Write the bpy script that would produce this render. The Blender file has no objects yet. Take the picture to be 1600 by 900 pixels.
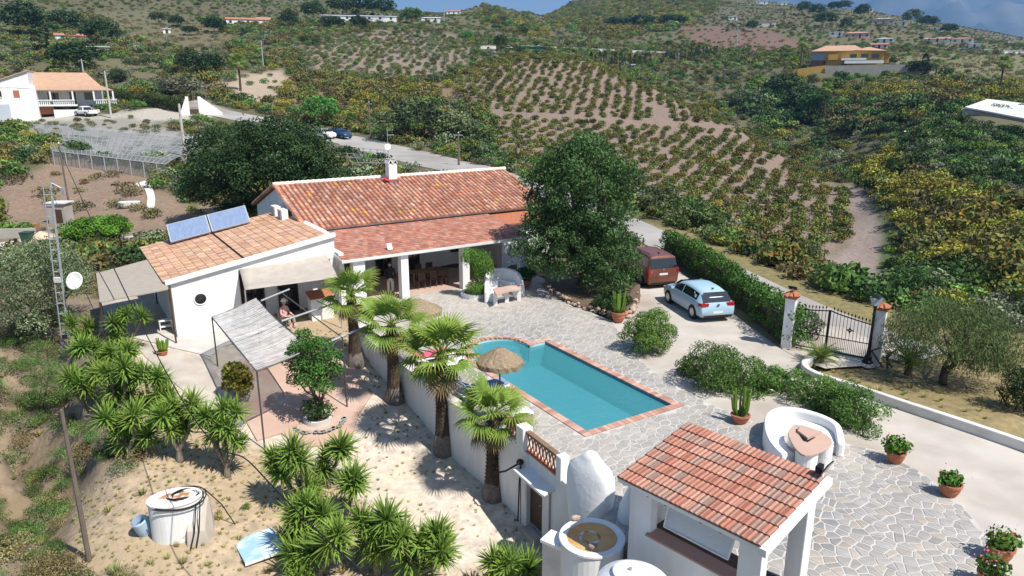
import bpy, bmesh, math, random
import numpy as np
from mathutils import Vector, Matrix
R = math.radians
random.seed(11); rng = np.random.default_rng(11)
S = bpy.context.scene; C = S.collection
# ---------------------------------------------------------------- camera, sky, sun, exposure
H = 10.5; PITCH = R(15.6); FPX = 1110.0          # drone height over the pool deck (z=0), pitch, focal length in 1600-wide pixels
cam = bpy.data.cameras.new('camera'); cam.sensor_width = 36; cam.lens = FPX / 1600 * 36
cam.clip_start = 0.3; cam.clip_end = 40000
camo = bpy.data.objects.new('camera', cam); C.objects.link(camo); S.camera = camo
camo.location = (0, 0, H); camo.rotation_euler = (math.pi / 2 - PITCH, 0, 0)
SUN_EL = 55.0; SUN_AZ = math.atan2(0.78, -0.625)   # sun stands to the right and behind the camera
world = bpy.data.worlds.new('World'); S.world = world; world.use_nodes = True
wn = world.node_tree; bg = wn.nodes['Background']
sky = wn.nodes.new('ShaderNodeTexSky'); sky.sky_type = 'NISHITA'; sky.sun_disc = False
sky.sun_elevation = R(SUN_EL); sky.sun_rotation = SUN_AZ; sky.altitude = 200; sky.air_density = 1.0; sky.dust_density = 0.6; sky.ozone_density = 1.5
wn.links.new(sky.outputs[0], bg.inputs[0]); bg.inputs[1].default_value = 0.08
sl = bpy.data.lights.new('sun', 'SUN'); sl.energy = 5.0; sl.angle = R(0.53); sl.color = (1, 0.955, 0.88)
so = bpy.data.objects.new('sun', sl); C.objects.link(so)
sd = Vector((0.78 * math.cos(R(SUN_EL)), -0.625 * math.cos(R(SUN_EL)), math.sin(R(SUN_EL))))
so.rotation_euler = sd.to_track_quat('Z', 'Y').to_euler()
S.view_settings.view_transform = 'Standard'; S.view_settings.look = 'None'
S.view_settings.exposure = 0.68; S.view_settings.gamma = 1.0; S.view_settings.use_curve_mapping = False
S.render.engine = 'CYCLES'; S.cycles.max_bounces = 6; S.cycles.transparent_max_bounces = 8
S.cycles.diffuse_bounces = 3; S.cycles.glossy_bounces = 2; S.cycles.volume_bounces = 0; S.cycles.use_denoising = True

# ---------------------------------------------------------------- survey: photo pixel (1600x900) -> place on the ground
cs, sn = math.cos(PITCH), math.sin(PITCH)
def ray(u, v):
    x = (u - 800) / FPX; y = (v - 450) / FPX
    return x, cs - y * sn, sn + y * cs            # right, forward, down
def P(u, v, z=0.0):
    x, f, d = ray(u, v); t = (H - z) / d
    return Vector((x * t, f * t, z))
def D(u, v, Y):
    x, f, d = ray(u, v); t = Y / f
    return Vector((x * t, Y, H - d * t))
def proj(x, y, z):
    dz = H - z; zc = y * cs + dz * sn; yc = dz * cs - y * sn
    zc = np.maximum(zc, 0.1)
    return 800 + FPX * x / zc, 450 + FPX * yc / zc
# house axes: a runs along the house, n away from the camera
HA = R(33.0); ca, sa = math.cos(HA), math.sin(HA)
def hp(a, n, z=0.0): return Vector((a * ca - n * sa, a * sa + n * ca, z))
def an(p): return (p[0] * ca + p[1] * sa, -p[0] * sa + p[1] * ca)

# ---------------------------------------------------------------- materials
MATS = {}
def _n(nt, t, **k):
    n = nt.nodes.new(t)
    for a, b in k.items():
        setattr(n, a, b)
    return n
def M(name, c1, c2=None, scale=4.0, rough=0.8, bump=0.0, bscale=None, metal=0.0, spec=0.3, attr=False, rand=0.0,
      trans=0.0, coords='Object', stretch=None, c3=None, s3=1.0, alpha=1.0, detail=4.0, emit=None, dist=0.02, soft=(0.35, 0.65)):
    """procedural principled material: two noise-mixed colours, a second larger stain noise, optional bump, vertex tint, per-object random value, translucency"""
    if name in MATS: return MATS[name]
    m = bpy.data.materials.new(name); m.use_nodes = True; nt = m.node_tree
    b = nt.nodes['Principled BSDF']; out = nt.nodes['Material Output']; L = nt.links.new
    b.inputs['Roughness'].default_value = rough; b.inputs['Metallic'].default_value = metal
    b.inputs['Specular IOR Level'].default_value = spec
    tc = _n(nt, 'ShaderNodeTexCoord'); src = tc.outputs[coords]
    if stretch:
        mp = _n(nt, 'ShaderNodeMapping'); mp.inputs['Scale'].default_value = stretch; L(src, mp.inputs[0]); src = mp.outputs[0]
    col = None
    def mixn(fac, A, B, mode='MIX'):
        mx = _n(nt, 'ShaderNodeMix', data_type='RGBA', blend_type=mode)
        for s_, val in ((mx.inputs[0], fac), (mx.inputs[6], A), (mx.inputs[7], B)):
            if hasattr(val, 'is_linked'): L(val, s_)
            elif isinstance(val, (int, float)): s_.default_value = val
            else: s_.default_value = (*val, 1)
        return mx.outputs[2]
    def noise(sc, det=detail):
        n = _n(nt, 'ShaderNodeTexNoise'); n.inputs['Scale'].default_value = sc; n.inputs['Detail'].default_value = det; L(src, n.inputs[0])
        return n.outputs[0]
    def rng_(s, lo, hi):
        r = _n(nt, 'ShaderNodeMapRange'); r.inputs[1].default_value = lo; r.inputs[2].default_value = hi; L(s, r.inputs[0]); return r.outputs[0]
    if c2 is not None: col = mixn(rng_(noise(scale), *soft), c1, c2)
    else: col = c1
    if c3 is not None: col = mixn(rng_(noise(s3, 5.0), 0.5, 0.68), col, c3)
    if attr:
        at = _n(nt, 'ShaderNodeVertexColor'); at.layer_name = 'Col'
        col = mixn(1.0, col, at.outputs[0], 'MULTIPLY')
    if rand:
        oi = _n(nt, 'ShaderNodeObjectInfo'); hs = _n(nt, 'ShaderNodeHueSaturation')
        mr = _n(nt, 'ShaderNodeMapRange'); mr.inputs[3].default_value = 1 - rand; mr.inputs[4].default_value = 1 + rand; L(oi.outputs['Random'], mr.inputs[0])
        L(mr.outputs[0], hs.inputs['Value'])
        mr2 = _n(nt, 'ShaderNodeMapRange'); mr2.inputs[3].default_value = 0.5 - rand * 0.06; mr2.inputs[4].default_value = 0.5 + rand * 0.06
        wnz = _n(nt, 'ShaderNodeTexWhiteNoise', noise_dimensions='1D'); L(oi.outputs['Random'], wnz.inputs['W']); L(wnz.outputs[0], mr2.inputs[0]); L(mr2.outputs[0], hs.inputs['Hue'])
        if hasattr(col, 'is_linked'): L(col, hs.inputs['Color'])
        else: hs.inputs['Color'].default_value = (*col, 1)
        col = hs.outputs[0]
    if hasattr(col, 'is_linked'): L(col, b.inputs['Base Color'])
    else: b.inputs['Base Color'].default_value = (*col, 1)
    if bump:
        bn = _n(nt, 'ShaderNodeBump'); bn.inputs['Strength'].default_value = bump; bn.inputs['Distance'].default_value = dist
        L(noise(bscale or scale * 3, 6.0), bn.inputs['Height']); L(bn.outputs[0], b.inputs['Normal'])
    if trans:
        tr = _n(nt, 'ShaderNodeBsdfTranslucent'); mx = _n(nt, 'ShaderNodeMixShader'); mx.inputs[0].default_value = trans
        if hasattr(col, 'is_linked'): L(col, tr.inputs[0])
        else: tr.inputs[0].default_value = (*col, 1)
        L(b.outputs[0], mx.inputs[1]); L(tr.outputs[0], mx.inputs[2]); L(mx.outputs[0], out.inputs[0])
    if alpha < 1: b.inputs['Alpha'].default_value = alpha
    if emit: b.inputs['Emission Color'].default_value = (*emit, 1); b.inputs['Emission Strength'].default_value = 1
    MATS[name] = m
    return m
def mat(x): return MATS[x] if isinstance(x, str) else x
M('whitewash', (0.80, 0.80, 0.79), (0.70, 0.69, 0.665), 1.3, 0.75, 0.15, 9, c3=(0.70, 0.68, 0.64), s3=0.8, stretch=(1.6, 1.6, 0.45))
M('white_paint', (0.80, 0.80, 0.78), (0.76, 0.76, 0.74), 3, 0.55, 0.05, 20)
M('old_white', (0.66, 0.64, 0.60), (0.52, 0.50, 0.46), 1.6, 0.8, 0.2, 12)
M('concrete', (0.50, 0.455, 0.40), (0.40, 0.355, 0.305), 0.7, 0.85, 0.15, 14, c3=(0.33, 0.28, 0.225), s3=0.16, detail=7)
M('path_concrete', (0.48, 0.43, 0.37), (0.36, 0.31, 0.26), 0.9, 0.88, 0.15, 12)
M('road', (0.36, 0.34, 0.31), (0.29, 0.27, 0.245), 0.25, 0.85, 0.1, 6, c3=(0.25, 0.225, 0.195), s3=0.12)
M('stone', (0.235, 0.226, 0.216), (0.30, 0.287, 0.27), 2.2, 0.7, 0.25, 14, attr=True)
M('grout', (0.52, 0.49, 0.455), (0.44, 0.41, 0.38), 2.0, 0.9, 0.2, 20)
M('brick', (0.46, 0.23, 0.17), (0.40, 0.26, 0.20), 6, 0.8, 0.2, 20, attr=True)
M('terracotta', (0.42, 0.16, 0.085), (0.36, 0.125, 0.065), 5, 0.75, 0.15, 18)
M('terracotta_floor', (0.50, 0.335, 0.265), (0.44, 0.30, 0.235), 1.2, 0.85, 0.15, 12, c3=(0.52, 0.42, 0.35), s3=0.6)
M('roof_tile', (0.80, 0.80, 0.80), (1.0, 1.0, 1.0), 7, 0.85, 0.25, 25, attr=True)
M('dark', (0.012, 0.011, 0.01), None, rough=0.6)
M('interior', (0.10, 0.085, 0.07), None, rough=0.8)
M('dark_wood', (0.06, 0.035, 0.022), (0.09, 0.05, 0.03), 8, 0.6)
M('wood', (0.24, 0.15, 0.09), (0.16, 0.10, 0.06), 6, 0.75, 0.1, 20)
M('black_iron', (0.014, 0.015, 0.016), None, rough=0.5, metal=0.2)
M('galvanised', (0.42, 0.44, 0.46), (0.34, 0.35, 0.37), 6, 0.5, metal=0.35)
M('glass_dark', (0.012, 0.016, 0.02), None, rough=0.06, spec=0.8)
M('black_rubber', (0.012, 0.012, 0.012), None, rough=0.7)
M('bark', (0.11, 0.08, 0.055), (0.06, 0.045, 0.035), 6, 0.9, 0.6, 18)
M('pale_bark', (0.24, 0.20, 0.16), (0.15, 0.12, 0.09), 6, 0.9, 0.5, 18)
M('foliage', (1.25, 1.32, 1.05), None, rough=0.6, spec=0.14, attr=True, rand=0.14, trans=0.18)
M('foliage_wild', (1.22, 1.36, 1.12), None, rough=0.7, spec=0.1, attr=True, rand=0.38, trans=0.12)

# ---------------------------------------------------------------- mesh builder
class MB:
    def __init__(self): self.v = []; self.f = []; self.c = []; self.col = None
    def add(self, vs, fs):
        o = len(self.v); self.v += [tuple(p) for p in vs]; self.f += [tuple(i + o for i in f) for f in fs]
        self.c += [self.col or (1, 1, 1)] * len(vs); return self
    def poly(self, pts): return self.add(pts, [tuple(range(len(pts)))])
    def box(self, c, s, rz=0.0, mtx=None):
        x, y, z = s[0] / 2, s[1] / 2, s[2] / 2
        vs = [Vector((i * x, j * y, k * z)) for k in (-1, 1) for j in (-1, 1) for i in (-1, 1)]
        m = mtx or Matrix.Rotation(rz, 3, 'Z')
        vs = [m @ p + Vector(c) for p in vs]
        return self.add(vs, [(0, 2, 3, 1), (4, 5, 7, 6), (0, 1, 5, 4), (2, 6, 7, 3), (0, 4, 6, 2), (1, 3, 7, 5)])
    def hexa(self, b, t):
        """8-corner block: 4 bottom points, 4 top points, both counter-clockwise from above"""
        return self.add(list(b) + list(t), [(3, 2, 1, 0), (4, 5, 6, 7), (0, 1, 5, 4), (1, 2, 6, 5), (2, 3, 7, 6), (3, 0, 4, 7)])
    def prism(self, pts, z0, z1, bottom=True):
        n = len(pts); g = lambda z, p: z(p) if callable(z) else z
        vs = [(p[0], p[1], g(z0, p)) for p in pts] + [(p[0], p[1], g(z1, p)) for p in pts]
        fs = [tuple(range(n, 2 * n))] + [(i, (i + 1) % n, n + (i + 1) % n, n + i) for i in range(n)]
        if bottom: fs.append(tuple(range(n - 1, -1, -1)))
        return self.add(vs, fs)
    def cyl(self, p0, p1, r0, r1=None, seg=8, cap=True):
        return self.tube([p0, p1], [r0, r0 if r1 is None else r1], seg, cap)
    def tube(self, pts, r, seg=8, cap=True):
        pts = [Vector(p) for p in pts]; n = len(pts)
        rs = r if isinstance(r, (list, tuple)) else [r] * n
        vs = []; up = None
        for i, p in enumerate(pts):
            d = (pts[min(i + 1, n - 1)] - pts[max(i - 1, 0)]).normalized()
            if up is None: up = Vector((0, 0, 1)) if abs(d.z) < 0.9 else Vector((1, 0, 0))
            x = d.cross(up).normalized(); y = x.cross(d).normalized(); up = y
            for k in range(seg):
                a = 2 * math.pi * k / seg; vs.append(p + (x * math.cos(a) + y * math.sin(a)) * rs[i])
        fs = [(i * seg + k, i * seg + (k + 1) % seg, (i + 1) * seg + (k + 1) % seg, (i + 1) * seg + k) for i in range(n - 1) for k in range(seg)]
        if cap: fs += [tuple(range(seg - 1, -1, -1)), tuple((n - 1) * seg + k for k in range(seg))]
        return self.add(vs, fs)
    def lathe(self, prof, seg=24, c=(0, 0, 0), sx=1.0, sy=1.0, capb=True, capt=True, wob=0.0):
        vs = []; n = len(prof)
        for r, z in prof:
            for k in range(seg):
                a = 2 * math.pi * k / seg; q = r * (1 + wob * math.sin(3 * a + z * 2) + wob * 0.6 * math.sin(7 * a + 5 * z))
                vs.append((c[0] + q * sx * math.cos(a), c[1] + q * sy * math.sin(a), c[2] + z))
        fs = [(i * seg + k, i * seg + (k + 1) % seg, (i + 1) * seg + (k + 1) % seg, (i + 1) * seg + k) for i in range(n - 1) for k in range(seg)]
        if capb: fs.append(tuple(range(seg - 1, -1, -1)))
        if capt: fs.append(tuple((n - 1) * seg + k for k in range(seg)))
        return self.add(vs, fs)
    def grid(self, fn, nu, nv, closed=False):
        vs = [fn(i / (nu - 1), j / (nv - 1)) for j in range(nv) for i in range(nu)]
        return self.add(vs, [(j * nu + i, j * nu + i + 1, (j + 1) * nu + i + 1, (j + 1) * nu + i) for j in range(nv - 1) for i in range(nu - 1)])
    def slab(self, pts, th):
        """flat panel through 4 (or n) 3D points with thickness th downwards along its normal"""
        pts = [Vector(p) for p in pts]; nrm = (pts[1] - pts[0]).cross(pts[2] - pts[0]).normalized()
        if nrm.z < 0: pts.reverse(); nrm = -nrm
        lo = [p - nrm * th for p in pts]; n = len(pts)
        return self.add(lo + pts, [tuple(range(n, 2 * n)), tuple(range(n - 1, -1, -1))] + [(i, (i + 1) % n, n + (i + 1) % n, n + i) for i in range(n)])
    def mesh(self, name='mesh', smooth=False):
        me = bpy.data.meshes.new(name); me.from_pydata(self.v, [], self.f)
        if any(c != (1, 1, 1) for c in self.c):
            at = me.color_attributes.new('Col', 'FLOAT_COLOR', 'POINT')
            at.data.foreach_set('color', np.array([(*c, 1) for c in self.c], dtype=np.float32).ravel())
        else:
            at = me.color_attributes.new('Col', 'FLOAT_COLOR', 'POINT'); at.data.foreach_set('color', np.ones(len(self.v) * 4, dtype=np.float32))
        if smooth: me.polygons.foreach_set('use_smooth', [True] * len(me.polygons))
        me.update(); return me
    def build(self, name, m, parent=None, smooth=False, bevel=0.0):
        me = self.mesh(name, smooth); me.materials.append(mat(m)); o = link(name, me, parent)
        if bevel:
            b = o.modifiers.new('bevel', 'BEVEL'); b.width = bevel; b.segments = 2; b.limit_method = 'ANGLE'; b.angle_limit = R(40)
        return o
def link(name, data, parent=None):
    o = bpy.data.objects.new(name, data); C.objects.link(o)
    if parent is not None: o.parent = parent
    return o
def tag(o, label, cat, group=None, kind=None):
    if label: o['label'] = label
    if cat: o['category'] = cat
    if group: o['group'] = group
    if kind: o['kind'] = kind
    return o
def thing(name, label, cat, loc=(0, 0, 0), rz=0.0, group=None):
    o = link(name, None); o.location = loc; o.rotation_euler = (0, 0, rz); o.empty_display_size = 0.3
    return tag(o, label, cat, group)
def struct(o): o['kind'] = 'structure'; return o
def stuff(o): o['kind'] = 'stuff'; return o
def kids(o): return [c for c in bpy.data.objects if c.parent == o]
def dup(root, loc, rz, label=None, scale=None, ch=None):
    ch = ch if ch is not None else {o: [c for c in C.objects if c.parent == o] for o in [root] + [c for c in C.objects if c.parent == root]}
    r = root.copy(); C.objects.link(r); r.location = loc; r.rotation_euler = (0, 0, rz)
    if scale is not None: r.scale = scale if hasattr(scale, '__len__') else (scale,) * 3
    if label: r['label'] = label
    for c in ch.get(root, []):
        k = c.copy(); C.objects.link(k); k.parent = r
        for g in ch.get(c, []):
            q = g.copy(); C.objects.link(q); q.parent = k
    return r

# ---------------------------------------------------------------- leaves
def npmesh(name, v, nper, col=None):
    """v: (N*nper,3) array, one n-gon per nper vertices"""
    n = len(v) // nper; me = bpy.data.meshes.new(name)
    me.vertices.add(len(v)); me.vertices.foreach_set('co', np.ascontiguousarray(v, dtype=np.float32).ravel())
    me.loops.add(len(v)); me.loops.foreach_set('vertex_index', np.arange(len(v), dtype=np.int32))
    me.polygons.add(n); me.polygons.foreach_set('loop_start', np.arange(0, len(v), nper, dtype=np.int32))
    if col is not None:
        at = me.color_attributes.new('Col', 'FLOAT_COLOR', 'POINT')
        c4 = np.ones((len(v), 4), dtype=np.float32); c4[:, :3] = np.repeat(col, nper, axis=0); at.data.foreach_set('color', c4.ravel())
    me.update(calc_edges=True); me.validate(); return me
def unit(a): return a / np.maximum(np.linalg.norm(a, axis=1, keepdims=True), 1e-6)
def leaf_mesh(name, pos, nrm, size, col, aspect=0.5, rough=0.7, droop=0.0):
    """kite-shaped leaves at pos, facing roughly along nrm"""
    n = len(pos); nr = unit(nrm + rng.normal(0, rough, (n, 3)))
    t = rng.normal(0, 1, (n, 3)); t[:, 2] -= droop * 3; t = unit(t - nr * (t * nr).sum(1, keepdims=True)); b = np.cross(nr, t)
    L = (size if np.ndim(size) else np.full(n, size)) * rng.uniform(0.65, 1.25, n); L = L[:, None]; W = L * aspect * 0.5
    v = np.stack([pos - t * L * 0.5, pos + b * W + nr * L * 0.08, pos + t * L * 0.5, pos - b * W + nr * L * 0.08], 1).reshape(-1, 3)
    return npmesh(name, v, 4, col)
def clump_points(n, clumps, fill=0.35):
    """points on clump shells; clumps: list of (x,y,z,rx,ry,rz). returns pos, outward normal, clump index"""
    cl = np.array(clumps, dtype=float); w = (cl[:, 3] * cl[:, 4] + cl[:, 4] * cl[:, 5] + cl[:, 3] * cl[:, 5]); w /= w.sum()
    k = rng.choice(len(cl), n, p=w); d = unit(rng.normal(0, 1, (n, 3)))
    low = d[:, 2] < -0.35; d[low, 2] *= rng.uniform(-1, 1, low.sum()); d = unit(d)
    rr = 1 - fill * rng.random(n) ** 1.6
    rr *= 1 + 0.16 * np.sin(d[:, 0] * 5 + k) * np.sin(d[:, 1] * 5 + 2 * k) + rng.normal(0, 0.05, n)
    return cl[k, :3] + d * cl[k, 3:6] * rr[:, None], d, k
def tint(n, base, var=0.25, k=None, accent=None, share=0.0):
    c = np.array(base)[None, :] * rng.uniform(1 - var, 1 + var, (n, 1)) * rng.uniform(0.92, 1.08, (n, 3))
    if k is not None:
        kv = rng.uniform(0.66, 1.36, k.max() + 1); c *= kv[k][:, None]
    if accent is not None:
        s = rng.random(n) < share; c[s] = np.array(accent) * rng.uniform(0.75, 1.25, (s.sum(), 1))
    return c
# ---------------------------------------------------------------- terrain: surveyed heights, interpolated
CP = []
def cpz(u, v, z): p = P(u, v, z); CP.append((p.x, p.y, z))
def cpd(u, v, Y): p = D(u, v, Y); CP.append((p.x, p.y, p.z))
def cpw(x, y, z): CP.append((x, y, z))
# near ground: garden below the pool wall, patio, left bank
for n, z in ((44, -0.2), (38, -0.25), (33, -0.4), (29, -0.75), (25, -1.25), (21, -1.8), (17, -2.35), (13, -2.8), (8, -3.2)):
    for a in (0, 4, 8, 12):
        q = hp(a, n)
        if q.y > 6 and not (n > 30 and a > 11): cpw(q.x, q.y, z)
    q = hp(-3, n)
    if q.y > 6: cpw(q.x, q.y, z - 0.35)
    q = hp(-7, n)
    if q.y > 6: cpw(q.x, q.y, z - 1.2)
    q = hp(-13, n)
    if q.y > 6: cpw(q.x, q.y, z - 2.0)
for a in (12, 16, 20): cpw(*hp(a, 14)[:2], -2.7); cpw(*hp(a, 5)[:2], -3.4)
cpw(-4, 4, -3.6); cpw(5, 4, -3.6); cpw(-14, 5, -4.2); cpw(16, 5, -0.4); cpw(26, 8, -0.5); cpw(6, 8, -2.6); cpw(12, 9, -0.5)
# terrace, drive and right verge
for u, v in ((700, 500), (860, 480), (960, 560), (1120, 640), (1180, 560), (1300, 640), (1450, 760), (1030, 440), (1120, 520)): cpz(u, v, -0.25)
for u, v, z in ((1400, 590, 0.05), (1500, 625, 0.0), (1590, 650, 0.0), (1330, 585, 0.05), (1600, 600, -0.5), (1520, 600, -0.1), (1420, 540, -0.1), (1580, 560, -1.2), (1500, 520, -1.5)): cpz(u, v, z)
for u, v, Y in ((1100, 405, 43), (1150, 432, 38), (1220, 466, 33.5), (1290, 500, 30), (1350, 525, 28.5)): cpz(u, v, 0.0)
cpd(1130, 395, 46); cpd(1240, 455, 36.5); cpd(1380, 500, 32)
cpd(1050, 372, 52); cpd(1000, 350, 56); cpd(960, 335, 60)
# left: neighbour's yard, track, bank, greenhouse terrace, far white house
for u, v, z in ((60, 390, -1), (20, 380, -1), (0, 350, -0.8), (30, 470, -2.0), (0, 560, -3.2), (60, 470, -1.6), (150, 375, -0.9), (230, 370, -0.6), (30, 650, -3.4), (90, 620, -2.6), (30, 780, -4.4), (110, 800, -3.6), (30, 890, -4.8), (300, 345, -0.3), (120, 345, -0.6), (60, 330, -0.5), (330, 330, -0.1)): cpz(u, v, z)
for u, v, Y in ((40, 300, 70), (130, 305, 69), (200, 300, 68), (260, 315, 66), (60, 268, 76), (150, 275, 76), (235, 290, 74), (30, 245, 84), (0, 260, 82),
                (40, 215, 104), (150, 222, 100), (260, 238, 94), (330, 258, 86), (60, 197, 120), (200, 200, 118), (330, 222, 106), (440, 236, 100), (600, 262, 88), (540, 245, 98),
                (0, 196, 128), (80, 183, 134), (150, 180, 134), (230, 176, 134), (300, 183, 126), (0, 165, 150), (90, 160, 152), (170, 158, 150),
                (300, 168, 140), (380, 182, 132), (450, 197, 127), (530, 214, 121), (620, 235, 108), (700, 255, 95), (760, 270, 86), (850, 300, 72), (930, 330, 62),
                (400, 165, 150), (470, 180, 142), (560, 200, 132), (650, 218, 120), (730, 236, 108), (770, 248, 100)): cpd(u, v, Y)
# hills behind, left to middle
for u, v, Y in ((20, 110, 190), (110, 110, 190), (200, 120, 180), (280, 140, 168), (350, 150, 162), (60, 70, 250), (180, 80, 240), (300, 90, 225), (380, 110, 200), (100, 40, 310), (240, 35, 330), (380, 50, 300),
                (20, 10, 380), (150, 0, 420), (300, 8, 430), (420, 20, 420), (-150, 60, 250), (-200, 150, 150), (-200, -20, 420),
                (440, 130, 185), (430, 90, 235), (520, 150, 168), (620, 160, 165), (560, 125, 200), (680, 130, 195), (480, 70, 265), (600, 80, 262), (700, 92, 255), (520, 45, 330), (620, 42, 345), (700, 55, 340), (740, 78, 290), (640, 26, 430), (560, 18, 420), (480, 16, 430),
                (0, -60, 800), (200, -45, 820), (400, -14, 800), (520, 4, 760), (600, 18, 760), (680, 29, 760), (745, 6, 640), (712, 20, 640), (772, 11, 640), (815, 36, 720), (792, 14, 650), (800, 50, 420), (720, 40, 440), (660, 20, 560), (760, 25, 520),
                (838, 42, 900), (820, 45, 500), (870, 60, 420), (860, 30, 1000), (900, -2, 950), (980, -28, 950), (1060, -18, 900), (1120, -6, 850), (930, 20, 640), (1000, 10, 650), (1060, 20, 600), (880, 40, 600), (960, 45, 480), (1060, 45, 460), (1120, 30, 520)): cpd(u, v, Y)
# orchard hill
for u, v, Y in ((850, 82, 212), (800, 86, 208), (740, 100, 200), (690, 125, 185), (920, 95, 208), (980, 120, 195), (1040, 145, 180), (1100, 175, 165), (1160, 205, 152), (1220, 240, 136), (1270, 275, 120), (1310, 300, 108),
                (860, 120, 186), (900, 150, 168), (960, 180, 153), (850, 165, 158), (800, 160, 160), (1020, 210, 140), (1100, 250, 122), (1180, 290, 105), (1250, 330, 91), (1310, 340, 88),
                (780, 215, 127), (830, 230, 118), (900, 240, 114), (960, 270, 100), (1030, 300, 88), (1100, 340, 74), (1180, 370, 67), (1260, 400, 61), (1310, 425, 58),
                (1010, 325, 68), (1080, 365, 58), (1160, 400, 53), (1260, 435, 51), (1330, 440, 56),
                (850, 104, 240), (780, 108, 238), (930, 112, 240), (720, 128, 225), (660, 150, 205), (850, 84, 290), (950, 92, 285), (1050, 104, 290)): cpd(u, v, Y)
# valley and right side
for u, v, Y in ((1345, 430, 60), (1345, 380, 72), (1340, 330, 90), (1335, 300, 112), (1310, 268, 150), (1260, 232, 182), (1200, 200, 208), (1140, 160, 245), (1085, 122, 280), (1280, 300, 135), (1220, 265, 155), (1150, 225, 180), (1080, 180, 205), (1000, 145, 230),
                (1400, 450, 52), (1400, 380, 68), (1400, 320, 84), (1400, 270, 104), (1480, 440, 48), (1480, 350, 68), (1480, 290, 84), (1580, 470, 40), (1580, 400, 52), (1580, 330, 68), (1700, 420, 44), (1700, 300, 70),
                (1440, 240, 104), (1520, 245, 96), (1600, 260, 90), (1460, 205, 122), (1530, 195, 118), (1600, 205, 114), (1520, 176, 132), (1600, 188, 126), (1700, 205, 120),
                (1340, 205, 178), (1260, 180, 218), (1400, 190, 168), (1300, 150, 228), (1240, 140, 242), (1380, 145, 205), (1460, 150, 190), (1560, 155, 180), (1650, 160, 170),
                (1270, 112, 242), (1330, 106, 244), (1420, 108, 240), (1200, 110, 265), (1150, 95, 300), (1500, 125, 240), (1600, 125, 240),
                (1120, 62, 380), (1200, 62, 380), (1160, 45, 420), (1260, 72, 360), (1340, 75, 350), (1420, 78, 340), (1500, 84, 330), (1600, 92, 320),
                (1200, 36, 500), (1280, 48, 450), (1360, 40, 460), (1420, 45, 440), (1470, 60, 430), (1550, 72, 430), (1620, 76, 430),
                (1160, 8, 700), (1220, 14, 640), (1290, 14, 620), (1350, 18, 600), (1410, 28, 560), (1460, 46, 520), (1490, 60, 520), (1600, 74, 560),
                (1480, 82, 1400), (1300, 70, 1500), (1480, 115, 1750), (1600, 118, 1750), (1300, 105, 1750), (1000, 95, 1750), (700, 95, 1750), (400, 95, 1750), (100, 90, 1750), (-200, 85, 1750), (1800, 120, 1750), (1600, 84, 1400), (1800, 90, 600), (1800, 90, 1400), (1800, 150, 220), (1100, 62, 1500), (800, 66, 1500), (500, 60, 1500), (200, 50, 1500), (-200, 50, 1500), (-200, -60, 800)): cpd(u, v, Y)
CPA = np.array(CP)
def warp(x, y):
    y = np.maximum(y, 3.0); return np.stack([np.clip(x / y, -1.6, 1.6) * 2.2, np.log(y) * 1.6], -1)
_cw = warp(CPA[:, 0], CPA[:, 1]); _cv = (CPA[:, 2] - H) / np.maximum(CPA[:, 1], 3.0)
_dm = np.linalg.norm(_cw[:, None] - _cw[None], axis=-1)
_A = np.zeros((len(_cw) + 3,) * 2); _nn = len(_cw); _A[:_nn, :_nn] = _dm - np.eye(_nn) * 0.012
_A[:_nn, _nn:] = np.c_[np.ones(_nn), _cw]; _A[_nn:, :_nn] = _A[:_nn, _nn:].T
_W = np.linalg.solve(_A, np.r_[_cv, 0, 0, 0])
def _vn(x, y, s, seed):
    x = x / s; y = y / s; xi = np.floor(x); yi = np.floor(y); fx = x - xi; fy = y - yi; fx = fx * fx * (3 - 2 * fx); fy = fy * fy * (3 - 2 * fy)
    h = lambda a, b: np.modf(np.abs(np.sin(a * 127.1 + b * 311.7 + seed * 17.3) * 43758.5453))[0]
    return (h(xi, yi) * (1 - fx) + h(xi + 1, yi) * fx) * (1 - fy) + (h(xi, yi + 1) * (1 - fx) + h(xi + 1, yi + 1) * fx) * fy - 0.5
def G(x, y):
    """ground height"""
    x = np.atleast_1d(np.asarray(x, float)); y = np.atleast_1d(np.asarray(y, float)); w = warp(x, y); out = np.empty(len(x))
    for i in range(0, len(x), 20000):
        q = w[i:i + 20000]; d = np.sqrt((q[:, None, 0] - _cw[None, :, 0]) ** 2 + (q[:, None, 1] - _cw[None, :, 1]) ** 2)
        out[i:i + 20000] = d @ _W[:_nn] + _W[_nn] + q @ _W[_nn + 1:]
    z = out * np.maximum(y, 3.0) + H
    far = np.clip((y - 35) / 60, 0, 1)
    z += (_vn(x, y, 14, 1) * 0.9 + _vn(x, y, 5, 2) * 0.4) * far + _vn(x, y, 55, 3) * 4 * np.clip((y - 230) / 250, 0, 1) + _vn(x, y, 150, 5) * 7 * np.clip((y - 600) / 500, 0, 1)
    z += (_vn(x, y, 2.2, 4) * 0.10 + _vn(x, y, 0.7, 6) * 0.03)
    return z
def g1(x, y): return float(G([x], [y])[0])
def T(u, v, y0=12.0, y1=1200.0):
    """first ground point seen through a photo pixel"""
    x, f, d = ray(u, v); Y = np.exp(np.linspace(math.log(y0), math.log(y1), 1500)); t = Y / f
    z = H - d * t; hit = np.nonzero(G(x * t, Y) >= z)[0]
    i = hit[0] if len(hit) else len(Y) - 1
    return Vector((x * t[i], Y[i], float(G([x * t[i]], [Y[i]])[0])))
def inpoly(poly, x, y):
    poly = np.asarray(poly, float); inside = np.zeros(len(x), bool); j = len(poly) - 1
    for i in range(len(poly)):
        xi, yi = poly[i]; xj, yj = poly[j]
        c = ((yi > y) != (yj > y)) & (x < (xj - xi) * (y - yi) / (yj - yi + 1e-12) + xi); inside ^= c; j = i
    return inside

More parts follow.
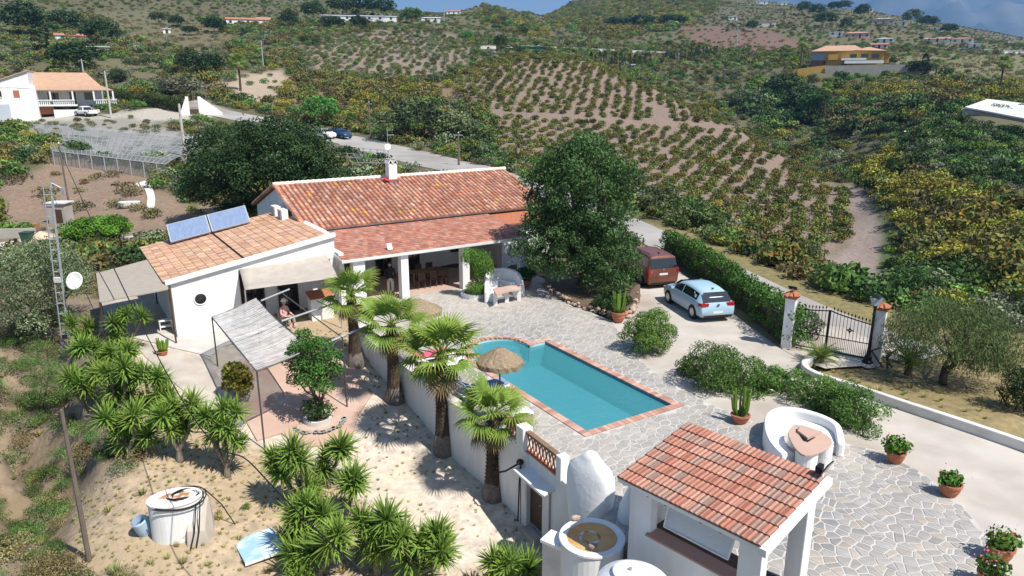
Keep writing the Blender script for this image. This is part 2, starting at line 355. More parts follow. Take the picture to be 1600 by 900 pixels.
# site outline: terrace + drive (hard surfaces lie on z=0, ground kept just under them)
WALL = [(-7.6, 33.2), (-7.1, 31.0), (-6.3, 29.0), (-4.9, 26.9), (-3.6, 24.9), (-2.7, 23.4), (-1.75, 22.0), (-0.7, 20.85), (0.35, 19.45), (1.45, 17.75), (2.0, 16.6)]
def resample(pts, step):
    pts = np.array(pts, float); d = np.r_[0, np.cumsum(np.linalg.norm(np.diff(pts[:, :2], axis=0), axis=1))]; n = max(2, int(d[-1] / step)); s = np.linspace(0, d[-1], n)
    o = np.stack([np.interp(s, d, pts[:, k]) for k in range(pts.shape[1])], 1)
    for _ in range(6): o[1:-1] = (o[:-2] + 2 * o[1:-1] + o[2:]) / 4
    return o
def offset_line(ps, d):
    out = []
    for i in range(len(ps)):
        a = ps[max(i - 1, 0)]; b = ps[min(i + 1, len(ps) - 1)]; t = Vector((b[0] - a[0], b[1] - a[1])).normalized(); out.append((ps[i][0] - t.y * d, ps[i][1] + t.x * d))
    return out
WALLS = [tuple(p) for p in resample(WALL[:9], 0.35)]
POOL = [Vector((1.44, 28.96)), Vector((5.53, 22.58)), Vector((2.39, 20.6)), Vector((-1.70, 26.98))]
DECK_R = [P(u, v)[:2] for u, v in ((958, 502), (985, 545), (1020, 580), (1062, 606), (1112, 632), (1180, 660), (1300, 688), (1375, 705), (1440, 738), (1500, 785), (1545, 840), (1578, 905))]
DECK = offset_line(WALLS, 0.14) + [(1.55, 17.85), (2.1, 16.7)] + [(2.6, 15.2), (3.0, 14.4), (5.0, 12.2), (5.3, 10.4), (11.5, 10.4)] + DECK_R[::-1] + [(4.2, 32.6), (3.0, 34.8), (2.2, 36.5), (2.0, 39.5)] + [hp(22.6, 37.3)[:2], hp(11.2, 37.3)[:2], hp(11.2, 33.2)[:2]]
KERB = [P(u, v)[:2] for u, v in ((1262, 566), (1245, 573), (1248, 584), (1275, 597), (1330, 612), (1400, 637), (1470, 660), (1540, 684), (1610, 708), (1700, 745))]
DRIVE = [P(u, v)[:2] for u, v in ((958, 500), (990, 470), (1000, 440), (1010, 415), (1050, 415), (1100, 452), (1160, 500), (1222, 545), (1262, 566))] + KERB[1:] + [(16.5, 10.4), (11.6, 10.4)]
DRIVE = DRIVE[:-1] + [(11.6, 10.4)] + DECK_R[::-1]
SITE = np.array(DECK + [])

_site_polys = [DECK, DRIVE]
_pc = sum(POOL, Vector((0, 0))) / 4; _pd = (POOL[0] - POOL[3]).normalized() ; _pe = (POOL[1] - POOL[0]).normalized()
POOLHOLE = [tuple(POOL[0] + _pd * 0.25 - _pe * 2.0), tuple(POOL[1] + _pd * 0.25 + _pe * 0.3), tuple(POOL[2] - _pd * 0.3 + _pe * 0.3), tuple(POOL[3] - _pd * 0.3 - _pe * 2.0)]
def Gs(x, y):
    z = G(x, y)
    for pl in _site_polys:
        pass
    z = np.where(inpoly(POOLHOLE, x, y), np.minimum(z, -2.2), z)
    for pl in _site_polys:
        z = np.where(inpoly(pl, x, y), np.minimum(z, -0.14), z)
    return z
ROADPX = [(235, 168, 7.0), (300, 168, 8), (380, 184, 8), (450, 199, 8), (530, 215, 8.4), (620, 237, 8.4), (700, 258, 8), (760, 273, 7), (850, 302, 5), (930, 333, 4.4), (1000, 362, 3.8), (1050, 385, 3.2), (1110, 414, 2.9), (1165, 440, 2.9), (1222, 470, 2.9), (1300, 507, 3.2), (1370, 532, 3.2), (1450, 560, 3.0)]
ROAD = []
for u, v, w in ROADPX:
    q = T(u, v, 20) if v > 300 else T(u, v, 60); ROAD.append((q.x, q.y, w))
ROADS = resample(ROAD, 1.5); ROADZ = G(ROADS[:, 0], ROADS[:, 1])
for _ in range(12): ROADZ[1:-1] = (ROADZ[:-2] + 2 * ROADZ[1:-1] + ROADZ[2:]) / 4
def road_d(x, y):
    d = np.full(len(x), 1e9); k = np.zeros(len(x), int)
    for i in range(0, len(x), 20000):
        q = np.hypot(x[i:i + 20000, None] - ROADS[None, :, 0], y[i:i + 20000, None] - ROADS[None, :, 1]); k[i:i + 20000] = q.argmin(1); d[i:i + 20000] = q.min(1)
    return d, k

# ---- vegetation / soil zones, outlined where the photo shows them: (polygon in photo pixels, Ymin, Ymax, name)
ZONES = [
 ('sand', [(215, 540), (250, 520), (330, 530), (480, 560), (560, 560), (640, 610), (720, 700), (850, 820), (860, 870), (700, 900), (640, 820), (560, 780), (480, 700), (380, 700), (320, 650), (240, 590)], 12, 34),
 ('drysoil', [(130, 760), (300, 690), (480, 700), (560, 780), (640, 830), (700, 910), (150, 910)], 10, 24),
 ('verge', [(1235, 560), (1370, 560), (1480, 590), (1620, 640), (1620, 720), (1500, 670), (1300, 605)], 14, 30),
 ('roadside', [(1000, 345), (1080, 362), (1230, 430), (1400, 490), (1380, 520), (1235, 470), (1110, 408), (1000, 385)], 28, 62),
 ('track', [(1318, 286), (1345, 296), (1372, 338), (1376, 385), (1368, 438), (1312, 436), (1284, 412), (1328, 384), (1340, 342), (1318, 305)], 50, 130),
 ('lush', [(1360, 310), (1385, 350), (1420, 440), (1370, 440), (1375, 385)], 40, 120),
 ('orchard', [(690, 118), (780, 84), (870, 82), (960, 105), (1080, 160), (1200, 225), (1330, 305), (1340, 345), (1330, 375), (1290, 405), (1230, 385), (1130, 350), (1040, 318), (1000, 300), (960, 270), (790, 250), (770, 190), (740, 150)], 60, 230),
 ('orchard_far', [(470, 78), (560, 55), (650, 48), (720, 62), (752, 80), (735, 105), (690, 118), (640, 130), (540, 125), (470, 112)], 180, 360),
 ('pale_slope', [(380, 110), (440, 108), (450, 140), (410, 160), (360, 150), (350, 130)], 120, 260),
 ('redearth', [(1065, 50), (1110, 42), (1200, 45), (1245, 65), (1240, 80), (1150, 80), (1090, 75)], 250, 600),
 ('redearth', [(1205, 72), (1245, 70), (1240, 80), (1200, 82)], 250, 600),
 ('openhill', [(155, 20), (250, 20), (330, 45), (390, 60), (330, 80), (280, 75), (200, 60), (170, 45)], 180, 480),
 ('openhill', [(145, 92), (230, 95), (270, 110), (250, 130), (200, 125), (150, 115)], 120, 260),
 ('baresoil', [(0, 285), (80, 250), (200, 262), (270, 300), (340, 325), (330, 350), (240, 355), (120, 345), (0, 340)], 55, 84),
 ('trackgrass', [(0, 335), (120, 335), (240, 345), (320, 335), (330, 365), (230, 385), (120, 370), (0, 372)], 45, 72),
 ('greenhouse', [(30, 190), (170, 178), (330, 215), (340, 250), (250, 262), (120, 240), (40, 215)], 80, 130),
 ('yard', [(0, 182), (165, 178), (300, 160), (370, 182), (300, 192), (180, 195), (0, 196)], 118, 160),
 ('darkscrub', [(1400, 250), (1440, 210), (1480, 182), (1620, 205), (1620, 300), (1500, 290), (1400, 262)], 70, 140),
 ('bloom', [(1290, 245), (1400, 240), (1480, 290), (1620, 320), (1620, 470), (1500, 430), (1420, 400), (1400, 330), (1370, 290)], 40, 130),
 ('bloom', [(1290, 140), (1420, 135), (1600, 140), (1620, 165), (1500, 165), (1420, 160), (1330, 160)], 120, 240),
 ('scrub_brown', [(1280, 160), (1500, 165), (1480, 190), (1420, 220), (1330, 215), (1290, 190)], 120, 240),
 ('lushdark', [(1180, 130), (1280, 140), (1290, 200), (1200, 210), (1150, 175)], 130, 270),
 ('ivy', [(1290, 118), (1380, 108), (1385, 130), (1290, 135)], 180, 260),
 ('drygrass', [(1380, 80), (1600, 85), (1620, 135), (1500, 125), (1400, 120)], 180, 420),
 ('yellowscrub', [(400, 118), (520, 118), (640, 125), (690, 130), (720, 150), (560, 195), (480, 165), (420, 160)], 130, 230),
 ('yellowhill', [(840, 20), (1000, -20), (1140, 5), (1060, 45), (960, 60), (860, 40)], 380, 1200),
 ('yellowhill', [(760, 10), (830, 25), (860, 60), (790, 50), (740, 30)], 380, 900),
 ('brownhill', [(860, 0), (980, -30), (1010, 0), (920, 20), (870, 40)], 600, 1400),
]
SOIL = dict(sand=(.56, .485, .41), drysoil=(.40, .31, .215), verge=(.24, .19, .095), roadside=(.20, .17, .075), track=(.25, .20, .175), lush=(.07, .10, .03), orchard=(.215, .16, .128),
            orchard_far=(.22, .17, .135), pale_slope=(.36, .29, .22), redearth=(.155, .098, .075), openhill=(.135, .12, .066), baresoil=(.23, .165, .12), trackgrass=(.20, .16, .11), greenhouse=(.27, .25, .22),
            yard=(.42, .38, .33), darkscrub=(.09, .085, .05), bloom=(.11, .09, .05), scrub_brown=(.13, .10, .065), lushdark=(.08, .085, .045), ivy=(.06, .09, .03), drygrass=(.15, .14, .07), yellowscrub=(.19, .14, .08),
            yellowhill=(.13, .11, .05), brownhill=(.19, .15, .10), none=(.108, .10, .052), leftbank=(.22, .17, .12))
def zone_of(x, y, z):
    u, v = proj(x, y, z); sc = np.clip(y * 0.10, 1.2, 40); k = np.clip(1800 / np.maximum(y, 8), 16, 60)
    u = u + (_vn(x, y, 7, 31) + _vn(x / sc * 9, y / sc * 9, 2.4, 33)) * k; v = v + (_vn(x, y, 7, 32) + _vn(x / sc * 9, y / sc * 9, 2.4, 34)) * k * 0.6; u0, v0 = proj(x, y, z); out = np.full(len(x), 'none', dtype=object); out[(y < 34) & (u > 900)] = 'verge'; out[(y < 34) & (u <= 900)] = 'drysoil'; out[(y < 45) & (u < 215)] = 'leftbank'
    for nm, poly, y0, y1 in reversed(ZONES):
        m = (inpoly(poly, u0 * .75 + u * .25, v0 * .75 + v * .25) if nm in ('track', 'lush', 'roadside', 'orchard', 'sand') else inpoly(poly, u, v)) & (y > y0) & (y < y1); out[m] = nm
    return out
# ---- mesh
NA, NR = 470, 440
th = np.linspace(R(-58), R(58), NA); rr = np.exp(np.linspace(math.log(6.5), math.log(1700), NR))
gx = (rr[:, None] * np.sin(th)[None]).ravel(); gy = (rr[:, None] * np.cos(th)[None]).ravel()
gz = Gs(gx, gy); rd, rk = road_d(gx, gy); near = np.clip((7 - rd) / 4.0, 0, 1); near = near * near * (3 - 2 * near)
gz = gz * (1 - near) + np.minimum(ROADZ[rk] - 0.05, np.where(near > 0.4, ROADZ[rk] - 0.05, gz + 9)) * near
GZGRID = gz.reshape(NR, NA)
zn = zone_of(gx, gy, gz); gc = np.array([SOIL[k] for k in zn])
cc = gc.reshape(NR, NA, 3).copy()
for _ in range(2): cc[1:-1, 1:-1] = (cc[1:-1, 1:-1] * 2 + cc[:-2, 1:-1] + cc[2:, 1:-1] + cc[1:-1, :-2] + cc[1:-1, 2:]) / 6
me = bpy.data.meshes.new('terrain'); idx = np.arange(NA * NR).reshape(NR, NA)
q4 = np.stack([idx[:-1, :-1], idx[:-1, 1:], idx[1:, 1:], idx[1:, :-1]], -1).reshape(-1, 4)[:, ::-1]
me.vertices.add(NA * NR); me.vertices.foreach_set('co', np.stack([gx, gy, gz], 1).astype(np.float32).ravel())
me.loops.add(q4.size); me.loops.foreach_set('vertex_index', q4.astype(np.int32).ravel())
me.polygons.add(len(q4)); me.polygons.foreach_set('loop_start', np.arange(0, q4.size, 4, dtype=np.int32)); me.polygons.foreach_set('use_smooth', np.ones(len(q4), bool))
at = me.color_attributes.new('Col', 'FLOAT_COLOR', 'POINT'); at.data.foreach_set('color', np.c_[cc.reshape(-1, 3), np.ones(NA * NR)].astype(np.float32).ravel())
me.update(calc_edges=True)
M('soil', (1.18, 1.15, 1.1), (0.76, 0.77, 0.77), 3.4, 0.95, 0.55, 5.0, attr=True, c3=(0.92, 0.90, 0.80), s3=0.4, dist=0.08, detail=8)
me.materials.append(mat('soil')); struct(link('terrain', me))
def GT(x, y):
    """ground height including the road cut"""
    x = np.atleast_1d(np.asarray(x, float)); y = np.atleast_1d(np.asarray(y, float)); z = Gs(x, y); d, k = road_d(x, y); n = np.clip((7 - d) / 4.0, 0, 1); n = n * n * (3 - 2 * n)
    return z * (1 - n) + np.where(n > 0.4, ROADZ[k] - 0.05, np.minimum(ROADZ[k] - 0.05, z + 9)) * n
def gt1(x, y): return float(GT([x], [y])[0])
# road ribbon
mb = MB(); vs = []
for i in range(len(ROADS)):
    a = ROADS[max(i - 1, 0)]; b = ROADS[min(i + 1, len(ROADS) - 1)]; d = Vector((b[0] - a[0], b[1] - a[1])).normalized(); nx, ny = -d.y, d.x; w = ROADS[i, 2] / 2
    for k in (-1, -0.5, 0, 0.5, 1): vs.append((ROADS[i, 0] + nx * w * k, ROADS[i, 1] + ny * w * k, ROADZ[i] + 0.03 - 0.02 * abs(k)))
mb.add(vs, [(i * 5 + k, i * 5 + k + 1, i * 5 + k + 6, i * 5 + k + 5) for i in range(len(ROADS) - 1) for k in range(4)])
ro = mb.build('road', 'road', smooth=True); struct(ro)
# far mountains beyond the coast
def ridge(u0, u1, Y, top, base, seed, n=90, m=30):
    mb = MB(); us = np.linspace(u0, u1, n)
    def fn(a, b):
        u = u0 + (u1 - u0) * a; vt = top(u) ; p = D(u, vt, Y); xx = p.x; h = p.z - base
        s = b; y = Y - (1 - s) * Y * 0.55
        nz = float(_vn(np.array([xx]), np.array([y]), Y * 0.07, seed)[0]) * 0.30 + float(_vn(np.array([xx]), np.array([y]), Y * 0.025, seed + 1)[0]) * 0.14 + float(_vn(np.array([xx]), np.array([y]), Y * 0.009, seed + 2)[0]) * 0.06
        return (xx * (0.75 + 0.25 * s), y, base + h * (s ** 1.25) + nz * h * math.sin(math.pi * min(s, 0.93)))
    mb.grid(fn, n, m); return mb
M('mountain', (0.10, 0.10, 0.085), (0.06, 0.07, 0.05), 0.002, 0.95, c3=(0.24, 0.21, 0.17), s3=0.0012)
o = ridge(1000, 2100, 7000, lambda u: -22 - 34 * math.sin((u - 1130) / 260) - (u - 1000) * 0.05, -120, 21).build('mountains', 'mountain', smooth=True); struct(o)
# plain between the hills and the mountains
mb = MB(); mb.poly([(-12000, 1500, -60), (12000, 1500, -60), (12000, 8300, -115), (-12000, 8300, -115)]); struct(mb.build('coastal_plain', 'mountain'))
# ---------------------------------------------------------------- terrace, crazy paving, pool
def clip(poly, px, py, nx, ny):
    """keep the side of the line through (px,py) where n.(q-p) <= 0"""
    out = []; n = len(poly)
    for i in range(n):
        a = poly[i]; b = poly[(i + 1) % n]; da = (a[0] - px) * nx + (a[1] - py) * ny; db = (b[0] - px) * nx + (b[1] - py) * ny
        if da <= 0: out.append(a)
        if (da < 0 < db) or (db < 0 < da):
            t = da / (da - db); out.append((a[0] + (b[0] - a[0]) * t, a[1] + (b[1] - a[1]) * t))
    return out
pu = (POOL[1] - POOL[0]).normalized(); pv = (POOL[3] - POOL[0]).normalized(); PL = (POOL[1] - POOL[0]).length; PWd = (POOL[3] - POOL[0]).length
def pw(s, t, z=0.0): q = POOL[0] + pu * s + pv * t; return Vector((q.x, q.y, z))     # pool frame: s along the long side, t across
RC = Vector((-0.35, 2.05)); RR = 1.22                                                   # round step bay
bay = [(RC.x + RR * math.cos(a), RC.y + RR * math.sin(a)) for a in np.linspace(R(73), R(287), 22)]
bay = [(min(s, 0.0), t) for s, t in bay]
POOLO = [(0, 0), (PL, 0), (PL, PWd), (0, PWd)] + bay                                  # outline in the pool frame
def off_outline(o):
    b = [(RC.x + (RR + o) * math.cos(a), RC.y + (RR + o) * math.sin(a)) for a in np.linspace(R(73), R(287), 22)]
    b = [(min(s, -o), t) for s, t in b]
    return [(-o, -o), (PL + o, -o), (PL + o, PWd + o), (-o, PWd + o)] + b
CO = 0.30
hole = [pw(*q)[:2] for q in off_outline(CO)]; water_edge = [pw(*q)[:2] for q in POOLO]
# deck sheet with the pool cut out
def sheet_with_hole(name, outer, inner, z, m, skirt):
    bm = bmesh.new(); vo = [bm.verts.new((p[0], p[1], z)) for p in outer]; vi = [bm.verts.new((p[0], p[1], z)) for p in inner]
    es = [bm.edges.new((vo[i], vo[(i + 1) % len(vo)])) for i in range(len(vo))] + [bm.edges.new((vi[i], vi[(i + 1) % len(vi)])) for i in range(len(vi))]
    bmesh.ops.triangle_fill(bm, edges=es, use_beauty=True)
    for f in bm.faces:
        f.normal_update()
        if f.normal.z < 0: f.normal_flip()
    lo = [bm.verts.new((p[0], p[1], z - skirt)) for p in outer]
    for i in range(len(vo)): bm.faces.new((vo[i], vo[(i + 1) % len(vo)], lo[(i + 1) % len(vo)], lo[i]))
    me = bpy.data.meshes.new(name); bm.to_mesh(me); bm.free(); me.materials.append(mat(m)); return link(name, me)
terrace = struct(sheet_with_hole('terrace_pavement', DECK, hole, 0.0, 'grout', 0.6))
# stones
dk = np.array(DECK); cand = []
bx0, by0 = dk.min(0); bx1, by1 = dk.max(0); sp = 0.285
pts = []
for i, yy in enumerate(np.arange(by0 - 1, by1 + 1, sp * 0.88)):
    for xx in np.arange(bx0 - 1 + (i % 2) * sp / 2, bx1 + 1, sp): pts.append((xx + rng.uniform(-.45, .45) * sp, yy + rng.uniform(-.45, .45) * sp))
pts = np.array(pts); keep = rng.random(len(pts)) > 0.10; pts = pts[keep]
inn = inpoly(DECK, pts[:, 0], pts[:, 1]) & ~inpoly(hole, pts[:, 0], pts[:, 1]); ids = np.nonzero(inn)[0]
def edges_of(poly): return [(np.array(poly[i], float), np.array(poly[(i + 1) % len(poly)], float)) for i in range(len(poly))]
EDG = [(a, b, 1) for a, b in edges_of(DECK)] + [(a, b, 1) for a, b in edges_of(hole)]
stones = []
for i in ids:
    x, y = pts[i]; d2 = (pts[:, 0] - x) ** 2 + (pts[:, 1] - y) ** 2; nb = np.argsort(d2)[1:15]
    poly = [(x - .7, y - .7), (x + .7, y - .7), (x + .7, y + .7), (x - .7, y + .7)]; g = rng.uniform(0.013, 0.026)
    for j in nb:
        dx, dy = pts[j] - pts[i]; L = math.hypot(dx, dy) or 1e-3; w = 0.5 - g / L
        poly = clip(poly, x + dx * w, y + dy * w, dx, dy)
        if len(poly) < 3: break
    if len(poly) < 3: continue
    for a, b, _ in EDG:
        ab = b - a; t = np.clip(((x - a[0]) * ab[0] + (y - a[1]) * ab[1]) / (ab @ ab), 0, 1); q = a + ab * t; dq = math.hypot(q[0] - x, q[1] - y)
        if dq < 0.75 and dq > 1e-3:
            nx, ny = (q[0] - x) / dq, (q[1] - y) / dq; poly = clip(poly, q[0] - nx * 0.03, q[1] - ny * 0.03, nx, ny)
            if len(poly) < 3: break
    if len(poly) < 3: continue
    pa = np.array(poly); area = 0.5 * abs(np.dot(pa[:, 0], np.roll(pa[:, 1], 1)) - np.dot(pa[:, 1], np.roll(pa[:, 0], 1)))
    if area < 0.008: continue
    u, v = proj(np.array([x]), np.array([y]), np.array([0.0]))
    vis = 1.0 if (-20 < u[0] < 1620 and v[0] < 915) else 0.0
    if inpoly([(975, 745), (1080, 660), (1300, 740), (1200, 900), (975, 900)], u, v)[0] or (u[0] < 730 and v[0] < 470): vis *= 0.02
    depth = y * cs + H * sn; stones.append((area / depth ** 2 * vis, poly, (x, y)))
stones.sort(key=lambda s: -s[0])
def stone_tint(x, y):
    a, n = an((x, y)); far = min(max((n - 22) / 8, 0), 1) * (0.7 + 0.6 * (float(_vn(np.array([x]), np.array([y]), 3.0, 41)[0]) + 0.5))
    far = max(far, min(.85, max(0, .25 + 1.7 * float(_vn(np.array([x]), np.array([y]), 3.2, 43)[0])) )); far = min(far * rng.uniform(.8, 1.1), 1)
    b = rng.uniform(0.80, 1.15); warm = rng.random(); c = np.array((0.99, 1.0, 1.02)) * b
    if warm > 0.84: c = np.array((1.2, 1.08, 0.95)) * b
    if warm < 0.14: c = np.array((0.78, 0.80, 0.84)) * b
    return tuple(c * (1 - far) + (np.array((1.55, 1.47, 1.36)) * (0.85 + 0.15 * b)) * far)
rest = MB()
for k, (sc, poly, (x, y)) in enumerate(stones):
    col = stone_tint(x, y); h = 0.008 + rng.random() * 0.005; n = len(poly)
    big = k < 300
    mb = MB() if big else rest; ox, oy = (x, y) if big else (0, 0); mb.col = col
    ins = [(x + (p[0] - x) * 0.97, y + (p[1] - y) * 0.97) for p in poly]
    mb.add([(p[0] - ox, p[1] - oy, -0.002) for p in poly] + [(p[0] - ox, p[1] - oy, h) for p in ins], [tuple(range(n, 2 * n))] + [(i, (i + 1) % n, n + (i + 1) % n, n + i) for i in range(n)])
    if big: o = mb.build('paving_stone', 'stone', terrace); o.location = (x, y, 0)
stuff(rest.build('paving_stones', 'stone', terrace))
# pool: basin, coping bricks, water
pool = thing('swimming_pool', 'turquoise rectangular swimming pool with round step bay and brick coping in the paved terrace', 'pool', pw(PL / 2, PWd / 2, 0), math.atan2(pu.y, pu.x))
pm = Matrix.Translation(pool.location) @ Matrix.Rotation(math.atan2(pu.y, pu.x), 4, 'Z'); pmi = pm.inverted()
pl = lambda s, t, z: pmi @ pw(s, t, z)
M('pool_plaster', (0.34, 0.57, 0.58), (0.30, 0.53, 0.55), 1.2, 0.6)
ZB = -1.05; mb = MB(); n = len(POOLO)
top = [pl(s, t, -0.03) for s, t in POOLO]; bot = [pl(max(s, 0.0), t, ZB) if s < 0 else pl(s, t, ZB) for s, t in POOLO]
box4 = [(0, 0), (PL, 0), (PL, PWd), (0, PWd)]
for i in range(3): mb.poly([pl(*box4[i], -0.03), pl(*box4[i + 1], -0.03), pl(*box4[i + 1], ZB), pl(*box4[i], ZB)])
mb.poly([pl(*q, ZB) for q in box4])
M('waterline_tile', (.035, .10, .19), (.06, .15, .26), 18, .25, spec=.5); wb = MB(); e_ = .006
for (s0_, q0_), (s1_, q1_) in (((0, e_), (PL, e_)), ((PL - e_, 0), (PL - e_, PWd)), ((PL, PWd - e_), (0, PWd - e_))): wb.poly([pl(s0_, q0_, -.03), pl(s1_, q1_, -.03), pl(s1_, q1_, -.24), pl(s0_, q0_, -.24)])
wb.build('waterline_band', 'waterline_tile', pool)
t0, t1 = max(b[1] for b in bay), min(b[1] for b in bay)
for ta, tb in ((0, t1), (t0, PWd)): mb.poly([pl(0, ta, -0.03), pl(0, tb, -0.03), pl(0, tb, ZB), pl(0, ta, ZB)])
mb.poly([pl(0, t1, -0.72), pl(0, t0, -0.72), pl(0, t0, ZB), pl(0, t1, ZB)])
mb.build('basin', 'pool_plaster', pool)
mb = MB()                                                     # bay wall and curved steps
for i in range(len(bay) - 1): mb.poly([pl(*bay[i], -0.03), pl(*bay[i + 1], -0.03), pl(*bay[i + 1], -0.75), pl(*bay[i], -0.75)])
mb.build('bay_wall', 'pool_plaster', pool)
for k, (f, z) in enumerate(((1.0, -0.72), (0.74, -0.50), (0.50, -0.28))):
    mb = MB(); pts_ = [pl(min(RC.x + RR * math.cos(a) * 1.0, 0.0) if f == 1 else min(RC.x + RR * math.cos(a), -RR * (1 - f) * 0.95), RC.y + RR * math.sin(a), 0) for a in np.linspace(R(73), R(287), 22)]
    mb.prism([(p.x, p.y) for p in pts_], z - 0.22, z); mb.build('step', 'pool_plaster', pool)
wm = bpy.data.materials.new('pool_water'); wm.use_nodes = True; nt = wm.node_tree; nt.nodes.clear()
out = nt.nodes.new('ShaderNodeOutputMaterial'); tr = nt.nodes.new('ShaderNodeBsdfTransparent'); gl = nt.nodes.new('ShaderNodeBsdfGlossy'); mx = nt.nodes.new('ShaderNodeMixShader'); fr = nt.nodes.new('ShaderNodeFresnel')
tr.inputs[0].default_value = (0.52, 0.76, 0.84, 1); gl.inputs['Roughness'].default_value = 0.03; fr.inputs[0].default_value = 1.33
nz = nt.nodes.new('ShaderNodeTexNoise'); nz.inputs['Scale'].default_value = 4.5; nz.inputs['Detail'].default_value = 3; bp = nt.nodes.new('ShaderNodeBump'); bp.inputs['Strength'].default_value = 0.4; bp.inputs['Distance'].default_value = 0.05
tcn = nt.nodes.new('ShaderNodeTexCoord'); nt.links.new(tcn.outputs['Object'], nz.inputs[0]); nt.links.new(nz.outputs[0], bp.inputs['Height']); nt.links.new(bp.outputs[0], gl.inputs['Normal']); nt.links.new(bp.outputs[0], fr.inputs['Normal'])
df = nt.nodes.new('ShaderNodeBsdfDiffuse'); df.inputs[0].default_value = (0.075, 0.33, 0.375, 1); m0 = nt.nodes.new('ShaderNodeMixShader'); m0.inputs[0].default_value = 0.52; nt.links.new(tr.outputs[0], m0.inputs[1]); nt.links.new(df.outputs[0], m0.inputs[2])   # slightly cloudy water
nt.links.new(fr.outputs[0], mx.inputs[0]); nt.links.new(m0.outputs[0], mx.inputs[1]); nt.links.new(gl.outputs[0], mx.inputs[2]); nt.links.new(mx.outputs[0], out.inputs[0])
MATS['pool_water'] = wm
mb = MB(); mb.poly([pl(s, t, -0.11) for s, t in POOLO][::-1]); mb.build('water', 'pool_water', pool)
# coping bricks, each its own piece
brickmesh = []
for k in range(5):
    mb = MB(); c = rng.uniform(0.8, 1.2); mb.col = [(1, 1, 1), (1.15, 1.2, 1.25), (0.85, 0.8, 0.8), (1.25, 1.35, 1.4), (1.05, 0.95, 0.9)][k]
    mb.box((0, 0, 0.0), (0.185, 0.285, 0.07)); bmh = mb.mesh('brick'); bmh.materials.append(mat('brick')); brickmesh.append(bmh)
def brick_run(s0, t0, s1, t1, ox, oy):
    L = math.hypot(s1 - s0, t1 - t0); m = max(1, round(L / 0.197))
    for i in range(m):
        f = (i + 0.5) / m; o = link('coping_brick', brickmesh[rng.integers(5)], pool); p = pl(s0 + (s1 - s0) * f + ox, t0 + (t1 - t0) * f + oy, -0.012 + rng.uniform(0, 0.004)); o.location = p
        o.rotation_euler = (0, 0, math.atan2(t1 - t0, s1 - s0)); o.scale = (L / m / 0.197, 1, 1)
h = 0.145
brick_run(-0.28, 0, PL + 0.28, 0, 0, -h); brick_run(PL, 0, PL, PWd, h, 0); brick_run(-0.28, PWd, PL + 0.28, PWd, 0, h); brick_run(0, 0, 0, t1 - 0.22, -h, 0); brick_run(0, t0 + 0.2, 0, PWd, -h, 0)
aa = np.linspace(R(78), R(282), 24)
for a in aa:
    p = pl(RC.x + (RR + h) * math.cos(a), RC.y + (RR + h) * math.sin(a), -0.012 + rng.uniform(0, 0.004))
    if RC.x + RR * math.cos(a) < -0.05:
        o = link('coping_brick', brickmesh[rng.integers(5)], pool); o.location = p; o.rotation_euler = (0, 0, a - math.pi / 2)
# driveway sheet
mb = MB(); bm = bmesh.new(); vo = [bm.verts.new((p[0], p[1], -0.035)) for p in DRIVE]; es = [bm.edges.new((vo[i], vo[(i + 1) % len(vo)])) for i in range(len(vo))]; bmesh.ops.triangle_fill(bm, edges=es, use_beauty=True)
for f in bm.faces:
    f.normal_update()
    if f.normal.z < 0: f.normal_flip()
me = bpy.data.meshes.new('driveway'); bm.to_mesh(me); bm.free(); me.materials.append(mat('concrete')); struct(link('driveway', me))
# concrete apron of the gate and the road link
gA = P(1233, 541); gB = P(1362, 566)
mb = MB(); mb.poly([(P(u, v).x, P(u, v).y, -0.02) for u, v in ((1222, 545), (1262, 566), (1290, 575), (1356, 570), (1400, 545), (1290, 500), (1235, 480))]); struct(mb.build('gate_apron_pavement', 'concrete'))
# pool-terrace retaining wall facing the garden
wall = thing('retaining_wall', 'curved white retaining wall between the pool terrace and the lower garden', 'wall', (WALL[5][0], WALL[5][1], -1.6))
wl = Vector(wall.location)
ws = WALLS; mb = MB()
def ribbon(mb, ps, th, z0, z1, o=Vector((0, 0, 0))):
    """vertical wall along ps: inner side on the left of travel"""
    n = len(ps); L_, R_ = [], []
    for i in range(n):
        a = ps[max(i - 1, 0)]; b = ps[min(i + 1, n - 1)]; d = Vector((b[0] - a[0], b[1] - a[1])).normalized(); nx, ny = -d.y, d.x
        L_.append((ps[i][0] + nx * th, ps[i][1] + ny * th)); R_.append((ps[i][0], ps[i][1]))
    vs = []
    for i in range(n):
        b0 = z0(*R_[i]) if callable(z0) else z0; t1_ = z1(*R_[i]) if callable(z1) else z1
        for q, z in ((R_[i], b0), (R_[i], t1_), (L_[i], t1_), (L_[i], b0)): vs.append((q[0] - o.x, q[1] - o.y, z - o.z))
    fs = [(i * 4 + k, (i + 1) * 4 + k, (i + 1) * 4 + (k + 1) % 4, i * 4 + (k + 1) % 4) for i in range(n - 1) for k in range(4)] + [(0, 1, 2, 3), ((n - 1) * 4 + 3, (n - 1) * 4 + 2, (n - 1) * 4 + 1, (n - 1) * 4)]
    return mb.add(vs, fs)
ribbon(mb, [(p[0], p[1]) for p in ws], 0.28, lambda x, y: g1(x, y) - 0.7, 0.10, wl); mb.build('wall_face', 'whitewash', wall, bevel=0.02)
mb = MB(); ribbon(mb, [(p[0] - 0.03, p[1] - 0.03) for p in ws], 0.36, 0.102, 0.16, wl); mb.build('coping', 'old_white', wall, bevel=0.015)
# white kerb wall along the drive
kb = thing('kerb_wall', 'long low white kerb wall curving along the concrete drive', 'kerb', (KERB[4][0], KERB[4][1], 0)); kl = Vector(kb.location)
ks = resample(KERB, 0.3); mb = MB(); ribbon(mb, [(p[0], p[1]) for p in ks], 0.22, -0.1, 0.30, kl); mb.build('kerb', 'old_white', kb, bevel=0.03)
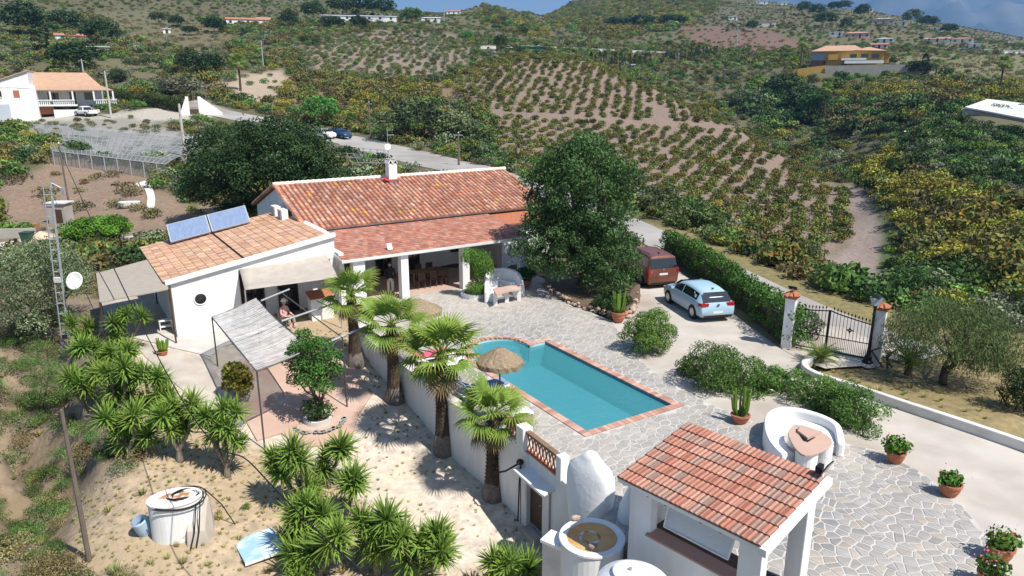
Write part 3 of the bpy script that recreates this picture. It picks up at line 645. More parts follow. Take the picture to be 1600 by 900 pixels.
# deck edge strip (small step to the drive)
# stone border and bed under the big tree
BED = [P(u, v)[:2] for u, v in ((858, 452), (880, 470), (915, 484), (950, 492), (985, 496), (1000, 470), (1000, 440), (985, 420), (900, 420), (850, 430))]
M('bed_soil', (0.11, 0.075, 0.05), (0.16, 0.11, 0.075), 3, 0.95, 0.5, 10)
mb = MB(); mb.prism(BED, -0.3, lambda p: 0.16 + 0.05 * math.sin(p[0] * 3)); struct(mb.build('tree_bed_soil', 'bed_soil'))
M('rock', (0.42, 0.31, 0.23), (0.30, 0.22, 0.17), 4, 0.9, 0.5, 12, attr=True)
def rock_mesh(seed, s=(1, 1, 0.7)):
    bm = bmesh.new(); bmesh.ops.create_icosphere(bm, subdivisions=1, radius=0.5); r = random.Random(seed)
    for v in bm.verts: v.co = Vector((v.co.x * s[0], v.co.y * s[1], v.co.z * s[2])) * r.uniform(0.75, 1.15)
    me = bpy.data.meshes.new('rock'); bm.to_mesh(me); bm.free(); at = me.color_attributes.new('Col', 'FLOAT_COLOR', 'POINT'); c = r.uniform(0.75, 1.25); w = r.uniform(0.9, 1.15)
    for d in at.data: d.color = (c * w, c, c, 1)
    me.materials.append(mat('rock')); return me
ROCKS = [rock_mesh(i) for i in range(9)]
sb = thing('stone_border', 'row of rough tan stones edging the soil bed beneath the big tree', 'stone border', P(925, 486))
line = resample([P(u, v)[:2] for u, v in ((852, 446), (862, 458), (885, 472), (915, 485), (950, 494), (982, 500), (992, 480), (998, 462))], 0.27)
for i, p in enumerate(line):
    for lay in range(2 if rng.random() < 0.55 else 1):
        o = link('border_stone', ROCKS[rng.integers(9)], sb); s = rng.uniform(0.22, 0.42); o.scale = (s, s * rng.uniform(.7, 1), s * rng.uniform(.7, 1)); o.rotation_euler = (rng.uniform(-.4, .4), rng.uniform(-.4, .4), rng.uniform(0, 6))
        o.location = Vector((p[0] + rng.uniform(-.06, .06), p[1] + rng.uniform(-.06, .06), 0.06 + lay * 0.17)) - Vector(sb.location)
# ---------------------------------------------------------------- farmhouse (frame: a along the house, n away)
HO = hp(18, 38, 0); house = thing('farmhouse', 'long whitewashed farmhouse with red barrel-tile roof, deep porch and lower side wing', 'house', HO, HA)
def hl(a, n, z): return Vector((a - 18, n - 38, z))          # house-local
def hbox(mb, a0, a1, n0, n1, z0, z1): return mb.box(hl((a0 + a1) / 2, (n0 + n1) / 2, (z0 + z1) / 2), (a1 - a0, n1 - n0, z1 - z0))
A0, A1, N0, NRG, N1 = 11.15, 27.2, 37.45, 43.0, 48.5; ZE, ZR = 3.25, 5.05
# main walls (gabled block)
mb = MB(); g = lambda a: [hl(a, N0 + .3, -0.6), hl(a, N1 - .3, -0.6), hl(a, N1 - .3, ZE - .05), hl(a, NRG, ZR - .16), hl(a, N0 + .3, ZE - .05)]
la, lb = g(A0 + .12), g(A1 - .12); mb.add(la + lb, [(0, 1, 2, 3, 4), (9, 8, 7, 6, 5)] + [(i, 5 + i, 5 + (i + 1) % 5, (i + 1) % 5) for i in range(5)])
mb.build('wall', 'whitewash', house)
# barrel tiles: every cover tile is modelled; too small in the picture to pick apart singly
TILEC = [(0.50, 0.235, 0.15), (0.43, 0.185, 0.12), (0.56, 0.30, 0.19), (0.38, 0.18, 0.13), (0.52, 0.22, 0.13), (0.60, 0.36, 0.25), (0.47, 0.27, 0.20), (0.42, 0.23, 0.17)]
def barrel_roof(mb, o, across, down, W, L, pitch_w=0.29, tile_l=0.40, r=0.105, lichen=0.01, pal=TILEC, bright=1.0):
    """o top-left corner, across unit vector along the eave, down unit vector down the slope"""
    nrm = across.cross(down).normalized()
    if nrm.z < 0: nrm = -nrm
    nc = int(round(W / pitch_w)); dw = W / nc; nr = int(round(L / tile_l)); dl = L / nr; seg = 5
    for j in range(nc):
        for i in range(nr):
            k = rng.integers(len(pal)); c = np.array(pal[k]) * rng.uniform(0.82, 1.18) * bright
            if rng.random() < lichen: c = np.array((0.60, 0.34, 0.07)) * rng.uniform(0.9, 1.2)
            c = c * (0.92 + 0.25 * float(_vn(np.array([j * 0.7]), np.array([i * 1.0]), 6.0, 51)[0] + 0.3))
            mb.col = tuple(c); x0 = (j + 0.5) * dw + rng.normal(0, 0.006); y0 = i * dl; y1 = y0 + dl + 0.05; vs = []
            for y, rr_, up in ((y0, r * 0.88, 0.0), (y1, r * 1.08, 0.022)):
                for s in range(seg + 1):
                    a = math.pi * s / seg; vs.append(o + across * (x0 - math.cos(a) * rr_) + down * y + nrm * (math.sin(a) * rr_ * 0.85 + up))
            mb.add(vs, [(s, s + 1, seg + 2 + s, seg + 1 + s) for s in range(seg)] + [tuple(range(seg + 1, 2 * seg + 2))])
    mb.col = (0.20, 0.085, 0.06); t = 0.02
    mb.add([o + nrm * 0.012, o + across * W + nrm * 0.012, o + across * W + down * (L + .02) + nrm * 0.012, o + down * (L + .02) + nrm * 0.012], [(3, 2, 1, 0)])
    return mb
ax = Vector((1, 0, 0))
dn = (hl(0, N0 - .15, ZE) - hl(0, NRG, ZR)); SL = dn.length; dn.normalize()
roof = MB().slab([hl(A0, NRG, ZR), hl(A1, NRG, ZR), hl(A1, N0 - .12, ZE + .02), hl(A0, N0 - .12, ZE + .02)], 0.10).build('roof', 'old_white', house)
mb = MB().slab([hl(A0, NRG, ZR), hl(A0, N1 + .12, ZE), hl(A1, N1 + .12, ZE), hl(A1, NRG, ZR)], 0.10); mb.build('rear_roof', 'terracotta', house)
o = barrel_roof(MB(), hl(A0 - .05, NRG, ZR + .01), ax, dn, A1 - A0 + .1, SL).build('barrel_tiles', 'roof_tile', house, smooth=False); stuff(o)
mb = MB()
for i in range(52):
    f0, f1 = i / 52, (i + 1) / 52; mb.col = tuple(np.array((0.80, 0.72, 0.62)) * rng.uniform(0.85, 1.1))
    a0_, a1_ = A0 - .1 + (A1 - A0 + .2) * f0, A0 - .1 + (A1 - A0 + .2) * f1
    mb.tube([hl(a0_, NRG, ZR + .03), hl(a1_ + .03, NRG, ZR + .045)], [.13, .15], 8)
mb.build('ridge', 'roof_tile', house)
mb = MB()                                                       # verge tiles on the left gable
for i in range(15):
    f = i / 15; mb.col = tuple(np.array(TILEC[rng.integers(8)]) * 1.15); p0 = hl(A0 - .02, NRG, ZR + .03) + dn * SL * f; mb.tube([p0, p0 + dn * SL / 15 * 1.12], [.10, .12], 6)
dn2 = (hl(0, N1, ZE) - hl(0, NRG, ZR)).normalized()
for i in range(15):
    f = i / 15; mb.col = tuple(np.array(TILEC[rng.integers(8)]) * 1.0); p0 = hl(A0 - .02, NRG, ZR + .03) + dn2 * SL * f; mb.tube([p0, p0 + dn2 * SL / 15 * 1.12], [.10, .12], 6)
mb.build('verge', 'roof_tile', house)
# chimney, at photo (641,268)
ch_a, ch_n = 18.35, 42.35
mb = MB(); zt = ZR + .95; hbox(mb, ch_a - .28, ch_a + .28, ch_n - .28, ch_n + .28, ZR - .5, zt); cy = mb.build('chimney', 'whitewash', house)
mb = MB()
for s in (-1, 1):
    c = hl(ch_a + s * .16, ch_n, zt + .02)
    for t in (-1, 1): mb.slab([c + Vector((0, -.33, .30)), c + Vector((0, .33, .30)), c + Vector((t * .17, .33, 0)), c + Vector((t * .17, -.33, 0))], 0.05)
mb.build('chimney_cowl', 'old_white', cy)
mb = MB()
for s in (-1, 1):
    c = hl(ch_a + s * .16, ch_n - .25, zt + .021); mb.add([c + Vector((-.10, 0, 0)), c + Vector((.10, 0, 0)), c + Vector((0, 0, .22))], [(0, 1, 2)])
mb.build('flue_opening', 'dark', cy)
M('red_seal', (0.50, 0.045, 0.04), None, rough=0.6); mb = MB(); mb.slab([hl(ch_a - .55, ch_n + .1, ZR - .06), hl(ch_a + .42, ch_n + .1, ZR - .06), hl(ch_a + .42, ch_n - .42, ZR - .20), hl(ch_a - .55, ch_n - .42, ZR - .20)], 0.02)
o_ = mb.build('red_flashing', 'red_seal', cy); o_.location = (0, 0, 0.14)
# porch roof of flat tiles
PA0, PA1, PN0 = 11.35, 22.5, 32.62; ZP0, ZP1 = 2.50, 3.08
pd = (hl(0, PN0, ZP0) - hl(0, N0 - .05, ZP1)); PSL = pd.length; pd.normalize()
mb = MB().slab([hl(PA0, N0 + .2, ZP1), hl(PA1, N0 + .2, ZP1), hl(PA1, PN0, ZP0), hl(PA0, PN0, ZP0)], 0.16); pr = mb.build('porch_roof', 'white_paint', house)
def flat_tiles(mb, o, across, down, W, L, tw, tl, pal, lift=0.012, seedl=0.0):
    nrm = across.cross(down).normalized(); nrm = -nrm if nrm.z < 0 else nrm; nc = int(W / tw); nr = int(round(L / tl)); dw = W / nc; dl = L / nr
    for i in range(nr):
        sh = 0.5 * dw * (i % 2)
        for j in range(nc + 1):
            x0 = max(0, j * dw - sh); x1 = min(W, (j + 1) * dw - sh)
            if x1 - x0 < 0.03: continue
            c = np.array(pal[rng.integers(len(pal))]) * rng.uniform(0.8, 1.2)
            if rng.random() < seedl: c = np.array((0.55, 0.32, 0.10))
            mb.col = tuple(c); e = rng.uniform(0.6, 1.3) * lift; g_ = 0.0
            a_ = o + across * (x0 + g_) + down * (i * dl) + nrm * 0.004; b_ = o + across * (x1 - g_) + down * (i * dl) + nrm * 0.004
            c_ = o + across * (x1 - g_) + down * (i * dl + dl * 1.04) + nrm * (0.012 + e * 1.6); d_ = o + across * (x0 + g_) + down * (i * dl + dl * 1.04) + nrm * (0.012 + e * 1.6)
            mb.add([a_, b_, c_, d_, c_ - nrm * 0.03, d_ - nrm * 0.03], [(3, 2, 1, 0), (5, 4, 2, 3)])
    return mb
PALP = [(0.43, 0.185, 0.125), (0.39, 0.16, 0.11), (0.46, 0.22, 0.15), (0.36, 0.16, 0.12), (0.42, 0.235, 0.175)]
o = flat_tiles(MB(), hl(PA0 + .03, N0 - .08, ZP1 + .012), ax, pd, PA1 - PA0 - .06, PSL, 0.24, 0.30, PALP).build('flat_tiles', 'roof_tile', pr); stuff(o)
mb = MB(); mb.slab([hl(PA0 - .02, PN0 + .02, ZP0 + .03), hl(PA1 + .02, PN0 + .02, ZP0 + .03), hl(PA1 + .02, PN0 - .07, ZP0 + .02), hl(PA0 - .02, PN0 - .07, ZP0 + .02)], 0.14); mb.build('fascia', 'whitewash', pr)
# porch columns
for a_, n_, w in ((12.25, 32.95, .62), (14.7, 32.95, .42), (18.3, 32.95, .44), (22.15, 33.0, .50)):
    mb = MB(); hbox(mb, a_ - w / 2, a_ + w / 2, n_ - .21, n_ + .21, 0, ZP0 - .06); mb.build('porch_column', 'whitewash', house, bevel=.02)
mb = MB(); hbox(mb, PA0, PA1, 32.9, 33.15, ZP0 - .22, ZP0 - .10); mb.build('porch_beam', 'whitewash', house)
mb = MB(); hbox(mb, PA0 + .3, PA1 - .1, 33.3, 37.7, 0.004, 0.03); mb.build('porch_floor', 'terracotta_floor', house)
mb = MB(); hbox(mb, PA0 + .05, PA0 + .3, 33.2, 37.7, -.6, 2.75); mb.build('porch_side_wall', 'whitewash', house)
# doors and windows in the porch
def opening(a0, a1, z0, z1, n=N0 + .3, bars=True, name='window', fr='dark_wood'):
    mb = MB(); hbox(mb, a0, a1, n - .03, n + .02, z0, z1); w = mb.build(name, 'glass_dark', house)
    mb = MB()
    for x0, x1, y0, y1 in ((a0, a0 + .07, z0, z1), (a1 - .07, a1, z0, z1), (a0, a1, z0, z0 + .07), (a0, a1, z1 - .07, z1), ((a0 + a1) / 2 - .03, (a0 + a1) / 2 + .03, z0, z1)): hbox(mb, x0, x1, n - .06, n - .031, y0, y1)
    mb.build('frame', fr, w)
    if bars:
        mb = MB()
        for k in range(int((a1 - a0) / .14)):
            p = hl(a0 + .07 + k * .14, n - .10, z0 - .05); mb.cyl(p, p + Vector((0, 0, z1 - z0 + .1)), .011, seg=5)
        for zz in (z0 + .2, (z0 + z1) / 2, z1 - .2): mb.cyl(hl(a0, n - .10, zz), hl(a1, n - .10, zz), .011, seg=5)
        mb.build('bars', 'black_iron', w)
    return w
opening(12.9, 14.0, 0.55, 2.1); opening(15.1, 16.1, 0.03, 2.15, bars=False, name='door'); opening(17.0, 17.9, 0.03, 2.15, bars=False, name='door'); opening(20.0, 21.3, 0.9, 2.1, name='window')
# right annex behind the tree
mb = MB(); hbox(mb, 22.4, 26.0, 35.6, 37.7, -.4, 2.75); an_ = mb.build('annex_wall', 'whitewash', house)
mb = MB(); mb.slab([hl(22.3, 37.7, 3.05), hl(26.2, 37.7, 3.05), hl(26.2, 35.3, 2.75), hl(22.3, 35.3, 2.75)], .1); mb.build('annex_roof', 'terracotta', house)
# ---- wing (mono-pitch, rising to the right)
WA0, WA1, WN0, WN1 = 3.75, 11.15, 33.75, 42.6; WZ0, WZ1 = 2.28, 3.58
zw = lambda a: WZ0 + (WZ1 - WZ0) * (a - WA0) / (WA1 - WA0)
mb = MB()
def wedge(mb, a0, a1, n0, n1, z0=-0.9, dz=-.02):
    return mb.hexa([hl(a0, n0, z0), hl(a1, n0, z0), hl(a1, n1, z0), hl(a0, n1, z0)], [hl(a0, n0, zw(a0) + dz), hl(a1, n0, zw(a1) + dz), hl(a1, n1, zw(a1) + dz), hl(a0, n1, zw(a0) + dz)])
wedge(mb, WA0 + .1, 6.75, WN0, WN1 - .2); mb.build('wing_wall', 'whitewash', house)
mb = MB(); wedge(mb, 6.752, WA1 + .3, WN0 + 1.15, WN1 - .2); mb.build('wing_recess_wall', 'whitewash', house)
mb = MB(); mb.hexa([hl(6.752, WN0 + .0, 2.42), hl(WA1 + .25, WN0 + .0, 2.42), hl(WA1 + .25, WN0 + 1.149, 2.42), hl(6.752, WN0 + 1.149, 2.42)], [hl(6.752, WN0, zw(6.752) - .02), hl(WA1 + .25, WN0, zw(WA1 + .25) - .02), hl(WA1 + .25, WN0 + 1.149, zw(WA1 + .25) - .02), hl(6.752, WN0 + 1.149, zw(6.752) - .02)]); mb.build('wing_lintel_wall', 'whitewash', house)
mb = MB(); hbox(mb, WA1 - .02, WA1 + .28, 33.76, N0 + .5, -.9, 2.9); mb.build('wing_end_wall', 'whitewash', house)
wr = MB().slab([hl(WA0 - .1, WN0 - .1, zw(WA0 - .1)), hl(WA1, WN0 - .1, zw(WA1)), hl(WA1, WN1, zw(WA1)), hl(WA0 - .1, WN1, zw(WA0 - .1))], .08).build('wing_roof', 'old_white', house)
dw_ = (hl(WA0 - .15, 0, zw(WA0 - .15)) - hl(WA1, 0, zw(WA1))); LW = dw_.length; dw_.normalize()
PALW = [(0.58, 0.36, 0.23), (0.52, 0.28, 0.18), (0.62, 0.42, 0.28), (0.48, 0.27, 0.18), (0.56, 0.33, 0.20)]
o = flat_tiles(MB(), hl(WA1, WN0 + .12, zw(WA1) + .012), Vector((0, 1, 0)), dw_, WN1 - WN0 - .15, LW, 0.15, 0.40, PALW, 0.010, .02).build('wing_tiles', 'roof_tile', wr); stuff(o)
mb = MB(); mb.hexa([hl(WA0 - .12, WN0 - .16, zw(WA0) - .10), hl(WA1 + .3, WN0 - .16, zw(WA1) - .06), hl(WA1 + .3, WN0 + .10, zw(WA1) - .06), hl(WA0 - .12, WN0 + .10, zw(WA0) - .10)], [hl(WA0 - .12, WN0 - .16, zw(WA0) + .07), hl(WA1 + .3, WN0 - .16, zw(WA1) + .12), hl(WA1 + .3, WN0 + .10, zw(WA1) + .12), hl(WA0 - .12, WN0 + .10, zw(WA0) + .07)])
mb.build('verge_trim', 'whitewash', wr)
mb = MB(); p0 = hl(7.1, WN0 + .1, zw(7.1) + .06); mb.tube([p0, hl(7.1, WN1 - .1, zw(7.1) + .06)], .035, 6); mb.build('roof_cable', 'black_rubber', wr)
mb = MB(); c = hl(5.0, WN0 - .004, 1.32); mb.add([c + Vector((.26 * math.cos(t), 0, .26 * math.sin(t))) for t in np.linspace(0, 2 * math.pi, 25)[:-1]], [tuple(range(24))]); rw = mb.build('round_window', 'glass_dark', house)
mb = MB(); prev = None; mb.tube([c + Vector((.27 * math.cos(t), -.01, .27 * math.sin(t))) for t in np.linspace(0, 2 * math.pi, 25)], .03, 6, cap=False); mb.build('frame', 'whitewash', rw)
opening(7.0, 8.1, -.25, 1.95, n=WN0 + 1.15, name='window'); opening(8.75, 9.75, -.3, 1.95, n=WN0 + 1.15, name='door')
mb = MB(); hbox(mb, WA0 + .1, 7.0, WN0 - .07, WN0 - .003, -.9, 0.06); mb.build('plinth', 'whitewash', house)
# awning over the wing's recess
aw = thing('canvas_awning', 'beige canvas awning slung over the side wing windows beside the round-window wall', 'awning', hp(9, 33.4, 0), HA)
al = lambda a, n, z: Vector((a - 9, n - 33.4, z))
M('canvas', (0.47, 0.42, 0.36), (0.41, 0.36, 0.31), 2.5, 0.9, 0.1, 30, trans=0.12)
A_ = [al(6.85, 34.0, 2.55), al(11.0, 34.15, 2.75), al(10.75, 31.55, 1.98), al(6.6, 32.0, 1.90)]
mb = MB(); mb.grid(lambda u, v: (A_[0] * (1 - u) + A_[1] * u) * (1 - v) + (A_[3] * (1 - u) + A_[2] * u) * v + Vector((0, 0, -.16 * math.sin(math.pi * u) * math.sin(math.pi * v))), 14, 10)
cv = mb.build('canvas', 'canvas', aw, smooth=True); so_ = cv.modifiers.new('s', 'SOLIDIFY'); so_.thickness = .012
for q in (A_[2], A_[3]): MB().cyl(q, (q.x, q.y, -.55), .03, seg=8).build('awning_post', 'galvanised', aw)
# carport canopy left of the wing
cp = [P(u, v, z) for u, v, z in ((150, 427, 2.0), (236, 404, 2.25), (264, 451, 2.2), (156, 472, 2.0))]
cpo = thing('reed_canopy', 'grey-beige flat reed canopy on posts left of the side wing', 'canopy', (cp[3].x, cp[3].y, -.9)); co = Vector(cpo.location)
M('reed_old', (0.42, 0.37, 0.31), (0.31, 0.27, 0.22), 3, 0.9, 0.3, 40, stretch=(1, 14, 1), trans=.05)
mb = MB().slab([p - co for p in cp], .05); mb.build('reed_mat', 'reed_old', cpo)
for p in cp: MB().cyl(p - co, Vector((p.x, p.y, gt1(p.x, p.y) - .1)) - co, .04, seg=8).build('canopy_post', 'dark_wood', cpo)
# air conditioners on the left gable
for i, (u, v, Y) in enumerate(((405, 325, 40.6), (417, 334, 39.6))):
    n_ = (41.6, 40.2)[i]; t = thing('air_conditioner', ('white air-conditioning unit on the gable wall, the rear one of two', 'white air-conditioning unit on the gable wall, the front one of two')[i], 'air conditioner', hp(10.75, n_, 3.42), HA, 'air conditioners on the gable')
    MB().box((0, 0, .32), (.36, .85, .62)).build('housing', 'white_paint', t, bevel=.02)
    mb = MB(); mb.lathe([(.24, 0), (.24, .01)], 20); f = mb.build('fan_grille', 'galvanised', t); f.rotation_euler = (0, -math.pi / 2, 0); f.location = (-.182, .12, .32)
    MB().box((0, -.35, -.03), (.4, .05, .05)).box((0, .35, -.03), (.4, .05, .05)).build('bracket', 'galvanised', t)
mb = MB(); hbox(mb, A0 + .06, A0 + .115, 40.3, 40.9, 3.3, 3.9); mb.build('gable_window', 'glass_dark', house)
# solar collectors on the wing roof
for i in range(2):
    q = [(258, 354.5), (320, 339.5), (326, 363), (263, 380)] if i == 0 else [(321, 339.3), (381, 325), (386.5, 347), (327, 362.7)]
    zs = (3.75, 3.82, 2.95, 2.85) if i == 0 else (3.82, 4.2, 3.35, 2.95)
    a_l, a_r = ((4.95, 7.0), (7.06, 9.12))[i]; nb, nf = 41.9, 40.9; zb = 2.60 + (a_l - 4.5) * .17; zb2 = 2.60 + (a_r - 4.5) * .17
    t = thing('solar_collector', ('blue solar collector panel on the wing roof, the one by the roof edge', 'blue solar collector panel on the wing roof, the one beside the gable')[i], 'solar panel', hp((a_l + a_r) / 2, nf, zb), HA, 'solar collectors on the wing roof')
    tl = lambda a, n, z: Vector((a - (a_l + a_r) / 2, n - nf, z - zb))
    c4 = [tl(a_l, nf, zb + .02), tl(a_r, nf, zb2 + .02), tl(a_r, nb, zb2 + .80), tl(a_l, nb, zb + .80)]
    MB().slab(c4, .09).build('collector_box', 'galvanised', t)
    M('solar_glass', (0.16, 0.22, 0.34), (0.22, 0.28, 0.40), 3, 0.12, spec=0.7, stretch=(7, 1, 1))
    ctr = sum(c4, Vector()) / 4; nn = (c4[1] - c4[0]).cross(c4[3] - c4[0]).normalized(); MB().poly([ctr + (p - ctr) * .94 + nn * .006 for p in c4]).build('glass', 'solar_glass', t)
    MB().cyl(c4[2], c4[2] - Vector((0, 0, .95)), .02, seg=6).cyl(c4[3], c4[3] - Vector((0, 0, .95)), .02, seg=6).build('support', 'galvanised', t)
# TV mast with dish behind the ridge, solar lamp on porch roof
t = thing('antenna_mast', 'thin antenna mast with small white dish behind the ridge chimney', 'antenna', hp(18.9, 44.0, 4.6))
MB().cyl((0, 0, 0), (0, 0, 3.4), .022, seg=6).build('mast', 'galvanised', t)
def dish_mb(r, seg=20): return MB().lathe([(r * k / 6, .18 * r * (k / 6) ** 2) for k in range(1, 7)], seg, capt=False)
o = dish_mb(.21).build('dish', 'white_paint', t, smooth=True); o.location = (0, -.08, 2.3); o.rotation_euler = (R(80), 0, R(10)); o.modifiers.new('s', 'SOLIDIFY').thickness = .015
MB().cyl((0, 0, 3.05), (.4, .2, 3.05), .012, seg=5).cyl((.1, -.1, 3.05), (.1, .2, 3.05), .012, seg=5).cyl((.3, .0, 3.05), (.3, .3, 3.05), .012, seg=5).build('aerial', 'galvanised', t)
t = thing('solar_floodlight', 'small white solar lamp on the porch roof edge', 'lamp', hp(14.1, 33.2, 2.58), HA)
MB().box((0, 0, .2), (.26, .03, .34), mtx=Matrix.Rotation(R(-25), 3, 'X')).build('lamp_panel', 'white_paint', t); MB().box((0, -.025, .2), (.14, .03, .2), mtx=Matrix.Rotation(R(-25), 3, 'X')).build('lamp_glass', 'galvanised', t); MB().cyl((0, .05, 0), (0, .03, .15), .02, seg=6).build('stand', 'galvanised', t)
# ---------------------------------------------------------------- pump room, railing, oven, bar, tanks
def frame(o, rz):
    m = Matrix.Rotation(rz, 3, 'Z'); mi = m.inverted(); o = Vector(o)
    return lambda p: mi @ (Vector(p) - o)
def bxx(mb, x0, x1, y0, y1, z0, z1): return mb.box(((x0 + x1) / 2, (y0 + y1) / 2, (z0 + z1) / 2), (x1 - x0, y1 - y0, z1 - z0))
pr_o = Vector((0.35, 19.45, 0)); prz = math.atan2(-2.85, 1.65)
pump = thing('pump_room', 'white pump room wall under the terrace with dark door and ledge beside the palm', 'pump room', pr_o, prz)
mb = MB(); bxx(mb, -.25, .30, -.08, .25, -3.2, 0.02); bxx(mb, .301, 1.10, 0.12, .25, -3.2, -.72); bxx(mb, .301, 1.10, -.02, .25, -.719, 0.02); bxx(mb, 1.101, 3.6, -.02, .25, -3.2, 0.02); mb.build('wall', 'whitewash', pump, bevel=.015)
mb = MB(); bxx(mb, .32, 1.08, .06, .115, -2.35, -.78); d_ = mb.build('door', 'dark_wood', pump); mb = MB(); mb.lathe([(.03, 0), (.03, .05)], 8, c=(.9, .05, -1.5)); mb.build('handle', 'galvanised', d_)
mb = MB(); mb.hexa([(.1, -.42, -.60), (1.75, -.42, -.60), (1.75, -.021, -.50), (.1, -.021, -.50)], [(.1, -.42, -.52), (1.75, -.42, -.52), (1.75, -.021, -.42), (.1, -.021, -.42)]); mb.build('ledge', 'whitewash', pump)
mb = MB(); bxx(mb, .35, 1.1, -.3, .0, -2.7, -2.42); mb.build('doorstep', 'concrete', pump)
mb = MB(); mb.tube([(1.55, -.05, -.5), (1.55, -.05, -2.6)], .025, 6); mb.tube([(.2, -.22, -.25), (.2, -.22, -2.4)], .022, 6); mb.build('pipe', 'galvanised', pump)
mb = MB(); mb.tube([(.2, -.24, -.3), (-.2, -.5, -.7), (-.7, -.6, -1.0), (-1.3, -.3, -1.1)], .03, 6); mb.tube([(.25, -.24, -.3), (.22, -.28, -1.0), (.18, -.3, -2.3)], .025, 6); mb.lathe([(.09, -.06), (.12, 0), (.09, .06)], 10, c=(.2, -.24, -.28)); mb.build('hose', 'black_rubber', pump)
rail = thing('balustrade', 'terracotta lattice balustrade on the terrace edge above the pump room', 'balustrade', pr_o, prz)
for x0, x1 in ((-.95, -.18), (.22, 1.9)):
    mb = MB(); bxx(mb, x0, x1, -.06, .10, .62, .70); mb.build('handrail', 'wood', rail); mb = MB(); bxx(mb, x0, x1, -.05, .09, .022, .08); mb.build('bottom_rail', 'terracotta', rail)
    n = int((x1 - x0) / .17)
    for i in range(n):
        xa = x0 + (x1 - x0) * i / n; w = (x1 - x0) / n; mb = MB()
        for p, q in (((xa, .1), (xa + w, .6)), ((xa + w, .1), (xa, .6))): mb.tube([(p[0], .02, p[1]), (q[0], .02, q[1])], .026, 4)
        mb.build('lattice_piece', 'terracotta', rail)
mb = MB(); bxx(mb, -.18, .22, -.16, .2, .022, .78); mb.build('post', 'whitewash', rail, bevel=.02); mb = MB(); bxx(mb, 1.9, 2.15, -.10, .2, .022, .74); mb.build('post', 'whitewash', rail, bevel=.02)
# outdoor oven: bulbous flue and side fin
ov = thing('outdoor_oven', 'big bulging white rendered oven flue with pointed top next to the rusty water tank', 'oven', (2.05, 16.55, -.8), prz + R(18))
M('render_white', (0.80, 0.795, 0.78), (0.74, 0.735, 0.72), 1.5, 0.8, 0.5, 5, dist=0.03)
mb = MB(); prof = [(-1.6, .48, .42), (-.2, .50, .42), (.3, .55, .42), (.9, .66, .40), (1.35, .70, .36), (1.65, .70, .31), (1.85, .62, .27), (1.98, .42, .22), (2.12, .27, .18), (2.24, .17, .13), (2.30, .06, .05)]; vs = []; sg = 28
for z, wx, wy in prof:
    for k in range(sg):
        a = 2 * math.pi * k / sg; ce, se = math.cos(a), math.sin(a); q = 2 / 2.6
        vs.append((math.copysign(abs(ce) ** q, ce) * wx * (1 + .03 * math.sin(5 * z + k)), math.copysign(abs(se) ** q, se) * wy, z))
mb.add(vs, [(i * sg + k, i * sg + (k + 1) % sg, (i + 1) * sg + (k + 1) % sg, (i + 1) * sg + k) for i in range(len(prof) - 1) for k in range(sg)] + [tuple((len(prof) - 1) * sg + k for k in range(sg))])
mb.build('flue', 'render_white', ov, smooth=True)
fin = thing('oven_fin', 'narrow white rendered chimney horn standing between the oven and the bar roof', 'chimney', (2.98, 15.75, -.6), prz + R(20))
mb = MB(); mb.add([], []); prof = [(-2.0, .34, .30, 0), (.6, .34, .28, 0), (1.0, .31, .24, .03), (1.35, .24, .19, .09), (1.7, .16, .15, .15), (1.95, .12, .12, .19), (2.05, .11, .11, .2)]; vs = []; sg = 20
for z, wx, wy, sx in prof:
    for k in range(sg):
        a = 2 * math.pi * k / sg; vs.append((math.cos(a) * wx + sx, math.sin(a) * wy, z))
mb.add(vs, [(i * sg + k, i * sg + (k + 1) % sg, (i + 1) * sg + (k + 1) % sg, (i + 1) * sg + k) for i in range(len(prof) - 1) for k in range(sg)] + [tuple((len(prof) - 1) * sg + k for k in range(sg))]); mb.build('horn', 'render_white', fin, smooth=True)
MB().lathe([(.05, 0), (.05, .012)], 12, c=(.2, 0, 2.05)).build('flue_hole', 'dark', fin)
# pool bar
b0 = P(965, 745, 2.3); b1 = P(1190, 855, 2.3); be = (b1 - b0); BL = be.length; brz = math.atan2(be.y, be.x); BD = 2.66; BZ0, BZ1 = 2.30, 2.72
bar = thing('pool_bar', 'white pool bar with red tiled roof and long open hatch', 'bar', (b0.x, b0.y, 0), brz)
mb = MB(); F0 = .30; bxx(mb, .15, .72, F0, F0 + .25, -3.2, 2.2); bxx(mb, 2.82, 3.3, F0, F0 + .25, -3.2, 2.2); bxx(mb, .721, 2.819, F0, F0 + .25, -3.2, 1.05); bxx(mb, .721, 2.819, F0 + .002, F0 + .25, 2.05, 2.2); mb.build('front_wall', 'whitewash', bar)
mb = MB(); mb.hexa([(.15, F0 + .251, -2.8), (.40, F0 + .251, -2.8), (.40, BD - .2, -2.8), (.15, BD - .2, -2.8)], [(.15, F0 + .251, 2.24), (.40, F0 + .251, 2.24), (.40, BD - .2, 2.6), (.15, BD - .2, 2.6)]); mb.build('side_wall', 'whitewash', bar)
mb = MB(); bxx(mb, .66, 2.88, F0 - .10, F0 + .30, 1.052, 1.10); mb.build('sill', 'brick', bar, bevel=.01)
mb = MB(); bxx(mb, 2.95, 3.32, BD - .5, BD - .15, 0, 2.55); mb.build('column', 'whitewash', bar, bevel=.02)
mb = MB(); bxx(mb, .41, 3.2, F0 + .26, BD - .3, .01, .05); mb.build('floor', 'dark_wood', bar)
mb = MB(); bxx(mb, .5, 2.9, F0 + .35, F0 + .9, .9, .95); mb.build('counter', 'dark_wood', bar)
M('blind', (0.62, 0.64, 0.66), (0.50, 0.52, 0.55), 60, 0.6, attr=False)
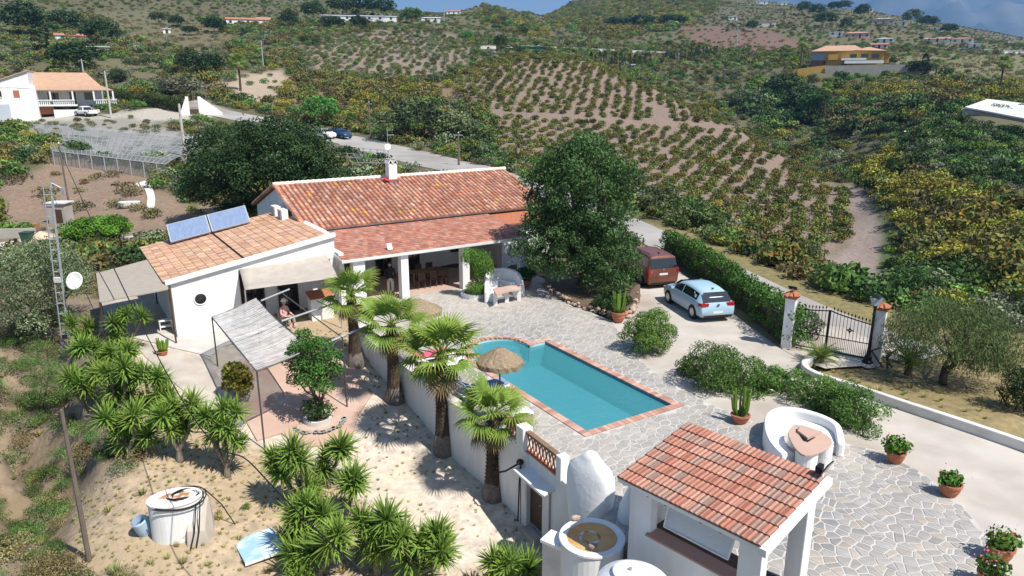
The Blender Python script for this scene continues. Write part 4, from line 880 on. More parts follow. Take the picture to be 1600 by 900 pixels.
mb = MB(); mb.slab([(1.02, F0 + .30, 2.06), (2.62, F0 + .30, 2.06), (2.55, F0 + .12, 1.36), (1.0, F0 + .12, 1.36)], .015); bl = mb.build('hatch_blind', 'blind', bar)
mb = MB()
for p, q in (((1.0, F0 + .105, 1.36), (2.55, F0 + .105, 1.36)), ((1.0, F0 + .105, 1.36), (1.02, F0 + .285, 2.05)), ((2.55, F0 + .105, 1.36), (2.62, F0 + .285, 2.05))): mb.tube([p, q], .02, 5)
mb.build('blind_frame', 'white_paint', bl)
sl_ = Vector((0, BD, BZ1 - BZ0)); BSL = sl_.length; sdn = -sl_.normalized(); nr = sl_.normalized().cross(Vector((-1, 0, 0))).normalized(); nr = nr if nr.z > 0 else -nr
broof = MB().slab([(0, 0, BZ0 - .03), (BL, 0, BZ0 - .03), (BL, BD, BZ1 - .03), (0, BD, BZ1 - .03)], .10).build('roof', 'whitewash', bar)
ncol, nrow = 15, 8; tw, tl_ = BL / ncol, BSL / nrow; tms = []
BPAL = [(0.50, 0.215, 0.15), (0.46, 0.19, 0.13), (0.41, 0.235, 0.18), (0.52, 0.25, 0.175), (0.42, 0.26, 0.205), (0.48, 0.225, 0.155)]
for k in range(16):
    mb = MB(); base = np.array(BPAL[k % 6]) * rng.uniform(.88, 1.12); ns = 16
    for y, up in ((0, .0), (1, .034)):
        pass
    vs = []; cols = []
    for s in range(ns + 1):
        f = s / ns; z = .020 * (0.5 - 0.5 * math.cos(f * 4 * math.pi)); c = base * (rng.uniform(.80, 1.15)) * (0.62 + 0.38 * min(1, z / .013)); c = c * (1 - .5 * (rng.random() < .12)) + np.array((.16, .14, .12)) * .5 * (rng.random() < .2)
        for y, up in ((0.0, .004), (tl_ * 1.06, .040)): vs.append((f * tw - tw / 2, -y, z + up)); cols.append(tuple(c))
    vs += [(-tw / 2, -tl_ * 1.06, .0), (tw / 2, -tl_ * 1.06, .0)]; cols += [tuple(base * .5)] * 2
    mb.add(vs, [(2 * s, 2 * s + 1, 2 * s + 3, 2 * s + 2) for s in range(ns)] + [tuple([2 * ns + 2] + [2 * ns + 3] + [2 * s + 1 for s in range(ns, -1, -1)])]); mb.c = cols
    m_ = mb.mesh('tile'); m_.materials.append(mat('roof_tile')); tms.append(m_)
mb = MB(); mb.col = (.62, .33, .07); 
tilt = math.atan2(BZ1 - BZ0, BD)
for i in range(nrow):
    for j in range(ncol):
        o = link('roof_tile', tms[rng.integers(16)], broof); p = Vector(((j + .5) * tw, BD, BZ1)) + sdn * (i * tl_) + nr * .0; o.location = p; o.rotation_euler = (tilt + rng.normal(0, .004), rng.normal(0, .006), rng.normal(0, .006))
mb = MB(); mb.hexa([(BL - .02, -.05, BZ0 - .16), (BL + .12, -.05, BZ0 - .16), (BL + .12, BD, BZ1 - .16), (BL - .02, BD, BZ1 - .16)], [(BL - .02, -.05, BZ0 + .0), (BL + .12, -.05, BZ0 + .0), (BL + .12, BD, BZ1 + .0), (BL - .02, BD, BZ1 + .0)]); mb.build('verge', 'whitewash', broof)
for x in (.1, .75, 1.2, 2.05, 2.5): MB().lathe([(.045, 0), (.06, .03), (.06, .06)], 10, c=(x, .13, BZ0 - .2)).build('eave_spotlight', 'black_iron', bar)
t = thing('solar_spotlight', 'black solar spotlight on the corner of the bar roof', 'lamp', bar.matrix_basis @ Vector((0, 0, 0)), brz)
t.location = Vector(Matrix.Translation((b0.x, b0.y, 0)) @ Matrix.Rotation(brz, 4, 'Z') @ Vector((BL - .05, BD - .12, BZ1 + .03)))
M('pv', (0.012, 0.018, 0.04), None, rough=0.15, spec=.6)
MB().box((.06, 0, .2), (.03, .26, .34), mtx=Matrix.Rotation(R(25), 3, 'Y')).build('solar_panel', 'pv', t); MB().box((-.08, 0, .14), (.10, .2, .16)).build('lamp_head', 'black_iron', t); MB().cyl((0, 0, -.03), (0, 0, .15), .025, seg=6).build('bracket', 'white_paint', t)
# rusty water tanks
M('rust_water', (0.60, 0.32, 0.10), (0.47, 0.21, 0.06), 2.2, 0.35, c3=(0.56, 0.36, 0.17), s3=1.4, spec=.4)
M('rust_ring', (0.40, 0.23, 0.11), (0.30, 0.16, 0.075), 3, 0.5)
M('rust_stain', (0.36, 0.16, 0.06), (0.70, 0.62, 0.52), 3.5, 0.8, soft=(.42, .58))
def tank(name, label, c, r, hgt, seg=36, sx=1.0, sy=1.0, rz=0, rim=.15, dep=.06, inner='rust_water'):
    t = thing(name, label, 'water tank', (c[0], c[1], c[2] - hgt), rz)
    MB().lathe([(r * 1.0, 0), (r * .985, hgt - .10), (r * 1.03, hgt - .06), (r * 1.03, hgt - .01), (r * 1.0, hgt), (r - rim, hgt), (r - rim - .03, hgt - dep)], seg, sx=sx, sy=sy, capt=False).build('tank_wall', 'whitewash', t, smooth=False, bevel=0)
    MB().lathe([(r - rim - .01, 0), (r - rim - .01, .01)], seg, c=(0, 0, hgt - dep * .6), sx=sx, sy=sy, wob=.02, capb=False).build('rusty_bottom', inner, t)
    return t
tc_ = P(925, 838, .3)
t1_ = tank('water_tank', 'round white water tank with rusty orange water and two stones on its rim', tc_, .76, 3.4)
MB().lathe([(.17, 0), (.21, .006), (.26, .004)], 24, c=(-.05, .0, 3.4 - .024)).build('sediment_ring', 'rust_stain', t1_); MB().lathe([(.19, 0), (.19, .006)], 20, c=(-.05, 0, 3.4 - .018)).build('drain_cap', 'rust_water', t1_)
for i, (u, v, lb) in enumerate(((899, 812, 'grey stone lying on the far rim of the rusty round tank'), (927, 857, 'grey stone lying on the near rim of the rusty round tank'))):
    p = P(u, v, .32); o = link('loose_stone', ROCKS[i + 3]); o.location = p + Vector((0, 0, .06)); o.scale = (.26, .2, .24); tag(o, lb, 'stone')
t3c = P(990, 905, .95); t3 = thing('white_cistern', 'white domed cistern cover at the bottom edge in front of the bar wall', 'cistern', (t3c.x, t3c.y, -2.6))
MB().lathe([(.78, 0), (.77, 3.4), (.74, 3.47), (.45, 3.56), (.43, 3.58)], 36).build('dome', 'render_white', t3, smooth=True); MB().lathe([(.36, 0), (.36, .10), (.30, .13)], 26, c=(-.05, .12, 3.55)).build('hatch', 'white_paint', t3)
MB().cyl((-.05, .12, 3.68), (-.05, .12, 3.73), .04, seg=10).build('knob', 'galvanised', t3)
sp_ = thing('concrete_plinth', 'square white-topped plinth beside the rusty tank', 'plinth', (P(872, 842, .1).x, P(872, 842, .1).y, -2.6), R(-35)); MB().box((0, 0, 1.25), (.62, .42, 2.7)).build('block', 'old_white', sp_); MB().box((0, 0, 2.645), (.7, .5, .08)).build('cap', 'white_paint', sp_)
# oval tank in the lower garden with hoses
c2 = P(272, 776, -.62); t2 = tank('oval_tank', 'oval white tank with rust stain and tangled black hoses in the lower garden', c2, .60, 1.75, sx=1.18, sy=.82, rz=R(18), rim=.2, inner='rust_stain')
mb = MB(); mb.hexa([(.2, -.9, -.3), (1.05, -.75, -.3), (1.0, .4, -.3), (.3, .5, -.3)], [(.3, -.6, .95), (.75, -.55, .85), (.85, .35, 1.5), (.35, .4, 1.55)]); mb.build('concrete_base', 'path_concrete', t2, bevel=.03)
mb = MB()
for k in range(4):
    pts_ = [(math.cos(a) * (.30 + .05 * k) + .25, math.sin(a) * (.2 + .03 * k) + .05, 1.73 + .03 * math.sin(3 * a + k)) for a in np.linspace(0, 6.5, 26)]; mb.tube(pts_, .016, 5)
for sx in (.70, .77): mb.tube([(math.cos(a) * sx * 1.08, math.sin(a) * sx * .78, 1.66 + .06 * math.sin(2 * a)) for a in np.linspace(-2.2, 2.6, 24)], .018, 5)
mb.tube([(.75, .3, 1.7), (1.2, .1, 1.2), (1.6, .05, .25), (2.2, -.1, -.1)], .018, 5); mb.tube([(.6, -.4, 1.65), (.5, -.7, .9), (.25, -1.0, .1)], .018, 5); mb.tube([(.7, -.35, 1.65), (.62, -.66, .9), (.42, -.9, .1)], .018, 5); mb.build('hose', 'black_rubber', t2)
q_ = P(228, 828, -1.7); t = thing('blue_drum', 'pale blue plastic drum leaning behind the oval tank', 'drum', (q_.x, q_.y, g1(q_.x, q_.y))); M('blue_plastic', (.35, .47, .60), None, rough=.4)
o = MB().lathe([(.2, 0), (.22, .2), (.22, .5), (.19, .54), (.19, .3)], 20, capt=False).build('drum_body', 'blue_plastic', t); o.rotation_euler = (R(18), R(-8), 0)
q_ = P(405, 856, -2.1); t = thing('blue_board', 'faded pale blue board lying on the dry garden soil', 'board', (q_.x, q_.y, g1(q_.x, q_.y) + .03), R(35)); M('faded_blue', (.30, .47, .58), (.52, .62, .66), 1.6, .7, soft=(.45, .6))
MB().box((0, 0, .06), (1.1, 1.25, .05)).build('board_sheet', 'faded_blue', t); MB().box((0, -.62, .03), (1.1, .04, .08)).box((0, .62, .03), (1.1, .04, .08)).build('edge_batten', 'white_paint', t)
# ---------------------------------------------------------------- curved bench and table by the drive
def bench_arc(name, label, ps, zseat, zback, wseat, closed_rz=0, thick=.22):
    """ps: back-wall outline (world xy); seat lies on the left side of travel"""
    o = Vector((*ps[len(ps) // 2][:2], 0)); t = thing(name, label, 'bench', o); q = resample(ps, .15); nq = len(q)
    zf = lambda x, y: zback - (zback - zseat - .12) * abs(2 * int(np.argmin((q[:, 0] - x) ** 2 + (q[:, 1] - y) ** 2)) / nq - 1) ** 4
    mb = MB(); ribbon(mb, [(a, b) for a, b in q], thick, -.02, zf, o); mb.build('backrest', 'render_white', t, bevel=.07)
    inner = [(a, b) for a, b in q]; n = len(inner); off = []
    for i in range(n):
        a = inner[max(i - 1, 0)]; b = inner[min(i + 1, n - 1)]; d = Vector((b[0] - a[0], b[1] - a[1])).normalized(); off.append((inner[i][0] - d.y * (thick - .01), inner[i][1] + d.x * (thick - .01)))
    mb = MB(); ribbon(mb, off[1:-1], wseat, -.02, zseat, o); mb.build('seat', 'render_white', t, bevel=.06); return t
bps = [P(u, v, .0)[:2] for u, v in ((1318, 716), (1312, 690), (1285, 676), (1245, 664), (1212, 662), (1192, 674), (1190, 698), (1200, 722), (1220, 735))]
bench_arc('curved_bench', 'white curved masonry bench by the oleanders around a tiled barbecue table', bps, .36, .66, .40)
tt = thing('masonry_table', 'white masonry table with brick-tiled triangular top beside the bar roof', 'table', P(1266, 716, 0)); to = Vector(tt.location)
def rounded(poly, k=3):
    for _ in range(k):
        n = len(poly); poly = [q for i in range(n) for q in ((poly[i] * .75 + poly[(i + 1) % n] * .25), (poly[i] * .25 + poly[(i + 1) % n] * .75))]
    return poly
tp = rounded([P(u, v, .72) - to for u, v in ((1226, 668), (1262, 664), (1312, 690), (1266, 714), (1244, 706))], 2)
ctr = sum(tp, Vector()) / len(tp)
MB().prism([(p.x, p.y) for p in tp], .66, .72).build('table_top', 'terracotta_floor', tt, bevel=.01)
for f, dx in ((.30, P(1262, 702, .72)), (.20, P(1296, 693, .72)), (.2, P(1240, 678, .72))):
    c = dx - to; MB().lathe([(f, -.72), (f * 1.02, -.1), (f * .95, -.061)], 20, c=(c.x * .86, c.y * .86 + .05, .72)).build('table_leg', 'render_white', tt, smooth=False)
gm = [P(u, v, .8) - to for u, v in ((1252, 664), (1284, 674), (1262, 684), (1246, 672))]; MB().prism([(p.x, p.y) for p in gm][::-1], .721, .80).build('griddle_slab', 'terracotta_floor', tt)
gm = [P(u, v, .722) - to for u, v in ((1243, 671), (1250, 669), (1263, 685), (1275, 683), (1262, 691), (1255, 689))]; MB().prism([(p.x, p.y) for p in gm][::-1], .7215, .726).build('griddle_gap', 'dark', tt)
bps2 = [P(u, v, 0)[:2] for u, v in ((820, 462), (812, 450), (790, 444), (768, 446), (757, 456), (757, 474))]
bench_arc('porch_bench', 'white curved masonry bench in front of the porch by the big tree', bps2, .42, 1.0, .38)
tt = thing('porch_table', 'white table with brick top and square legs in front of the porch', 'table', P(792, 462, 0)); to = Vector(tt.location)
tp = [P(u, v, .72) - to for u, v in ((770, 451), (793, 447), (815, 444), (813, 452), (793, 455), (776, 461))]; MB().prism([(p.x, p.y) for p in tp][::-1], .66, .73).build('table_top', 'terracotta_floor', tt)
for u, v in ((774, 456), (792, 452), (811, 449)):
    c = P(u, v, .70) - to; MB().box((c.x, c.y, .33), (.2, .2, .659)).build('table_leg', 'whitewash', tt)
a_, b_, c_ = [P(u, v, .70) - to for u, v in ((774, 456), (792, 452), (811, 449))]; MB().tube([(a_.x, a_.y, .3), (b_.x, b_.y, .3), (c_.x, c_.y, .3)], .04, 4).build('stretcher', 'whitewash', tt)
ring = thing('planter_ring', 'low white planter ring holding the weeping shrub by the porch column', 'planter', P(742, 462, 0)); MB().lathe([(.75, 0), (.75, .22), (.6, .22), (.6, .1)], 26, capt=False).build('ring_wall', 'whitewash', ring); MB().lathe([(.62, .0), (.62, .02)], 26, c=(0, 0, .13)).build('soil', 'bed_soil', ring)
# ---------------------------------------------------------------- gate, pillars, lamp post
def pillar(label, p, rz, s=.40, h=2.15, lamp=False):
    t = thing('gate_pillar', label, 'gate pillar', (p.x, p.y, 0), rz, 'pillars of the drive gate'); bxx(MB(), -s / 2, s / 2, -s / 2, s / 2, -.2, h).build('shaft', 'whitewash', t, bevel=.015)
    cap = bxx(MB(), -s / 2 - .06, s / 2 + .06, -s / 2 - .06, s / 2 + .06, h + .001, h + .06).build('cap', 'terracotta', t); mb = MB(); k = s / 2 + .06
    for sx, sy in ((1, 0), (-1, 0), (0, 1), (0, -1)):
        for j in range(3):
            o = (j - 1) * .19; a = Vector((sx * k + (sy != 0) * o, sy * k + (sx != 0) * o, h + .08)); b = Vector(((sy != 0) * o * .3, (sx != 0) * o * .3, h + .26)); mb.tube([a, b], [.09, .05], 6)
    mb.build('cap_tiles', 'terracotta', t)
    if lamp:
        MB().box((.0, .0, h + .42), (.34, .03, .34), mtx=Matrix.Rotation(R(55), 3, 'X')).build('solar_lamp', 'pv', t); MB().cyl((0, 0, h + .2), (0, 0, h + .42), .02, seg=6).build('lamp_bracket', 'galvanised', t)
    return t
grz = math.atan2((gB - gA).y, (gB - gA).x)
pillar('white gate pillar with terracotta cap and solar lamp at the hedge end', P(1229, 541), grz, lamp=True); pillar('white gate pillar with terracotta cap right behind the lamp post', P(1366, 563), grz)
g0 = P(1236, 541); g1_ = P(1358, 565); GLn = (g1_ - g0).length
gate = thing('iron_gate', 'black wrought-iron double gate with spiked bars across the drive', 'gate', (g0.x, g0.y, 0), grz)
for leaf in range(2):
    x0, x1 = (.02, GLn * .44) if leaf == 0 else (GLn * .44 + .04, GLn - .05)
    topz = (lambda f: 1.78 - .16 * math.sin(f * math.pi / 1.0) * 1.0) if leaf == 0 else (lambda f: 1.82 - .55 * math.sin(f * math.pi / 2))
    topz = (lambda f, l=leaf: (1.72 + .12 * f * f - .02) if l == 0 else (1.84 - .42 * f ** .8 + .1 * f))
    lf = MB(); 
    for x in (x0, x1): lf.box((x, 0, .95), (.055, .055, 1.8))
    lf.box(((x0 + x1) / 2, 0, .10), (x1 - x0, .05, .05)); lf.box(((x0 + x1) / 2, 0, .72), (x1 - x0, .04, .03)); lf.tube([(x0 + (x1 - x0) * f, 0, topz(f)) for f in np.linspace(0, 1, 12)], .026, 6)
    lo = lf.build('gate_leaf', 'black_iron', gate); nb = int((x1 - x0) / .13)
    for i in range(1, nb):
        f = i / nb; x = x0 + (x1 - x0) * f; mb = MB().cyl((x, 0, .10), (x, 0, topz(f) + .14), .011, seg=5); mb.lathe([(.03, 0), (.036, .02), (.0, .11)], 6, c=(x, 0, topz(f) + .12), capb=False, capt=False); mb.build('bar', 'black_iron', lo)
        if i < nb: MB().cyl((x - .065, 0, .10), (x - .065, 0, .72), .009, seg=4).build('lower_bar', 'black_iron', lo)
    if leaf == 1:
        c = ((x0 + x1) / 2, -.03, 1.15); mb = MB()
        for a in range(4): mb.tube([(c[0] + .03 * math.cos(a * 1.571), c[1], c[2] + .03 * math.sin(a * 1.571)), (c[0] + .13 * math.cos(a * 1.571), c[1], c[2] + .13 * math.sin(a * 1.571))], [.05, .02], 6)
        mb.build('ornament', 'black_iron', lo)
lp_ = P(1355, 567); t = thing('lamp_post', 'black cast-iron lamp post with glass lantern by the gate pillar', 'lamp post', (lp_.x, lp_.y, -.02))
MB().lathe([(.20, 0), (.20, .10), (.14, .16), (.15, .26), (.085, .38), (.07, .55), (.055, 1.2), (.05, 2.0), (.075, 2.05), (.05, 2.10), (.05, 2.32), (.10, 2.40)], 16).build('post', 'black_iron', t, smooth=False)
M('lantern_glass', (.45, .50, .58), (.36, .42, .5), 3, .1, spec=.6); mb = MB(); s = .10
mb.hexa([(-s, -s, 2.42), (s, -s, 2.42), (s, s, 2.42), (-s, s, 2.42)], [(-.17, -.17, 2.74), (.17, -.17, 2.74), (.17, .17, 2.74), (-.17, .17, 2.74)]); lan = mb.build('lantern', 'lantern_glass', t); MB().lathe([(.26, 2.741), (.15, 2.82), (.03, 2.88), (.02, 2.93)], 4).build('lantern_cap', 'black_iron', lan)
MB().lathe([(.28, -.1), (.28, .03)], 18).build('base', 'old_white', t)
# ---------------------------------------------------------------- lattice mast with dish, pergola
mb_ = P(107, 548, -1.0); mt_ = D(76, 286, mb_.y); t = thing('lattice_mast', 'tall grey ladder-like lattice mast beside the olive tree', 'mast', (mb_.x, mb_.y, g1(mb_.x, mb_.y) - .1)); bt = Vector(t.location); hm = mt_.z - bt.z
lean = Vector((mt_.x - mb_.x, 0, hm)); w = .16
cor = [Vector((-w, -w, 0)), Vector((w, -w, 0)), Vector((0, w, 0))]
for c in cor: MB().cyl(c, lean + c, .028, seg=6).build('leg', 'galvanised', t)
for i in range(1, 16):
    f = i / 16; mb = MB()
    for a in range(3): mb.cyl(lean * f + cor[a], lean * f + cor[(a + 1) % 3], .018, seg=5)
    mb.build('rung', 'galvanised', t)
mb = MB(); mb.box(lean * .44 + Vector((0, -.14, .1)), (.3, .16, .22)); mb.build('junction_box', 'old_white', t)
MB().cyl(lean * 1.0 + Vector((.12, 0, 0)), lean * .98 + Vector((.5, .1, -.1)), .03, seg=6).box(lean * .98 + Vector((.5, .1, -.2)), (.12, .12, .3)).build('antenna_arm', 'galvanised', t)
q_ = D(118, 439, mb_.y - .15); t = thing('satellite_dish', 'round white satellite dish on an arm from the lattice mast', 'satellite dish', q_); o = dish_mb(.40, 28).build('reflector', 'white_paint', t, smooth=True); o.rotation_euler = (R(68), 0, R(-8)); o.modifiers.new('s', 'SOLIDIFY').thickness = .02
MB().tube([(.0, .1, 0), (-.3, .2, .0)], .03, 6).build('mount', 'galvanised', t); MB().tube([(.0, .05, -.35), (.2, -.5, -.1)], .015, 5).build('feed_arm', 'galvanised', t)
rp = [P(u, v, z) for u, v, z in ((331, 494, 1.55), (399, 466, 1.60), (486, 544, 1.50), (401, 578, 1.45))]
pg = thing('reed_pergola', 'pergola with silver-grey reed roof over the terracotta patio', 'pergola', (rp[3].x, rp[3].y, g1(rp[3].x, rp[3].y))); po = Vector(pg.location)
M('reed', (0.52, 0.52, 0.52), (0.38, 0.37, 0.37), 4, 0.85, 0.2, 50, attr=True)
mb = MB(); NS = 150
for i in range(NS):
    f = (i + .5) / NS; c = rng.uniform(.75, 1.15); mb.col = (c, c * .99, c * .97); e0, e1 = rng.uniform(-.025, .02), rng.uniform(-.02, .03)
    a = rp[0].lerp(rp[3], f) - po; b = rp[1].lerp(rp[2], f) - po; sag = Vector((0, 0, -.10 * math.sin(math.pi * f) + .012 * math.sin(i * 1.7)))
    a2 = a + (a - b) * (-e0) * .5 + sag; b2 = b + (b - a) * e1 * .5 + sag; m_ = a.lerp(b, .5) + sag + Vector((0, 0, -.07)); mb.tube([a2, m_, b2], .0125, 4, cap=False)
stuff(mb.build('reeds', 'reed', pg))
M('steel_tube', (.075, .07, .066), (.12, .105, .095), 5, .6, metal=.3)
def pbeam(p, q, r=.03, nm='beam', m='steel_tube'): return MB().tube([Vector(p) - po, Vector(q) - po], r, 4).build(nm, m, pg)
dz_ = Vector((0, 0, .06))
for i in range(4): pbeam(rp[i] - dz_, rp[(i + 1) % 4] - dz_)
pbeam(rp[0].lerp(rp[3], .5) - dz_ * 2.5, rp[1].lerp(rp[2], .5) - dz_ * 2.5)
for p in rp: pbeam(p - dz_, (p.x, p.y, g1(p.x, p.y) - .15), .032, 'post')
fp = [P(u, v, z) for u, v, z in ((432, 454, 1.9), (592, 516, 1.55), (536, 530, 1.5), (486, 544, 1.5), (500, 480, 1.75), (450, 465, 1.85))]
pbeam(P(430, 450, 1.95), P(535, 528, 1.55), .035); pbeam(P(486, 546, 1.5), P(585, 505, 1.6), .045, m='galvanised'); pbeam(P(408, 470, 1.95), P(452, 452, 1.95), .045, m='galvanised'); pbeam(P(440, 502, 1.75), P(520, 475, 1.75), .045, m='galvanised'); pbeam(P(495, 470, 1.8), P(585, 512, 1.55), .03)
q_ = P(535, 528, 1.55); pbeam(q_, (q_.x, q_.y, g1(q_.x, q_.y) - .1), .032, 'post'); pbeam(P(505, 552, 1.1), P(530, 530, 1.5), .03)
# terracotta patio under the pergola, planter ring, paths
def ground_patch(name, px, m, dz=.03, step=.35, z=None):
    pl_ = [T(u, v, 8) for u, v in px]; poly = [(p.x, p.y) for p in pl_]; pa = np.array(poly); x0, y0 = pa.min(0); x1, y1 = pa.max(0); bm = bmesh.new()
    vo = [bm.verts.new((p[0], p[1], 0)) for p in poly]; f = bm.faces.new(vo)
    for ax_, lo, hi in ((0, x0, x1), (1, y0, y1)):
        k = lo + step
        while k < hi:
            co = Vector((k, 0, 0)) if ax_ == 0 else Vector((0, k, 0)); no = Vector((1, 0, 0)) if ax_ == 0 else Vector((0, 1, 0)); bmesh.ops.bisect_plane(bm, geom=bm.verts[:] + bm.edges[:] + bm.faces[:], plane_co=co, plane_no=no); k += step
    xs = np.array([v.co.x for v in bm.verts]); ys = np.array([v.co.y for v in bm.verts]); zs = GT(xs, ys)
    for v, zz in zip(bm.verts, zs): v.co.z = zz + dz + .02
    bmesh.ops.triangulate(bm, faces=bm.faces[:])
    for f in bm.faces:
        f.normal_update()
        if f.normal.z < 0: f.normal_flip()
    me = bpy.data.meshes.new(name); bm.to_mesh(me); bm.free(); me.materials.append(mat(m)); o = link(name, me); sm = o.modifiers.new('s', 'SOLIDIFY'); sm.thickness = .12; sm.offset = -1; return struct(o)
ground_patch('patio_pavement', [(402, 692), (352, 602), (388, 560), (470, 545), (545, 560), (580, 620), (560, 650), (552, 680), (520, 698), (470, 702), (440, 680)], 'terracotta_floor', .05)
ground_patch('wing_path', [(208, 530), (262, 522), (330, 520), (400, 508), (420, 520), (345, 545), (330, 560), (270, 545)], 'grout', .035)
ground_patch('garden_path', [(205, 535), (270, 548), (330, 562), (345, 600), (330, 640), (300, 625), (255, 585), (228, 560)], 'path_concrete', .025)
ground_patch('carport_pavement', [(155, 520), (158, 470), (250, 455), (278, 520), (215, 528)], 'path_concrete', .02)
q_ = T(497, 660, 10); pr_ = thing('tree_planter', 'round white planter ring with stone mosaic rim under the small garden tree', 'planter', q_); MB().lathe([(.52, -.1), (.52, .2), (.42, .2), (.42, .05)], 28, capt=False).build('ring_wall', 'old_white', pr_); MB().lathe([(.44, .0), (.44, .02)], 24, c=(0, 0, .1)).build('soil', 'bed_soil', pr_)
mb = MB()
for k in range(26):
    a = R(-160 + k * 7); r0 = .95; mb.col = tuple(np.array((1, 1.02, 1.05)) * rng.uniform(.8, 1.3)); mb.lathe([(.10, .0), (.09, .02)], 6, c=(math.cos(a) * r0 + rng.uniform(-.06, .06), math.sin(a) * r0 + rng.uniform(-.06, .06), .05))
stuff(mb.build('mosaic_stones', 'stone', pr_))
# ---------------------------------------------------------------- parasols, loungers, small furniture
M('thatch', (0.38, 0.29, 0.19), (0.26, 0.19, 0.12), 9, 0.95, 0.8, 40, stretch=(1, 1, 4), dist=.05)
def parasol(label, p, r, h, drop=.42):
    t = thing('thatched_parasol', label, 'parasol', p, 0, 'thatched parasols'); MB().cyl((0, 0, 0), (0, 0, h + .02), .03, seg=8).build('pole', 'wood', t)
    mb = MB(); sg = 40; prof = [(.02, h + .05), (.2, h - .02), (r * .55, h - drop * .45), (r * .9, h - drop * .86), (r * 1.0, h - drop), (r * 1.0, h - drop - .16)]; vs = []
    for i, (q, z) in enumerate(prof):
        for k in range(sg): a = 2 * math.pi * k / sg; j = rng.uniform(.97, 1.03) if i else 1; vs.append((q * j * math.cos(a), q * j * math.sin(a), z + (rng.uniform(-.05, .02) if i == 5 else rng.uniform(-.015, .015))))
    mb.add(vs, [(i * sg + k, i * sg + (k + 1) % sg, (i + 1) * sg + (k + 1) % sg, (i + 1) * sg + k) for i in range(5) for k in range(sg)]); mb.build('thatch_canopy', 'thatch', t)
    mb = MB()
    for k in range(150):
        a = rng.uniform(0, 6.283); q = rng.uniform(.3, 1.0) * r; z = h - drop * (q / r) ** 1.2; l = rng.uniform(.15, .3); mb.add([(q * math.cos(a) , q * math.sin(a), z + .015), (q * math.cos(a + .03), q * math.sin(a + .03), z + .015), ((q + l) * math.cos(a + .015), (q + l) * math.sin(a + .015), z - l * drop / r - .03)], [(0, 1, 2)])
    stuff(mb.build('straw', 'thatch', t)); return t
parasol('thatched straw parasol on a pole at the pool edge', (-.42, 22.75, 0), .80, 2.0)
parasol('thatched straw parasol half hidden behind the palms below the porch', (-3.95, 28.6, 0), 1.0, 2.0)
M('cushion_white', (.78, .77, .75), None, rough=.8); M('cushion_blue', (.22, .30, .46), (.18, .25, .40), 6, .8); M('cushion_pink', (.62, .12, .18), None, rough=.8); M('tan_board', (.42, .31, .23), (.36, .27, .2), 5, .8)
def lounger(label, p, rz, cush):
    t = thing('sun_lounger', label, 'sun lounger', p, rz, 'loungers between pool and wall')
    MB().box((0, 0, .27), (1.9, .62, .06)).build('frame', 'white_paint', t)
    for x in (-.8, .75):
        for y in (-.26, .26): MB().box((x, y, .12), (.05, .05, .24)).build('leg', 'white_paint', t)
    MB().box((.3, 0, .345), (1.25, .58, .09)).build('mattress', cush, t, bevel=.03); MB().box((-.62, 0, .49), (.72, .58, .08), mtx=Matrix.Rotation(R(32), 3, 'Y')).build('backrest', cush, t, bevel=.03)
lounger('blue-cushioned lounger in the shade of the straw parasol', (-1.05, 23.4, 0), math.atan2(pv.y, pv.x) + math.pi, 'cushion_blue')
lounger('white lounger behind the tall middle palm', (-2.6, 25.5, 0), math.atan2(pv.y, pv.x) + math.pi, 'cushion_white')
lounger('pink-towelled lounger glimpsed between the palm fronds', (-3.3, 26.6, 0), math.atan2(pv.y, pv.x) + math.pi, 'cushion_pink')
q_ = P(820, 664, 0); t = thing('pool_box', 'white-topped tan storage box by the pool behind the front palm', 'box', (q_.x - .2, q_.y - .05, 0), R(25)); MB().box((0, 0, .22), (.75, .5, .44)).build('box_body', 'tan_board', t); MB().box((0, 0, .475), (.82, .56, .07)).build('lid', 'cushion_white', t, bevel=.02)
# porch dining table and chairs
t = thing('dining_table', 'dark dining table in the shade of the porch', 'table', hp(16.9, 34.9, .03), HA); MB().box((0, 0, .73), (2.0, .95, .05)).build('table_top', 'wood', t)
for x in (-.9, .9):
    for y in (-.4, .4): MB().box((x, y, .352), (.07, .07, .70)).build('leg', 'wood', t)
def chair(label, a, n, rz):
    t = thing('porch_chair', label, 'chair', hp(a, n, .03), HA + rz, 'chairs around the porch table'); MB().box((0, 0, .45), (.44, .44, .05)).build('seat', 'dark_wood', t); MB().box((0, .21, .72), (.42, .04, .42)).build('backrest', 'dark_wood', t)
    for x in (-.19, .19):
        for y in (-.19, .19): MB().box((x, y, .212), (.04, .04, .42)).build('leg', 'dark_wood', t)
for i, (a, n, r_) in enumerate(((16.2, 34.15, math.pi), (16.9, 34.15, math.pi), (17.6, 34.15, math.pi), (16.2, 35.65, 0), (16.9, 35.65, 0), (17.6, 35.65, 0))): chair(('front left', 'front middle', 'front right', 'rear left', 'rear middle', 'rear right')[i].join(('dark wooden chair at the porch dining table, ', ' place')), a, n, r_)
q_ = T(260, 516, 20); t = thing('garden_stand', 'small white plastic table in front of the round-window wall', 'table', q_, HA); MB().box((0, 0, .5), (.62, .4, .05)).build('table_top', 'white_paint', t, bevel=.015); MB().box((0, 0, .22), (.55, .34, .04)).build('shelf', 'white_paint', t)
for x in (-.25, .25):
    for y in (-.15, .15): MB().box((x, y, .24), (.04, .04, .47)).build('leg', 'white_paint', t)
# brick-topped counter beside the wing recess
q_ = hp(10.35, 33.3, 0); t = thing('brick_counter', 'white masonry counter with sloping brick top under the awning', 'counter', (q_.x, q_.y, g1(q_.x, q_.y)), HA)
MB().box((0, 0, .5), (1.1, .6, 1.2)).build('base', 'whitewash', t); MB().slab([(-.6, .35, 1.35), (.6, .35, 1.35), (.6, -.4, 1.12), (-.6, -.4, 1.12)], .05).build('brick_top', 'terracotta', t)
